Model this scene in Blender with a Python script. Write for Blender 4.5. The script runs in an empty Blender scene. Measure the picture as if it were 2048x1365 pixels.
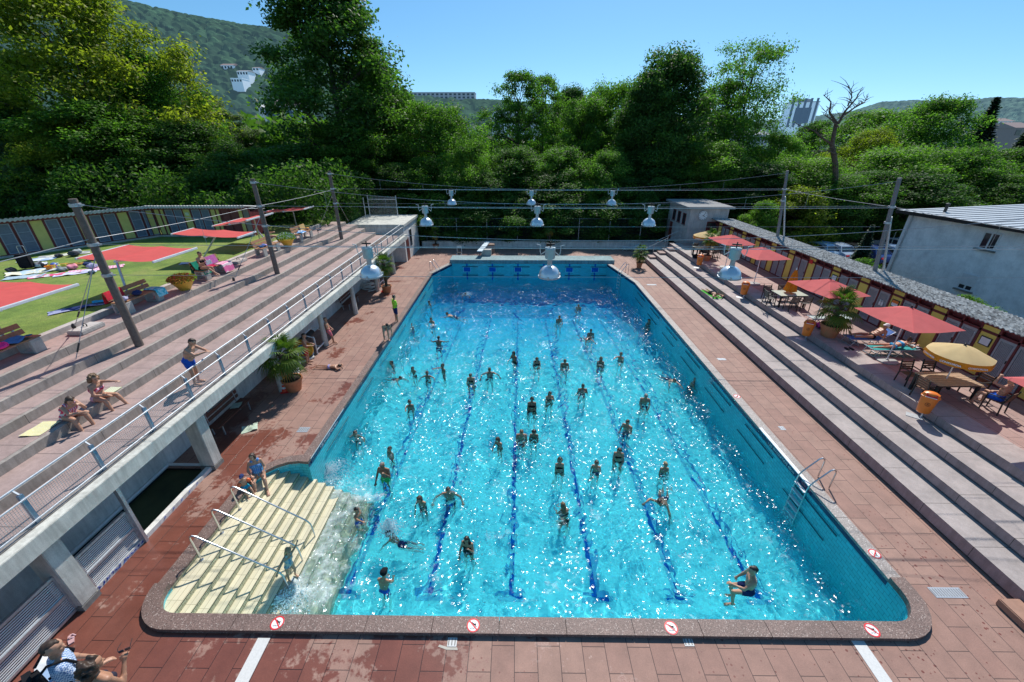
import bpy, bmesh, math, random
import numpy as np
from mathutils import Vector, Matrix, noise
from mathutils.geometry import tessellate_polygon

R = math.radians
PI = math.pi
sc = bpy.context.scene
COL = sc.collection
rnd = random.Random(7)

# ------------------------------------------------------------------ camera
CAM_H = 10.0
PITCH, YAW, FPX = R(26.13), R(0.64), 800.0      # measured on the 2048 px wide photograph
cd = bpy.data.cameras.new('camera'); cam = bpy.data.objects.new('camera', cd); COL.objects.link(cam)
cd.sensor_width = 36.0; cd.lens = 36.0 * FPX / 2048.0
cd.clip_start = 0.05; cd.clip_end = 12000
cam.location = (0, 0, CAM_H); cam.rotation_euler = (R(90) - PITCH, 0, YAW)
sc.camera = cam
_f = Vector((-math.sin(YAW) * math.cos(PITCH), math.cos(YAW) * math.cos(PITCH), -math.sin(PITCH)))
_r = Vector((math.cos(YAW), math.sin(YAW), 0)); _u = _r.cross(_f); _C = Vector((0, 0, CAM_H))
def _ray(px, py): return _f + _r * ((px - 1024) / FPX) - _u * ((py - 682.5) / FPX)
def at(px, py, z=0.0):                       # survey helper: where a photo point meets the level z
    d = _ray(px, py); return _C + d * ((z - CAM_H) / d.z)
def aty(px, py, y):
    d = _ray(px, py); return _C + d * (y / d.y)
def atx(px, py, x):
    d = _ray(px, py); return _C + d * (x / d.x)

# ------------------------------------------------------------------ light
SUN_EL, SUN_AZ = R(50), R(16)
sun_dir = Vector((math.sin(SUN_AZ) * math.cos(SUN_EL), math.cos(SUN_AZ) * math.cos(SUN_EL), math.sin(SUN_EL)))
L = bpy.data.lights.new('sun', 'SUN'); L.energy = 5.0; L.angle = R(0.53); L.color = (1.0, 0.955, 0.89)
so = bpy.data.objects.new('sun', L); COL.objects.link(so)
so.rotation_euler = (-sun_dir).to_track_quat('-Z', 'Y').to_euler(); so.location = (20, 60, 80)
L.cycles.is_caustics_light = True
W = bpy.data.worlds.new('World'); sc.world = W; W.use_nodes = True
wn = W.node_tree; sky = wn.nodes.new('ShaderNodeTexSky'); sky.sky_type = 'NISHITA'; sky.sun_disc = False
sky.sun_elevation = SUN_EL; sky.sun_rotation = SUN_AZ; sky.altitude = 0; sky.air_density = 1.0; sky.dust_density = 0.15; sky.ozone_density = 2.5
tcw = wn.nodes.new('ShaderNodeTexCoord'); mpw = wn.nodes.new('ShaderNodeMapping'); mpw.inputs['Scale'].default_value = (1, 1, 1.25); mpw.inputs['Location'].default_value = (0, 0, .075)
vnw = wn.nodes.new('ShaderNodeVectorMath'); vnw.operation = 'NORMALIZE'; wn.links.new(tcw.outputs['Generated'], mpw.inputs[0]); wn.links.new(mpw.outputs[0], vnw.inputs[0]); wn.links.new(vnw.outputs[0], sky.inputs[0])   # a clear deep sky down to the hills
hsv = wn.nodes.new('ShaderNodeHueSaturation'); hsv.inputs['Saturation'].default_value = 1.22; hsv.inputs['Hue'].default_value = .488
wn.links.new(sky.outputs[0], hsv.inputs['Color']); wn.links.new(hsv.outputs[0], wn.nodes['Background'].inputs[0])
wn.nodes['Background'].inputs[1].default_value = 0.15
sc.view_settings.view_transform = 'Standard'; sc.view_settings.look = 'None'; sc.view_settings.exposure = 0
sc.render.engine = 'CYCLES'
sc.cycles.use_denoising = True
sc.cycles.max_bounces = 8; sc.cycles.transparent_max_bounces = 12
sc.cycles.sample_clamp_indirect = 6

# ------------------------------------------------------------------ materials
class NT:
    def __init__(s, name):
        s.m = bpy.data.materials.new(name); s.m.use_nodes = True; s.t = s.m.node_tree
        s.b = s.t.nodes['Principled BSDF']; s.out = s.t.nodes['Material Output']
    def n(s, typ, **kw):
        nd = s.t.nodes.new(typ)
        for k, v in kw.items():
            if k.startswith('_'): setattr(nd, k[1:], v)
            else:
                key = k.replace('__', ' ')
                nd.inputs[int(key[1:]) if key[0] == 'i' and key[1:].isdigit() else key].default_value = v
        return nd
    def l(s, a, b): s.t.links.new(a, b)
    def pos(s, scale=(1, 1, 1), rot=(0, 0, 0), obj=False):
        if obj: g = s.n('ShaderNodeTexCoord').outputs['Object']
        else: g = s.n('ShaderNodeNewGeometry').outputs['Position']
        mp = s.n('ShaderNodeMapping'); mp.inputs['Scale'].default_value = scale; mp.inputs['Rotation'].default_value = rot
        s.l(g, mp.inputs[0]); return mp.outputs[0]
    def noise(s, vec, scale, detail=4, rough=.6):
        nd = s.n('ShaderNodeTexNoise', Scale=scale, Detail=detail, Roughness=rough); s.l(vec, nd.inputs['Vector']); return nd.outputs['Fac']
    def ramp(s, fac, stops):
        nd = s.n('ShaderNodeValToRGB'); cr = nd.color_ramp
        while len(cr.elements) < len(stops): cr.elements.new(.5)
        for e, (p, c) in zip(cr.elements, stops): e.position = p; e.color = (*c, 1) if len(c) == 3 else c
        s.l(fac, nd.inputs[0]); return nd.outputs[0]
    def mix(s, fac, a, b, mode='MIX'):
        nd = s.n('ShaderNodeMix', _data_type='RGBA', _blend_type=mode)
        for sock, v in ((nd.inputs[0], fac), (nd.inputs[6], a), (nd.inputs[7], b)):
            if isinstance(v, (int, float)): sock.default_value = v
            elif isinstance(v, tuple): sock.default_value = (*v, 1) if len(v) == 3 else v
            else: s.l(v, sock)
        return nd.outputs[2]
    def math(s, op, a, b=0.0):
        nd = s.n('ShaderNodeMath', _operation=op)
        for sock, v in ((nd.inputs[0], a), (nd.inputs[1], b)):
            if isinstance(v, (int, float)): sock.default_value = v
            else: s.l(v, sock)
        return nd.outputs[0]
    def bump(s, h, strength=.3, dist=.02):
        nd = s.n('ShaderNodeBump', Strength=strength, Distance=dist); s.l(h, nd.inputs['Height']); s.l(nd.outputs[0], s.b.inputs['Normal']); return nd.outputs[0]
    def col(s, c):
        if isinstance(c, tuple): s.b.inputs['Base Color'].default_value = (*c, 1)
        else: s.l(c, s.b.inputs['Base Color'])
    def set(s, **kw):
        for k, v in kw.items():
            k = k.replace('_', ' ')
            if isinstance(v, (int, float, tuple)): s.b.inputs[k].default_value = v
            else: s.l(v, s.b.inputs[k])

def sc3(c, k): return tuple(min(1, x * k) for x in c)
_mats = {}
def M(name, c, rough=.6, metal=0.0, var=.18, scale=6.0, bump=0.0, obj=False, spec=.5):
    """plain weathered surface: colour with two scales of mottling"""
    if name in _mats: return _mats[name]
    t = NT(name); p = t.pos(obj=obj)
    f = t.noise(p, scale, 5, .65)
    t.col(t.ramp(f, [(.25, sc3(c, 1 - var)), (.75, sc3(c, 1 + var))]))
    t.set(Roughness=rough, Metallic=metal)
    t.b.inputs['Specular IOR Level'].default_value = spec
    if bump: t.bump(t.noise(p, scale * 8, 3), bump, .01)
    _mats[name] = t.m; return t.m
def reg(t): _mats[t.m.name] = t.m; return t.m

# paving: reddish concrete slabs with joints, wet patches near the pool
def paving(name, c1, c2, joint, wet=True, bw=1.0, bh=.5, rotz=PI / 2, wetspec=None):
    t = NT(name); p = t.pos(rot=(0, 0, rotz))
    br = t.n('ShaderNodeTexBrick', Scale=1.0, Mortar__Size=.008, Brick__Width=bw, Row__Height=bh, Bias=0.0)
    br.offset = .5; br.inputs['Mortar Smooth'].default_value = .1
    br.inputs['Color1'].default_value = (*c1, 1); br.inputs['Color2'].default_value = (*c2, 1); br.inputs['Mortar'].default_value = (*joint, 1)
    t.l(p, br.inputs['Vector'])
    g = t.pos()
    f = t.noise(g, 1.7, 6, .7); f2 = t.noise(g, 40, 3, .7)
    c = t.mix(.55, br.outputs['Color'], t.ramp(f, [(.3, (.62, .62, .62)), (.7, (1.25, 1.22, 1.2))]), 'MULTIPLY')
    c = t.mix(.35, c, t.ramp(f2, [(.3, (.6, .6, .6)), (.7, (1.3, 1.3, 1.3))]), 'MULTIPLY')
    rough = .72
    if wet:
        # wetness: broad puddled zones by the near end and the steps, drips along the edge
        sep = t.n('ShaderNodeSeparateXYZ'); t.l(t.n('ShaderNodeNewGeometry').outputs['Position'], sep.inputs[0])
        mx = t.n('ShaderNodeMapRange'); t.l(sep.outputs[0], mx.inputs[0]); [mx.inputs[i].__setattr__('default_value', v) for i, v in ((1, -11.5), (2, 8.0), (3, .34), (4, -.10))]
        my = t.n('ShaderNodeMapRange'); t.l(sep.outputs[1], my.inputs[0]); [my.inputs[i].__setattr__('default_value', v) for i, v in ((1, 4.0), (2, 16.0), (3, .0), (4, -.30))]
        wn_ = t.noise(g, .55, 3, .5); wd = t.noise(g, 6.5, 3, .6)
        s = t.math('ADD', t.math('ADD', mx.outputs[0], my.outputs[0]), t.math('ADD', t.math('MULTIPLY', wn_, .9), t.math('MULTIPLY', wd, .32)))
        wet_f = t.ramp(s, [(.705, (0, 0, 0)), (.755, (1, 1, 1))])
        vo = t.n('ShaderNodeTexVoronoi', Scale=7.0, Randomness=1.0); t.l(g, vo.inputs['Vector'])
        drops = t.ramp(t.math('ADD', vo.outputs['Distance'], t.math('MULTIPLY', t.noise(g, .5, 2), .5)), [(.36, (1, 1, 1)), (.40, (0, 0, 0))])
        wf = t.mix(1.0, wet_f, drops, 'LIGHTEN')
        c = t.mix(wf, c, t.mix(1.0, c, (.60, .36, .32), 'MULTIPLY'))
        rr = t.n('ShaderNodeMapRange'); t.l(wf, rr.inputs[0]); rr.inputs[3].default_value = .74; rr.inputs[4].default_value = .30
        t.l(rr.outputs[0], t.b.inputs['Roughness'])
    else: t.set(Roughness=rough)
    t.col(c)
    t.bump(t.math('SUBTRACT', t.math('MULTIPLY', f2, .25), t.math('MULTIPLY', br.outputs['Fac'], 1.0)), .35, .012)
    return reg(t)
m_deck = paving('red_paving', (.345, .208, .162), (.305, .172, .135), (.08, .05, .044))
m_terr_pave = paving('terrace_paving', (.39, .265, .235), (.355, .235, .205), (.10, .075, .07), wet=False)

def aggregate(name, c, fleck, sc_=55):
    t = NT(name); g = t.pos(obj=True)
    v = t.n('ShaderNodeTexVoronoi', Scale=sc_, Randomness=1.0); t.l(g, v.inputs['Vector'])
    cc = t.ramp(v.outputs['Color'], [(.0, sc3(c, .55)), (.55, c), (.80, sc3(c, 1.3)), (.93, fleck)])
    c2 = t.mix(.6, cc, t.ramp(t.noise(g, 1.2, 5, .7), [(.3, (.62, .6, .6)), (.7, (1.2, 1.2, 1.2))]), 'MULTIPLY')
    t.col(c2); t.set(Roughness=.55); t.bump(v.outputs['Distance'], .4, .01); return reg(t)
m_coping_wet = aggregate('coping_aggregate', (.19, .125, .105), (.46, .39, .35))
m_coping = aggregate('coping_aggregate_dry', (.34, .30, .275), (.75, .72, .68))

def concrete(name, c, streak=.4, joint=0, rough=.8):
    t = NT(name); g = t.pos()
    f = t.noise(g, 1.3, 6, .7); f2 = t.noise(t.pos(scale=(6, 6, .7)), 1.5, 4, .6); f3 = t.noise(g, 60, 3, .7)
    cc = t.mix(.7, c, t.ramp(f, [(.28, (.62, .62, .62)), (.72, (1.28, 1.27, 1.25))]), 'MULTIPLY')
    cc = t.mix(streak, cc, t.ramp(f2, [(.35, (.55, .54, .52)), (.6, (1.15, 1.15, 1.15))]), 'MULTIPLY')
    cc = t.mix(.4, cc, t.ramp(f3, [(.3, (.6, .6, .6)), (.7, (1.35, 1.35, 1.35))]), 'MULTIPLY')
    if joint:
        sep = t.n('ShaderNodeSeparateXYZ'); t.l(g, sep.inputs[0])
        fr = t.math('FRACT', t.math('DIVIDE', sep.outputs[1], joint))
        jm = t.math('LESS_THAN', fr, .014 / joint * 1.0)
        cc = t.mix(jm, cc, (.06, .055, .05))
    t.col(cc); t.set(Roughness=rough); t.bump(f3, .25, .01); return reg(t)
m_step_grey = concrete('step_concrete', (.36, .32, .285), .45, 2.9)
m_step_right = concrete('terrace_slab', (.39, .34, .322), .15, 1.45)
m_riser_right = concrete('terrace_riser', (.36, .265, .265), .35, 1.45)
m_pink = concrete('pink_tread', (.385, .28, .255), .2, 1.95)
m_beam = concrete('pale_concrete', (.60, .60, .545), .4)
m_white_wall = concrete('white_plaster', (.72, .71, .68), .3)
m_bench_conc = concrete('bench_concrete', (.48, .46, .43), .3)
m_dark_conc = concrete('grey_concrete', (.24, .235, .22), .4)
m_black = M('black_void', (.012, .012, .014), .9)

def tiles(name, c, joint, w=.25, h=.125, vertical=True, rough=.18, var=.08, ax='y'):
    t = NT(name); sep = t.n('ShaderNodeSeparateXYZ'); g = t.n('ShaderNodeNewGeometry').outputs['Position']; t.l(g, sep.inputs[0])
    cmb = t.n('ShaderNodeCombineXYZ')
    if vertical:
        t.l(t.math('ADD', sep.outputs[0], sep.outputs[1]), cmb.inputs[0]); t.l(sep.outputs[2], cmb.inputs[1])
    else:
        t.l(sep.outputs[1], cmb.inputs[0]); t.l(sep.outputs[0], cmb.inputs[1])
    br = t.n('ShaderNodeTexBrick', Scale=1.0, Mortar__Size=.006, Brick__Width=w, Row__Height=h, Bias=0.0); br.offset = .5 if vertical else 0
    br.inputs['Color1'].default_value = (*sc3(c, 1 - var), 1); br.inputs['Color2'].default_value = (*sc3(c, 1 + var), 1); br.inputs['Mortar'].default_value = (*joint, 1)
    t.l(cmb.outputs[0], br.inputs['Vector'])
    f = t.noise(t.pos(), .8, 4); cc = t.mix(.4, br.outputs['Color'], t.ramp(f, [(.3, (.7, .75, .78)), (.7, (1.15, 1.12, 1.1))]), 'MULTIPLY')
    t.col(cc); t.set(Roughness=rough); return reg(t)
m_pool_wall = tiles('pool_wall_tile', (.07, .55, .62), (.02, .22, .28))
m_pool_floor = tiles('pool_floor_tile', (.17, .80, .93), (.14, .68, .80), .2, .2, False)
m_lane = tiles('lane_tile', (.0, .13, .50), (.004, .15, .54), .2, .1, False, .9); m_lane.node_tree.nodes['Principled BSDF'].inputs['Specular IOR Level'].default_value = 0
m_step_tile = tiles('yellow_step_tile', (.70, .63, .44), (.38, .34, .22), .5, .14, False, .35)
m_step_riser = tiles('step_riser_tile', (.52, .49, .32), (.18, .17, .10), .14, .14, True, .35)
m_navy = M('navy_tile', (.012, .022, .09), .25)

def grass_mat():
    t = NT('lawn_grass'); g = t.pos()
    f = t.noise(g, .45, 5, .65); f2 = t.noise(t.pos(scale=(1, 1, 1)), 18, 4, .7); f3 = t.noise(g, 3.0, 4, .6)
    c = t.ramp(f, [(.28, (.11, .19, .03)), (.5, (.175, .265, .045)), (.72, (.28, .30, .085))])
    c = t.mix(.6, c, t.ramp(f3, [(.3, (.6, .65, .6)), (.7, (1.35, 1.25, 1.2))]), 'MULTIPLY')
    c = t.mix(.5, c, t.ramp(f2, [(.3, (.5, .5, .5)), (.7, (1.5, 1.45, 1.3))]), 'MULTIPLY')
    t.col(c); t.set(Roughness=.9); t.bump(f2, .8, .05); return reg(t)
m_grass = grass_mat()
m_ground = M('ground_soil', (.05, .065, .025), .95, var=.5, scale=.6, bump=.4)
m_asphalt = M('asphalt', (.06, .06, .062), .9, var=.25, scale=3)

m_steel = M('stainless_steel', (.62, .63, .64), .28, 1.0, var=.1, scale=8)
m_galv = M('galvanised_steel', (.50, .53, .56), .45, .7, var=.22, scale=14)
m_rail_blue = M('rail_blue_grey', (.20, .27, .36), .4, .5, var=.15)
m_white_metal = M('white_metal', (.75, .76, .77), .4, 0, var=.08)
m_dark_metal = M('dark_metal', (.035, .034, .033), .45, .3, var=.2)
m_zinc = M('zinc_lamp', (.66, .72, .78), .33, .55, var=.1, scale=7, obj=True)
m_wood_pole = M('grey_wood_pole', (.16, .125, .105), .85, var=.3, scale=9, bump=.4)
m_wood = M('bench_wood', (.36, .185, .095), .6, var=.3, scale=14, bump=.2)
m_wood_dark = M('bench_wood_dark', (.15, .06, .04), .6, var=.3, scale=14, bump=.2)
m_maroon = M('maroon_wood', (.15, .025, .03), .55, var=.25)
m_yellow_panel = M('yellow_panel', (.78, .62, .13), .6, var=.12, scale=3)
m_yellow_old = M('faded_yellow_panel', (.55, .50, .16), .6, var=.12, scale=3)
m_door_grey = M('door_grey', (.36, .375, .40), .5, var=.12)
m_door_slot = M('door_slot', (.13, .14, .16), .6, var=.1)
m_door_blue = M('door_blue', (.115, .15, .225), .5, var=.18)
m_door_frame = M('door_frame_blue', (.24, .29, .38), .5, var=.1)
m_orange = M('orange_plastic', (.83, .21, .025), .38, var=.07, obj=True)
m_bin_red = M('bin_flap_red', (.75, .035, .02), .35, var=.05)
m_terracotta = M('terracotta', (.50, .19, .085), .75, var=.18, scale=5, obj=True)
m_soil = M('potting_soil', (.035, .026, .02), .95)
m_pot_yellow = M('yellow_bowl', (.72, .42, .05), .5, var=.1)
m_towel_w = M('white_towel', (.75, .74, .72), .95)
m_white = M('white_paint', (.8, .8, .8), .5, var=.05)
m_red = M('signal_red', (.70, .02, .025), .45, var=.06)
m_glass = M('window_dark_glass', (.03, .035, .045), .08, 0, var=.2, spec=.8)
m_rope = M('white_rope', (.62, .62, .58), .8, var=.2)
m_wire = M('wire_cable', (.42, .43, .44), .5, .4)
m_cable = M('white_cable', (.62, .63, .62), .5)

def fabric(name, c, trans=.35, weave=0):
    if name in _mats: return _mats[name]
    t = NT(name); t.col(t.mix(.35, c, t.ramp(t.noise(t.pos(obj=True), 3, 4), [(.3, (.75, .75, .75)), (.7, (1.2, 1.2, 1.2))]), 'MULTIPLY'))
    t.set(Roughness=.85)
    t.b.inputs['Specular IOR Level'].default_value = .2
    tr = t.n('ShaderNodeBsdfTranslucent'); tr.inputs[0].default_value = (*c, 1)
    mx = t.n('ShaderNodeMixShader'); mx.inputs[0].default_value = trans
    t.l(t.b.outputs[0], mx.inputs[1]); t.l(tr.outputs[0], mx.inputs[2]); t.l(mx.outputs[0], t.out.inputs[0]); return reg(t)
m_awning = fabric('red_canvas', (.84, .15, .14), .38)
m_umb_red = fabric('red_parasol_canvas', (.90, .225, .215), .45)
m_umb_yel = fabric('yellow_parasol_canvas', (.86, .66, .34), .4)
m_umb_or = fabric('orange_parasol_canvas', (.80, .30, .03), .3)

def cloth(name, c, c2=None, kind='plain', s=8):
    if name in _mats: return _mats[name]
    t = NT(name); p = t.pos(obj=True)
    if kind == 'stripe':
        w = t.n('ShaderNodeTexWave', Scale=s); t.l(p, w.inputs['Vector']); w.inputs['Distortion'].default_value = 2.0
        cc = t.ramp(w.outputs['Fac'], [(.45, c), (.55, c2)])
    elif kind == 'spot':
        v = t.n('ShaderNodeTexVoronoi', Scale=s); t.l(p, v.inputs['Vector']); cc = t.ramp(v.outputs['Color'], [(.4, c), (.55, c2)])
    elif kind == 'check':
        v = t.n('ShaderNodeTexChecker', Scale=s); t.l(p, v.inputs['Vector']); v.inputs[1].default_value = (*c, 1); v.inputs[2].default_value = (*c2, 1); cc = v.outputs[0]
    else: cc = t.ramp(t.noise(p, s, 4), [(.3, sc3(c, .75)), (.7, sc3(c, 1.2))])
    t.col(cc); t.set(Roughness=.9); t.b.inputs['Specular IOR Level'].default_value = .2
    t.bump(t.noise(p, 25, 3), .3, .02); return reg(t)

def skin_mat(name, c):
    t = NT(name)
    a = t.n('ShaderNodeVertexColor', _layer_name='Col')
    f = t.noise(t.pos(obj=True), 9, 4)
    t.col(t.mix(1.0, t.mix(.5, c, t.ramp(f, [(.3, (.8, .76, .74)), (.7, (1.15, 1.12, 1.1))]), 'MULTIPLY'), a.outputs[0], 'MULTIPLY'))
    t.set(Roughness=.5); t.b.inputs['Subsurface Weight'].default_value = .0; return reg(t)
m_skin = [skin_mat('skin_light', (.55, .325, .225)), skin_mat('skin_tan', (.42, .215, .13)), skin_mat('skin_warm', (.50, .27, .175)), skin_mat('skin_brown', (.25, .125, .075))]
m_hair = {'brown': M('hair_brown', (.045, .025, .015), .55, var=.35, scale=30), 'black': M('hair_black', (.012, .010, .010), .5, var=.3, scale=30),
          'blond': M('hair_blond', (.34, .235, .12), .6, var=.35, scale=30), 'grey': M('hair_grey', (.25, .23, .215), .6, var=.3, scale=30),
          'dkblond': M('hair_dark_blond', (.15, .09, .045), .6, var=.35, scale=30)}

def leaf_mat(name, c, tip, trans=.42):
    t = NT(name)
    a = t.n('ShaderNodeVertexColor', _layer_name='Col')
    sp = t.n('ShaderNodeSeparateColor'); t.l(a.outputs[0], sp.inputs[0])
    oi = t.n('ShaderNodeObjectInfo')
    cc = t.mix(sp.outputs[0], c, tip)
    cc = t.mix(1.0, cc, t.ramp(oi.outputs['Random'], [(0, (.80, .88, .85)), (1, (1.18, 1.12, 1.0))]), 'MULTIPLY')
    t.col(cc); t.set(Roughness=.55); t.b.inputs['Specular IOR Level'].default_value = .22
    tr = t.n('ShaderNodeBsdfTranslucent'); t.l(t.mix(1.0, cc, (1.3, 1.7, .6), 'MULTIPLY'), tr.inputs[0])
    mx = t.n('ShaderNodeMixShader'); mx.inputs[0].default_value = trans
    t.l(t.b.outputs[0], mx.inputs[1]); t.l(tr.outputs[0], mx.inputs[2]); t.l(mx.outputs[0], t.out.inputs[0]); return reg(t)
m_bark = M('tree_bark', (.075, .06, .048), .9, var=.35, scale=4, bump=.6, obj=True)
m_bark_dead = M('dead_bark', (.13, .085, .06), .9, var=.3, scale=4, bump=.5, obj=True)
m_leaf = {'mid': leaf_mat('leaf_green', (.052, .108, .020), (.16, .30, .052), .5),
          'yellow': leaf_mat('leaf_yellow_green', (.13, .165, .022), (.34, .345, .052), .55),
          'dark': leaf_mat('leaf_dark_green', (.036, .084, .022), (.12, .225, .045), .46),
          'grey': leaf_mat('leaf_grey_green', (.07, .105, .055), (.20, .26, .15), .38),
          'fresh': leaf_mat('leaf_fresh_green', (.085, .155, .026), (.23, .385, .07), .5),
          'conifer': leaf_mat('needle_green', (.022, .048, .030), (.06, .105, .062), .25),
          'palm': leaf_mat('palm_frond', (.045, .10, .018), (.16, .23, .04), .3),
          'dry': leaf_mat('dry_leaf', (.22, .13, .03), (.36, .22, .05), .3)}
# ------------------------------------------------------------------ mesh helpers
class MB:
    def __init__(s): s.v = []; s.f = []; s.mi = []; s.cur = 0
    def add(s, vs, fs):
        o = len(s.v); s.v += [tuple(v) for v in vs]
        for f in fs: s.f.append(tuple(i + o for i in f)); s.mi.append(s.cur)
        return s
    def mat(s, i): s.cur = i; return s
    def box(s, x0, y0, z0, x1, y1, z1):
        return s.add([(x0, y0, z0), (x1, y0, z0), (x1, y1, z0), (x0, y1, z0), (x0, y0, z1), (x1, y0, z1), (x1, y1, z1), (x0, y1, z1)],
                     [(3, 2, 1, 0), (4, 5, 6, 7), (0, 1, 5, 4), (1, 2, 6, 5), (2, 3, 7, 6), (3, 0, 4, 7)])
    def obox(s, c, size, rz=0.0, ry=0.0, rx=0.0):
        m = Matrix.Translation(Vector(c)) @ Matrix.Rotation(rz, 4, 'Z') @ Matrix.Rotation(ry, 4, 'Y') @ Matrix.Rotation(rx, 4, 'X')
        a, b, d = [q / 2 for q in size]
        vs = [m @ Vector(p) for p in ((-a, -b, -d), (a, -b, -d), (a, b, -d), (-a, b, -d), (-a, -b, d), (a, -b, d), (a, b, d), (-a, b, d))]
        return s.add(vs, [(3, 2, 1, 0), (4, 5, 6, 7), (0, 1, 5, 4), (1, 2, 6, 5), (2, 3, 7, 6), (3, 0, 4, 7)])
    def bar(s, p, q, w, h=None, up=(0, 0, 1)):
        p, q = Vector(p), Vector(q); h = h or w; d = (q - p).normalized(); u = Vector(up)
        if abs(d.dot(u)) > .98: u = Vector((1, 0, 0))
        a = d.cross(u).normalized() * (w / 2); b = a.cross(d).normalized() * (h / 2)
        vs = [p - a - b, p + a - b, p + a + b, p - a + b, q - a - b, q + a - b, q + a + b, q - a + b]
        return s.add(vs, [(0, 1, 2, 3), (7, 6, 5, 4), (0, 4, 5, 1), (1, 5, 6, 2), (2, 6, 7, 3), (3, 7, 4, 0)])
    def cyl(s, p, q, r0, r1=None, n=10, cap=True):
        r1 = r0 if r1 is None else r1; return s.tube([p, q], [r0, r1], n, cap)
    def tube(s, pts, r, n=6, cap=True):
        pts = [Vector(p) for p in pts]; rs = r if isinstance(r, (list, tuple)) else [r] * len(pts)
        o = len(s.v); prev = None
        for i, p in enumerate(pts):
            d = (pts[min(i + 1, len(pts) - 1)] - pts[max(i - 1, 0)])
            d = d.normalized() if d.length > 1e-9 else Vector((0, 0, 1))
            if prev is None:
                u = Vector((0, 0, 1)) if abs(d.z) < .9 else Vector((1, 0, 0)); a = d.cross(u).normalized()
            else:
                a = prev - d * prev.dot(d); a = a.normalized() if a.length > 1e-6 else d.orthogonal().normalized()
            prev = a; b = d.cross(a)
            for k in range(n):
                t = 2 * PI * k / n; s.v.append(tuple(p + (a * math.cos(t) + b * math.sin(t)) * rs[i]))
        for i in range(len(pts) - 1):
            for k in range(n):
                k2 = (k + 1) % n; s.f.append((o + i * n + k, o + i * n + k2, o + (i + 1) * n + k2, o + (i + 1) * n + k)); s.mi.append(s.cur)
        if cap:
            s.f.append(tuple(o + k for k in range(n))[::-1]); s.mi.append(s.cur)
            e = o + (len(pts) - 1) * n; s.f.append(tuple(e + k for k in range(n))); s.mi.append(s.cur)
        return s
    def lathe(s, prof, c=(0, 0, 0), n=24, sx=1, sy=1):
        o = len(s.v)
        for r, z in prof:
            for k in range(n):
                t = 2 * PI * k / n; s.v.append((c[0] + r * math.cos(t) * sx, c[1] + r * math.sin(t) * sy, c[2] + z))
        for i in range(len(prof) - 1):
            for k in range(n):
                k2 = (k + 1) % n; s.f.append((o + i * n + k, o + i * n + k2, o + (i + 1) * n + k2, o + (i + 1) * n + k)); s.mi.append(s.cur)
        return s
    def disc(s, c, r, n=20, z=0, up=1):
        o = len(s.v); s.v += [(c[0] + r * math.cos(2 * PI * k / n), c[1] + r * math.sin(2 * PI * k / n), c[2]) for k in range(n)]
        s.f.append(tuple(range(o, o + n))); s.mi.append(s.cur); return s
    def quad(s, *p): return s.add(p, [tuple(range(len(p)))])
    def ball(s, c, r, n=8, m=6, rz=None, ry=None):
        o = len(s.v); rz = rz or r; ry = ry or r
        for j in range(m + 1):
            t = PI * j / m
            for k in range(n):
                a = 2 * PI * k / n; s.v.append((c[0] + r * math.sin(t) * math.cos(a), c[1] + ry * math.sin(t) * math.sin(a), c[2] + rz * math.cos(t)))
        for j in range(m):
            for k in range(n):
                k2 = (k + 1) % n; s.f.append((o + j * n + k, o + (j + 1) * n + k, o + (j + 1) * n + k2, o + j * n + k2)); s.mi.append(s.cur)
        return s
    def prism(s, poly, z0, z1):
        n = len(poly); vs = [(x, y, z0) for x, y in poly] + [(x, y, z1) for x, y in poly]
        fs = [tuple(range(n))[::-1], tuple(range(n, 2 * n))] + [(i, (i + 1) % n, n + (i + 1) % n, n + i) for i in range(n)]
        return s.add(vs, fs)
    def build(s, name, mat, parent=None, smooth=False, bevel=0.0, loc=None, merge=False):
        me = bpy.data.meshes.new(name); me.from_pydata(s.v, [], s.f)
        for m in (mat if isinstance(mat, (list, tuple)) else [mat]): me.materials.append(m)
        if any(s.mi): me.polygons.foreach_set('material_index', s.mi)
        if bevel or merge:
            bm = bmesh.new(); bm.from_mesh(me)
            if merge: bmesh.ops.remove_doubles(bm, verts=bm.verts, dist=1e-4)
            if bevel: bmesh.ops.bevel(bm, geom=[e for e in bm.edges if e.is_manifold and e.calc_face_angle(0) > .6], offset=bevel, segments=2, affect='EDGES', clamp_overlap=True)
            bm.normal_update(); bm.to_mesh(me); bm.free()
        if smooth:
            me.polygons.foreach_set('use_smooth', [True] * len(me.polygons)); me.set_sharp_from_angle(angle=R(40))
        me.update()
        return link(name, me, parent, loc)
def link(name, me, parent=None, loc=None):
    o = bpy.data.objects.new(name, me); COL.objects.link(o)
    if parent is not None: o.parent = parent
    if loc is not None: o.location = loc
    return o
def tag(o, label=None, cat=None, group=None, kind=None):
    if label: o['label'] = label
    if cat: o['category'] = cat
    if group: o['group'] = group
    if kind: o['kind'] = kind
    return o
def thing(name, label, cat, loc=(0, 0, 0), rz=0.0, group=None, scale=None):
    o = bpy.data.objects.new(name, None); COL.objects.link(o); o.location = loc; o.rotation_euler = (0, 0, rz); o.empty_display_size = .2
    if scale: o.scale = (scale,) * 3 if isinstance(scale, (int, float)) else scale
    return tag(o, label, cat, group)
def struct(name, mb, mat, label=None, **kw):
    o = mb.build(name, mat, **kw); o['kind'] = 'structure'
    if label: o['label'] = label
    return o
def dup(o, loc=None, rz=None, label=None, group=None, parent=None, scale=None):
    c = o.copy(); COL.objects.link(c)
    if parent is not None: c.parent = parent
    if loc is not None: c.location = loc
    if rz is not None: c.rotation_euler = (0, 0, rz)
    if scale is not None: c.scale = (scale,) * 3 if isinstance(scale, (int, float)) else scale
    if label: c['label'] = label
    if group: c['group'] = group
    for ch in o.children: dup(ch, parent=c)
    return c
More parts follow.
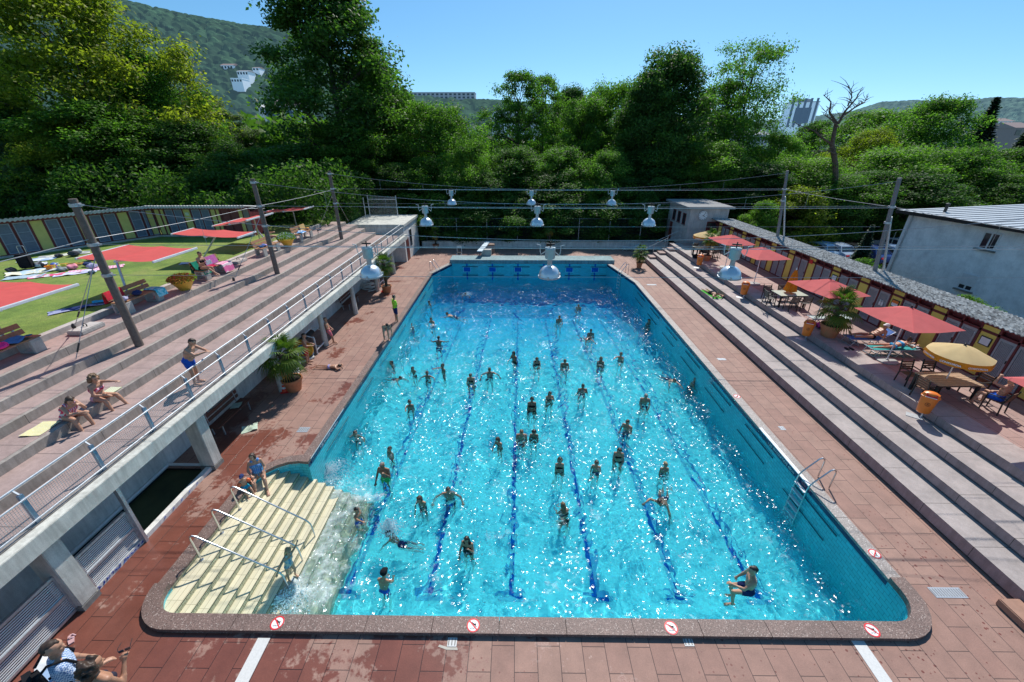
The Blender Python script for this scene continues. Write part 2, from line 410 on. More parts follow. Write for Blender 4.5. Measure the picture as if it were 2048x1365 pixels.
def fill(outer, holes, z):
    polys = [[Vector((x, y, 0)) for x, y in outer]] + [[Vector((x, y, 0)) for x, y in h] for h in holes]
    flat = [p for q in polys for p in q]; tr = tessellate_polygon(polys)
    fs = []
    for a, b, c in tr:
        n = (flat[b] - flat[a]).cross(flat[c] - flat[a]); fs.append((a, b, c) if n.z > 0 else (a, c, b))
    return MB().add([(p.x, p.y, z) for p in flat], fs)
def arc(cx, cy, r, a0, a1, n=8): return [(cx + r * math.cos(R(a0 + (a1 - a0) * i / n)), cy + r * math.sin(R(a0 + (a1 - a0) * i / n))) for i in range(n + 1)]
def offset(poly, d):
    n = len(poly); out = []
    for i in range(n):
        p0, p1, p2 = Vector(poly[i - 1]), Vector(poly[i]), Vector(poly[(i + 1) % n])
        a = (p1 - p0).normalized(); b = (p2 - p1).normalized(); na = Vector((a.y, -a.x)); nb = Vector((b.y, -b.x)); m = (na + nb)
        m = m / max(.4, m.dot(na)); out.append(tuple(p1 + m * d))
    return out
def text_mesh(name, s, size, mat, parent, loc, rot, align='CENTER', extr=0.0, bold=0.0):
    cu = bpy.data.curves.new(name, 'FONT'); cu.body = s; cu.size = size; cu.align_x = align; cu.align_y = 'CENTER'; cu.extrude = extr; cu.offset = bold; cu.resolution_u = 3
    tmp = bpy.data.objects.new(name, cu); COL.objects.link(tmp); dg = bpy.context.evaluated_depsgraph_get()
    me = bpy.data.meshes.new_from_object(tmp.evaluated_get(dg)); bpy.data.objects.remove(tmp); me.materials.clear(); me.materials.append(mat)
    o = link(name, me, parent, loc); o.rotation_euler = rot; return o
# ------------------------------------------------------------------ the setting
WATER_Z = -1.45
POOL = ([(-8.0, 5.52), (8.82, 5.52)] + arc(8.82, 6.27, .75, -80, 0, 7) + [(9.57, 6.6), (9.57, 31.2), (8.48, 36.8), (-6.05, 36.8), (-7.27, 33.6), (-7.27, 10.62)]
        + [(-7.6, 10.66), (-7.95, 10.60), (-8.28, 10.42), (-8.52, 10.15), (-8.66, 9.82), (-8.70, 9.45), (-8.70, 6.25)] + arc(-8.0, 6.22, .70, 188, 262, 7))
IN = len(POOL)
i_alc0, i_alc1 = IN - 10, IN - 9                      # the straight run at the head of the steps
def outside_ring(): return POOL
# ground to the horizon, with a hole for the site
g = fill([(-6000, -3000), (6000, -3000), (6000, 9000), (-6000, 9000)], [[(-10.0, 4.0), (10.5, 4.0), (10.5, 40), (-10.0, 40)]], -.06)
struct('ground', g, m_ground)
# pool deck
outp = offset(POOL, .05)
d = fill([(-12.3, -2), (12.3, -2), (12.3, 36), (16.4, 39.0), (16.4, 43.1), (-10.4, 43.1), (-10.4, 10.30), (-10.56, 10.30), (-10.56, 6.02), (-10.4, 6.02), (-10.4, 5.0), (-12.3, 5.0)], [outp], 0.0)
struct('pool_deck', d, m_deck)
d2 = MB().quad((-12.3, 5.0, 0), (-10.4, 5.0, 0), (-10.4, 6.02, 0), (-12.3, 6.02, 0)).quad((-12.3, 10.3, 0), (-10.4, 10.3, 0), (-10.4, 43.1, 0), (-12.3, 43.1, 0))
struct('covered_walk_floor', d2, m_deck)

# coping ring, real stones with open joints
def ring(idx, h, w, stone, z0=-.05, inner=.02):
    mb = MB(); pin = offset(POOL, -inner); po = offset(POOL, w)
    for a, b in zip(idx[:-1], idx[1:]):
        A, B, C, D = Vector(pin[a]), Vector(pin[b]), Vector(po[b]), Vector(po[a])
        ln = (B - A).length; n = max(1, round(ln / stone)); gp = .012 / max(ln, .1) if ln > .5 else 0
        for i in range(n):
            t0, t1 = i / n + gp / 2, (i + 1) / n - gp / 2
            q = [A.lerp(B, t0), A.lerp(B, t1), D.lerp(C, t1), D.lerp(C, t0)]
            q = [(v.x, v.y) for v in q][::1]
            mb.prism(q if True else q[::-1], z0, h)
    return mb
near_idx = list(range(i_alc1, IN)) + list(range(0, 11))
right_idx = list(range(10, 12)); far_idx = [11, 12]; left_idx = [13, 14, 15]; alc = list(range(15, i_alc0 + 1))
def fixn(o):
    bm = bmesh.new(); bm.from_mesh(o.data); bmesh.ops.recalc_face_normals(bm, faces=bm.faces); bm.to_mesh(o.data); bm.free(); return o
fixn(struct('pool_coping', ring(near_idx, .12, .34, 1.5), m_coping_wet))
fixn(struct('pool_coping', ring(right_idx + far_idx, .035, .34, 1.9), m_coping))
fixn(struct('pool_coping', ring([14 - 1] + [14], .035, .34, 1.9), m_coping))
fixn(struct('pool_coping', ring(list(range(14, i_alc0 + 1)), .06, .30, 1.2), m_coping_wet))
fixn(struct('step_head_coping', ring([i_alc0, i_alc1], .012, .36, 1.1), m_coping_wet))

# basin
def zfloor(y): return WATER_Z - (.95 + .03 * (y - 5.6) if y < 20 else 1.38 + .085 * (y - 20))
mb = MB()
for a in range(IN):
    b = (a + 1) % IN
    if a == i_alc0: continue
    (x0, y0), (x1, y1) = POOL[a], POOL[b]
    mb.quad((x1, y1, -4.4), (x0, y0, -4.4), (x0, y0, .0), (x1, y1, .0))
basin = struct('pool_walls', mb, m_pool_wall)
mb = MB(); ys = [5.3, 8, 11, 14, 17, 20, 23, 26, 29, 31.5, 34, 37.2]
for y0, y1 in zip(ys[:-1], ys[1:]): mb.quad((-9, y0, zfloor(y0)), (10, y0, zfloor(y0)), (10, y1, zfloor(y1)), (-9, y1, zfloor(y1)))
t = NT('pool_floor'); src = m_pool_floor
# water's light absorption painted into the floor: deeper blue with depth
def floor_mat():
    t = NT('pool_floor_deep'); sep = t.n('ShaderNodeSeparateXYZ'); t.l(t.n('ShaderNodeNewGeometry').outputs['Position'], sep.inputs[0])
    mr = t.n('ShaderNodeMapRange'); t.l(sep.outputs[2], mr.inputs[0]); mr.inputs[1].default_value = -2.9; mr.inputs[2].default_value = -3.9
    c = t.mix(mr.outputs[0], (.18, .94, .97), (.035, .55, .90))
    t.col(t.mix(.3, c, t.ramp(t.noise(t.pos(), .7, 4), [(.3, (.72, .8, .85)), (.7, (1.1, 1.05, 1.05))]), 'MULTIPLY')); t.set(Roughness=.9); t.b.inputs['Specular IOR Level'].default_value = 0; return reg(t)
m_floor = floor_mat()
floor = struct('pool_floor', mb, m_floor)
LANES_NEAR = [-5.15, -2.62, -.10, 2.45, 4.98, 7.45]; LANES_FAR = [-4.65, -2.25, .15, 2.57, 4.98, 7.38]
mb = MB()
for xn, xf in zip(LANES_NEAR, LANES_FAR):
    y0, y1 = 7.55, 32.6
    for a, b in zip([y0, 10, 13, 16, 20, 24, 28], [10, 13, 16, 20, 24, 28, y1]):
        xa = xn + (xf - xn) * (a - y0) / (y1 - y0); xb = xn + (xf - xn) * (b - y0) / (y1 - y0)
        mb.quad((xa - .075, a, zfloor(a) + .012), (xa + .075, a, zfloor(a) + .012), (xb + .075, b, zfloor(b) + .012), (xb - .075, b, zfloor(b) + .012))
    mb.quad((xn - .42, y0 - .14, zfloor(y0) + .016), (xn + .42, y0 - .14, zfloor(y0) + .016), (xn + .42, y0 + .02, zfloor(y0) + .016), (xn - .42, y0 + .02, zfloor(y0) + .016))
mb.quad((-4.6, 33.0, zfloor(33) + .03), (8.0, 33.0, zfloor(33) + .03), (8.0, 34.0, zfloor(34) + .03), (-4.6, 34.0, zfloor(34) + .03))
lanes = struct('lane_lines', mb, m_lane)
# navy overflow band under the coping and wall rails
mb = MB()
for a in (10, 11, 12, 13, 14):
    if a == 12: continue
    A, B = Vector(POOL[a]), Vector(POOL[(a + 1) % IN]); nrm = Vector((-(B - A).y, (B - A).x)).normalized()
    A += nrm * .004; B += nrm * .004
    mb.quad((B.x, B.y, -.22), (A.x, A.y, -.22), (A.x, A.y, -.05), (B.x, B.y, -.05))
band = struct('overflow_band', mb, m_navy)
mb = MB()
for y in np.arange(8.2, 31, 3.3):
    mb.bar((9.53, y, -.42), (9.53, y + 2.0, -.42), .03); mb.bar((9.53, y + .3, -1.0), (9.53, y + 2.4, -1.0), .025)
for y in np.arange(11.8, 33, 3.3): mb.bar((-7.22, y, -.55), (-7.22, y + 2.2, -.55), .03)
for x in np.arange(-5.6, 8, 2.42):
    mb.bar((x + .5, 36.75, -.28), (x + 2.0, 36.75, -.28), .05); mb.bar((x + .5, 36.75, -1.1), (x + 2.0, 36.75, -1.1), .06)
struct('wall_grab_rails', mb, M('dark_teal_rail', (.008, .10, .14), .4))
# raised start wall at the far end
mb = MB(); mb.box(-6.25, 36.84, -.02, 9.15, 37.15, .34); mb.box(-6.25, 37.15, -.02, 9.15, 38.7, .30)
m_start = concrete('start_wall_concrete', (.22, .33, .35), .6, 1.2)
struct('start_wall', mb, m_start)
mb = MB()
for x in LANES_FAR:
    mb.box(x - .07, 36.775, -1.6, x + .07, 36.79, .0); mb.box(x - .3, 36.755, -.75, x + .3, 36.772, -.35)
struct('lane_targets', mb, m_lane)
mb = MB()
for x in LANES_FAR: mb.box(x - .36, 36.768, -.81, x + .36, 36.774, -.29)
struct('lane_target_borders', mb, M('cyan_border', (.18, .62, .75), .3))

# steps into the water
nos = [(-8.24, -.17), (-7.97, -.34), (-7.70, -.51), (-7.43, -.68), (-7.16, -.85), (-6.89, -1.02), (-6.62, -1.19), (-6.35, -1.36), (-6.08, -1.53), (-5.81, -1.70), (-5.54, -1.87), (-5.3, -2.05)]
mb = MB(); Y0, Y1 = 5.3, 10.7
px, pz = -9.0, 0.0
mb.mat(1).quad((-8.7, Y1, -.17), (-8.7, Y0, -.17), (-8.7, Y0, .0), (-8.7, Y1, .0))
prevx = -8.7
for x, z in nos:
    mb.mat(0).quad((prevx, Y0, z), (x, Y0, z), (x, Y1, z), (prevx, Y1, z))
    mb.mat(1).quad((x, Y1, z - .19), (x, Y0, z - .19), (x, Y0, z), (x, Y1, z)) if z > -2 else mb.mat(1).quad((x, Y1, -3.2), (x, Y0, -3.2), (x, Y0, z), (x, Y1, z))
    mb.mat(2).quad((x + .004, Y1, z - .022), (x + .004, Y0, z - .022), (x + .004, Y0, z - .002), (x + .004, Y1, z - .002))
    prevx = x
mb.mat(1).quad((-8.7, 10.66, -3.2), (-5.3, 10.66, -3.2), (-5.3, 10.66, -2.0), (-8.7, 10.66, -2.0))
steps = struct('pool_steps', mb, [m_step_tile, m_step_riser, M('nosing_dark', (.03, .03, .02), .6)])

RECV = [basin, floor, lanes, steps, band]
# ------------------------------------------------------------------ left terrace
YN = -3.0
LT = [(-10.35, 2.60), (-11.47, 2.88), (-12.29, 3.15), (-13.32, 3.42), (-14.06, 3.70), (-14.89, 3.98)]
ends = [37.3, at(797, 471, 2.88).y, at(766, 465, 3.15).y, at(746, 457, 3.42).y, at(731, 449, 3.70).y, at(708, 444, 3.98).y]
ends[1] = min(ends[1], 37.3)
mb = MB()
mb.box(-16.1, YN, 2.24, -10.37, 37.3, 2.60)
prevz = 2.60
for (x, z), ye in zip(LT[1:], ends[1:]): mb.box(-16.1, YN, prevz - .02, x, ye, z); prevz = z
struct('terrace_steps', mb, m_step_grey)
mb = MB(); 
for i, ((x, z), ye) in enumerate(zip(LT, ends)):
    xb = LT[i + 1][0] if i < 5 else -16.04
    y = YN
    while y < ye - .2:
        y1 = min(ye - .06, y + 3.9); mb.box(xb + .006, y + .008, z - .01, x - .13, y1 - .008, z + .006); y += 3.9
struct('tread_slabs', mb, m_pink)
mb = MB(); mb.box(-10.36, YN, 2.16, -10.10, 37.35, 2.585)
tag(mb.build('edge_beam', m_beam, bevel=.012), kind='structure')
mb = MB(); mb.box(-16.5, YN, -.05, -12.0, 37.3, 2.23); struct('terrace_back_wall', mb, m_white_wall)
mb = MB(); mb.box(-16.30, YN, 3.9, -16.04, 33.5, 4.19); struct('lawn_kerb', mb, m_bench_conc)
# lawn
mb = MB(); nx = 60
mb.box(-90, YN, -.1, -16.2, 70, 4.12); struct('lawn', mb, m_grass)
# ------------------------------------------------------------------ right terrace
RT = [(12.18, 0, .42), (13.06, .42, .77), (13.95, .77, 1.10), (14.82, 1.10, 1.45)]
rend = [at(1287, 512, .42).y, at(1305, 505, .77).y, at(1322, 497, 1.10).y, 39.2]
mb = MB()
for i, ((x, z0, z1), ye) in enumerate(zip(RT, rend)):
    xb = RT[i + 1][0] + .1 if i < 3 else 15.86
    def sb(x0, y0, z0, x1, y1, z1):
        o = len(mb.f); mb.box(x0, y0, z0, x1, y1, z1); mb.mi[o:o + 6] = [1, 0, 1, 1, 1, 1]
    sb(x + .07, YN, z0 - .1, xb, ye - .02, z0 + .07); sb(x, YN, z0 + .065, xb, ye, z1)
struct('terrace_steps', mb, [m_step_right, m_riser_right])
mb = MB(); mb.box(15.86, YN, .2, 21.6, 39.2, 1.446); struct('terrace_floor', mb, m_terr_pave)
# ------------------------------------------------------------------ buildings of the baths
def corrugated(mb, p0, p1, depth, zf, zb, thick=.03, pitch=.18, amp=.025, nrm=None):
    """sheet roof from front edge p0-p1 (2d) back along nrm by depth"""
    p0, p1 = Vector(p0), Vector(p1); d = (p1 - p0); ln = d.length; d.normalize(); n = Vector(nrm)
    k = int(ln / pitch * 4); vs = []; 
    for side in (0, 1):
        for i in range(k + 1):
            s = ln * i / k; w = amp * math.sin(2 * PI * s / pitch)
            a = p0 + d * s; b = a + n * depth
            vs += [(a.x, a.y, zf + w - side * thick), (b.x, b.y, zb + w - side * thick)]
    m = (k + 1) * 2; fs = []
    for i in range(k):
        fs.append((2 * i, 2 * i + 2, 2 * i + 3, 2 * i + 1)); fs.append((m + 2 * i, m + 2 * i + 1, m + 2 * i + 3, m + 2 * i + 2))
        fs.append((2 * i, m + 2 * i, m + 2 * i + 2, 2 * i + 2))
    mb.add(vs, fs)
def roof_sheet_mat():
    t = NT('weathered_fibre_roof'); g = t.pos(obj=False); v = t.n('ShaderNodeTexVoronoi', Scale=11.0); t.l(t.pos(scale=(1, .7, 1)), v.inputs['Vector'])
    c = t.ramp(v.outputs['Color'], [(.1, (.10, .10, .10)), (.45, (.27, .275, .27)), (.9, (.50, .51, .50))])
    t.col(t.mix(.6, c, t.ramp(t.noise(g, .8, 5), [(.3, (.65, .66, .62)), (.7, (1.15, 1.15, 1.15))]), 'MULTIPLY')); t.set(Roughness=.85)
    t.bump(v.outputs['Distance'], .5, .03); return reg(t)
m_roof = roof_sheet_mat()
m_roof_plain = M('pale_fibre_roof', (.42, .43, .43), .85, var=.3, scale=3)

# --- right row of cabins, built in a frame: s runs along -Y from the far end
cab = thing('changing_cabins', 'long low row of yellow panelled changing cabins with grey louvred doors behind the parasol terrace', 'cabins', (18.87, 0, 1.45))
YF, YE = 39.1, -2.0
mb = MB(); mb.box(.12, YE, 0, 1.75, YF, 2.12); mb.build('back_wall', m_maroon, cab)
fr = MB(); 
fr.box(-.03, YE, 1.80, .10, YF, 1.90); fr.box(-.02, YE, 2.08, .12, YF, 2.22); fr.box(-.03, YE, 0, .10, YF, .05)
k = 0
door_me = panel_me = None
y = 14.95 + 2.13 * 11
ys_mod = []
while y > YE + 2.2:
    ys_mod.append(y); y -= 2.13
for j, y0 in enumerate(ys_mod):
    fr.box(-.03, y0 + .01, .051, .10, y0 + .09, 2.079); fr.box(-.03, y0 - .69, .051, .10, y0 - .60, 2.079); fr.box(-.03, y0 - 1.38, .051, .09, y0 - 1.31, 2.079)
for j, y0 in enumerate(ys_mod):
    mb = MB(); mb.box(.0, y0 - .595, .052, .118, y0 + .005, 1.798); mb.build('yellow_panel', m_yellow_panel, cab)
    mb = MB(); mb.box(-.01, y0 - .595, 1.902, .118, y0 + .005, 2.078); mb.build('top_panel', m_yellow_panel, cab)
    for a in (y0 - 1.30, y0 - 1.99):
        if a < YE: continue
        mb = MB()
        # framed louvre door: stiles, rails and upright slats
        w = .60
        mb.box(.0, a, .06, .05, a + .07, 1.79); mb.box(.0, a + w - .07, .06, .05, a + w, 1.79)
        mb.box(.0, a + .07, .06, .05, a + w - .07, .16); mb.box(.0, a + .07, 1.69, .05, a + w - .07, 1.79)
        n = 9
        for i in range(n):
            q = a + .075 + (w - .15) * i / n; mb.box(.012, q, .16, .04, q + (w - .15) / n * .6, 1.69)
        dr = mb.build('door', m_door_grey, cab)
        mb = MB(); mb.box(.045, a + .07, .16, .06, a + w - .07, 1.69); mb.build('door_backing', m_door_slot, dr)
        mb = MB(); mb.box(-.02, a + .02, .95, .0, a + .05, 1.08); mb.build('handle', m_dark_metal, dr)
fr.build('frame', m_maroon, cab)
mb = MB(); corrugated(mb, (-.48, YF + .3), (-.48, YE), 2.15, 2.32, 2.24, nrm=(1, 0)); rf = mb.build('roof', m_roof, cab, smooth=True)
# notices on three panels, a red sign and a WC door mark
for (y0, art) in ((14.95, 0), (14.95 + 2.13 * 2, 1), (14.95 + 2.13 * 4, 0)):
    mb = MB(); mb.box(-.03, y0 - .51, 1.28, -.001, y0 - .10, 1.64); nb = mb.build('notice_frame', m_dark_metal, cab)
    mb = MB(); mb.box(-.034, y0 - .475, 1.315, -.031, y0 - .135, 1.605); mb.build('notice_sheet', m_white, nb)
    if art: mb = MB(); mb.box(-.037, y0 - .475, 1.47, -.035, y0 - .135, 1.605); mb.build('notice_picture', m_orange, nb)
y0 = 14.95 + 2.13 * 3
for i in (0, 1):
    mb = MB(); q = y0 - 1.62 - .14 * i; mb.ball((-.012, q, 1.33), .035, 8, 6); mb.prism([(0, 0)] * 0 + [(-.02, q - .05), (-.005, q - .05), (-.005, q + .05), (-.02, q + .05)], 1.08, 1.28); mb.build('door_figure', m_white, cab)
mb = MB(); mb.box(-.04, 14.95 + 2.13 * 5 - .35, 1.72, -.031, 14.95 + 2.13 * 5 - .05, 1.98); mb.build('red_sign', m_red, cab)

# --- left rows of cabins
def left_cabins(name, label, A, B, mods, s0, s1, zb=4.10):
    A, B = Vector(A), Vector(B); d = (B - A).normalized(); ang = math.atan2(d.y, d.x)
    r = thing(name, label, 'cabins', (A.x, A.y, zb), ang, 'changing cabins round the lawn')   # local x runs along the front, -y faces the lawn
    mb = MB(); mb.box(s0, .10, -.2, s1, 1.75, 1.70); mb.build('back_wall', m_maroon, r)
    mb = MB(); mb.box(s0, -.10, -.2, s1, .095, .13); mb.build('plinth', m_bench_conc, r)
    fr = MB(); fr.box(s0, -.04, 1.86, s1, .09, 2.03); fr.box(s0, -.03, .131, s1, .09, .17)
    cuts = []
    for typ, a, b in mods:
        if typ == 'y': mb = MB(); mb.box(a, .0, .172, b, .098, 1.858); mb.build('yellow_panel', m_yellow_old, r)
        elif typ == 'm': mb = MB(); mb.box(a, .02, .172, b, .098, 1.858); mb.build('maroon_door', m_maroon, r)
        elif typ == 'g': mb = MB(); mb.box(a, .0, .172, b, .098, 1.858); mb.build('end_panel', m_dark_conc, r)
        else:
            mb = MB(); z0, z1 = .18, 1.85; e = .045
            for (p, q, u, v) in ((a, z0, a + e, z1), (b - e, z0, b, z1), (a + e, z0, b - e, z0 + e), (a + e, z1 - e, b - e, z1), (a + e, z0 + .55, b - e, z0 + .575), (a + e, z0 + 1.1, b - e, z0 + 1.125)):
                mb.box(p, -.012, q, u, .03, v)
            dr = mb.build('door', m_door_frame, r)
            mb = MB(); mb.box(a + e, .006, z0 + e, b - e, .02, z1 - e); mb.build('door_leaf', m_door_blue, dr)
        cuts += [(a - .05, a - .005), (b + .005, b + .05)]
    for a, b in cuts: fr.box(a, -.025, .171, b, .092, 1.859)
    fr.build('frame', m_maroon, r)
    mb = MB(); corrugated(mb, (s0 - .1, -.45), (s1 + .05, -.45), 2.5, 2.16, 1.80, thick=.16, pitch=.2, amp=.03, nrm=(0, 1)); mb.build('roof', m_roof_plain, r, smooth=True)
    mb = MB(); mb.box(s0 - .1, -.44, 1.98, s1 + .05, -.40, 2.06); mb.build('fascia', m_maroon, r)
    return r
mods = []
for k in range(-6, 3):
    o = 1.79 + 1.97 * k; mods += [('y', o, o + .50), ('d', o + .61, o + 1.16), ('d', o + 1.29, o + 1.86)]
mods += [('y', 7.25, 7.55)]
left_cabins('changing_cabins', 'long row of blue doored cabins with faded yellow panels running off the left edge', (-29.69, 22.42), (-25.36, 28.7), mods, -10.2, 7.64)
mods = [('y', .12, .42), ('y', .52, .72), ('d', .85, 1.38), ('d', 1.46, 2.0), ('y', 2.09, 2.55), ('d', 2.67, 3.25), ('d', 3.33, 3.88), ('y', 3.98, 4.28), ('y', 4.36, 4.56), ('m', 4.68, 5.22), ('m', 5.28, 5.78), ('y', 5.89, 6.14), ('g', 6.2, 6.6)]
lc2 = left_cabins('changing_cabins', 'short row of cabins with a dark red double door across the far lawn', (-25.36, 28.7), (-18.5, 28.9), mods, 0.02, 6.62)
mb = MB(); mb.box(2.2, -.02, 1.45, 2.45, -.002, 1.66); mb.build('green_notice', M('pale_green_sign', (.55, .66, .5), .5), lc2)

# --- clock house
ch = thing('clock_house', 'small grey rendered clock house with flat roof at the far end of the cabin row', 'building', (16.35, 39.3, 0))
mb = MB()
# walls with real openings: left face (x = 0) has three windows and a red door
mb.box(0, 0, 1.0, 3.6, 5.6, 4.62)
m_render = concrete('grey_render', (.50, .48, .47), .3)
mb.build('wall', m_render, ch)
mb = MB(); v = [(-.35, -.35, 4.88), (3.9, -.35, 4.88), (3.9, 6.0, 4.88), (-.35, 6.0, 4.88)]
mb.box(-.35, -.35, 4.63, 3.95, 6.0, 4.80); mb.build('roof', M('roof_felt', (.27, .27, .265), .9, var=.2), ch)
for i, yy in enumerate((.8, 2.15, 3.5)):
    mb = MB(); a, b, z0, z1 = yy - .02, yy + .78, 3.0 - .0, 4.05
    mb.box(-.03, a, z0, .02, a + .08, z1); mb.box(-.03, b - .08, z0, .02, b, z1); mb.box(-.03, a + .08, z0, .02, b - .08, z0 + .08); mb.box(-.03, a + .08, z1 - .08, .02, b - .08, z1)
    w = mb.build('window', m_maroon, ch); mb = MB(); mb.box(-.012, a + .08, z0 + .08, -.004, b - .08, z1 - .08); mb.build('pane', m_glass, w)
    mb = MB(); mb.box(-.08, a - .04, z0 - .06, -.001, b + .04, z0 - .003); mb.build('sill', m_dark_conc, w)
mb = MB(); mb.box(-.03, 3.9, .95, -.002, 4.75, 2.75); mb.build('door', M('red_door', (.24, .05, .035), .5), ch)
mb = MB(); mb.box(1.75, -.04, 2.2, 2.75, -.002, 3.45); w = mb.build('window', m_maroon, ch)
mb = MB(); mb.box(1.84, -.052, 2.85, 2.66, -.042, 3.36); mb.build('pane', m_glass, w); mb = MB(); mb.box(1.84, -.052, 2.28, 2.66, -.042, 2.76); mb.build('lower_pane', m_maroon, w)
ck = thing('wall_clock', 'round white station clock with black hands on the clock house wall', 'clock', (17.55, 39.27, 4.02))
mb = MB(); mb.cyl((0, 0, 0), (0, -.10, 0), .43, n=32); mb.build('rim', m_galv, ck)
mb = MB(); mb.cyl((0, -.101, 0), (0, -.106, 0), .385, n=32); mb.build('face', m_white, ck)
mb = MB()
for k in range(12):
    a = PI * k / 6; p = Vector((math.sin(a), 0, math.cos(a))); mb.bar(p * .30 + Vector((0, -.111, 0)), p * .365 + Vector((0, -.111, 0)), .035, .006, up=(0, 1, 0))
mb.build('hour_marks', m_dark_metal, ck)
for a, ln, w in ((R(120), .20, .04), (R(37), .31, .028)):
    p = Vector((math.sin(a), 0, math.cos(a))); mb = MB(); mb.bar(Vector((0, -.118, 0)) - p * .06, Vector((0, -.118, 0)) + p * ln, w, .006, up=(0, 1, 0)); mb.build('hand', m_dark_metal, ck)

# --- shed under the far end of the left terrace
sh = thing('equipment_shed', 'white plastered shed with a concrete slab roof closing the far end of the left terrace', 'building', (-10.4, 37.35, 0))
mb = MB(); mb.box(-5.2, 0, 0, 0, 5.6, 3.22); mb.build('wall', m_white_wall, sh)
mb = MB(); mb.box(-5.3, -.06, 3.225, .10, 5.8, 3.46); mb.build('roof', m_beam, sh, bevel=.01)
mb = MB(); mb.box(.002, .45, 0.0, .04, 1.35, 2.05); dr = mb.build('door', M('dark_red_door', (.13, .03, .025), .5), sh)
mb = MB(); mb.box(.002, 1.75, 1.0, .03, 2.75, 2.7); w = mb.build('window', m_white_metal, sh); mb = MB(); mb.box(.032, 1.83, 1.08, .04, 2.67, 2.62); mb.build('pane', m_glass, w)
# --- pillars under the terrace edge
for i, y in enumerate((1.05, 5.83, 10.45)):
    p = thing('pillar', ['broad white concrete pillar', 'broad square concrete pillar beside the slatted steel gates', 'broad square concrete pillar at the far end of the sunken stairwell'][i] + (' beyond the left corner' if i == 0 else ''), 'pillar', (-10.5, y, 0))
    mb = MB(); mb.box(-.24, -.2, .16, .24, .2, 2.158); mb.build('shaft', m_beam, p, bevel=.015); mb = MB(); mb.box(-.252, -.212, 0, .252, .212, .155); mb.build('foot', m_dark_conc, p)
for i, (y, lab) in enumerate(((15.15, 'round white column beside the nearer potted palm and traffic cone'), (19.75, 'round white column the boy in pink shorts leans against'), (24.35, 'third round white column, in front of the dark bench'), (28.95, 'round white column beside the farther potted palm'), (33.5, 'last round white column before the shed'))):
    p = thing('column', lab, 'column', (-10.55, y, 0), group='round columns under the terrace edge')
    mb = MB(); mb.lathe([(.15, .0), (.15, .12), (.145, .12), (.125, 2.158)], n=20); mb.build('shaft', m_beam, p, smooth=True)
# --- low white wall and netted fence behind the far deck
wl = thing('low_wall', 'low whitewashed wall running across behind the far pool deck', 'wall', (0, 43.3, 0))
mb = MB(); mb.box(-10.2, 0, 0, 16.3, .3, .62); mb.build('wall', m_white_wall, wl); mb = MB(); mb.box(-10.2, -.05, .623, 16.3, .35, .70); mb.build('coping', m_beam, wl)
def net_mat():
    t = NT('dark_netting'); sep = t.n('ShaderNodeSeparateXYZ'); t.l(t.n('ShaderNodeNewGeometry').outputs['Position'], sep.inputs[0])
    t.col((.03, .045, .05)); t.set(Roughness=.8); return reg(t)
m_net = net_mat()
def net(mb, x0, x1, z0, z1, y, step, w=.012):
    x = x0
    while x <= x1: mb.quad((x - w / 2, y, z0), (x + w / 2, y, z0), (x + w / 2, y, z1), (x - w / 2, y, z1)); x += step
    z = z0
    while z <= z1: mb.quad((x0, y + .004, z - w / 2), (x1, y + .004, z - w / 2), (x1, y + .004, z + w / 2), (x0, y + .004, z + w / 2)); z += step
fe = thing('net_fence', 'tall dark netting fence on grey posts above the low white wall', 'fence', (0, 44.0, 0))
xs = [aty(p, 470, 44.0).x for p in (914, 974, 1035, 1096, 1157, 1218, 1280)]; xs = [xs[0] - 3.3 * 3, xs[0] - 6.6, xs[0] - 3.3] + xs + [xs[-1] + 3.0]
for x in xs: mb = MB(); mb.cyl((x, 0, 0), (x, 0, 3.0), .04, n=8); mb.build('post', m_galv, fe)
mb = MB(); net(mb, xs[0], xs[-1], .75, 2.95, .05, .16); mb.build('netting', m_net, fe)
mb = MB(); mb.cyl((xs[0], .0, 2.95), (xs[-1], .0, 2.95), .012, n=5); mb.build('top_wire', m_wire, fe)
# fence on and beside the shed roof
ff = thing('roof_fence', 'steel framed mesh screen standing on the shed roof', 'fence', (-10.4, 41.4, 3.46))
for x in (-1.5, -4.3): mb = MB(); mb.cyl((x, 0, 0), (x, 0, 2.05), .045, n=8); mb.build('post', m_galv, ff)
mb = MB(); mb.cyl((-1.5, 0, 1.72), (-4.3, 0, 1.72), .03, n=6); mb.build('rail', m_galv, ff); mb = MB(); net(mb, -4.3, -1.5, .05, 2.0, .03, .10, .01); mb.build('mesh_panel', m_wire, ff)
f2 = thing('wire_fence', 'dark wire mesh fence climbing beside the far terrace steps', 'fence', (-15, 41.0, 3.0))
for x in (.0, -2.6, -5.4, -8.2): mb = MB(); mb.cyl((x, 0, -3), (x, 0, 2.4), .05, n=8); mb.build('post', m_galv, f2)
mb = MB(); net(mb, -8.2, 0, .2, 2.35, .03, .14, .01); mb.build('mesh_panel', m_net, f2)

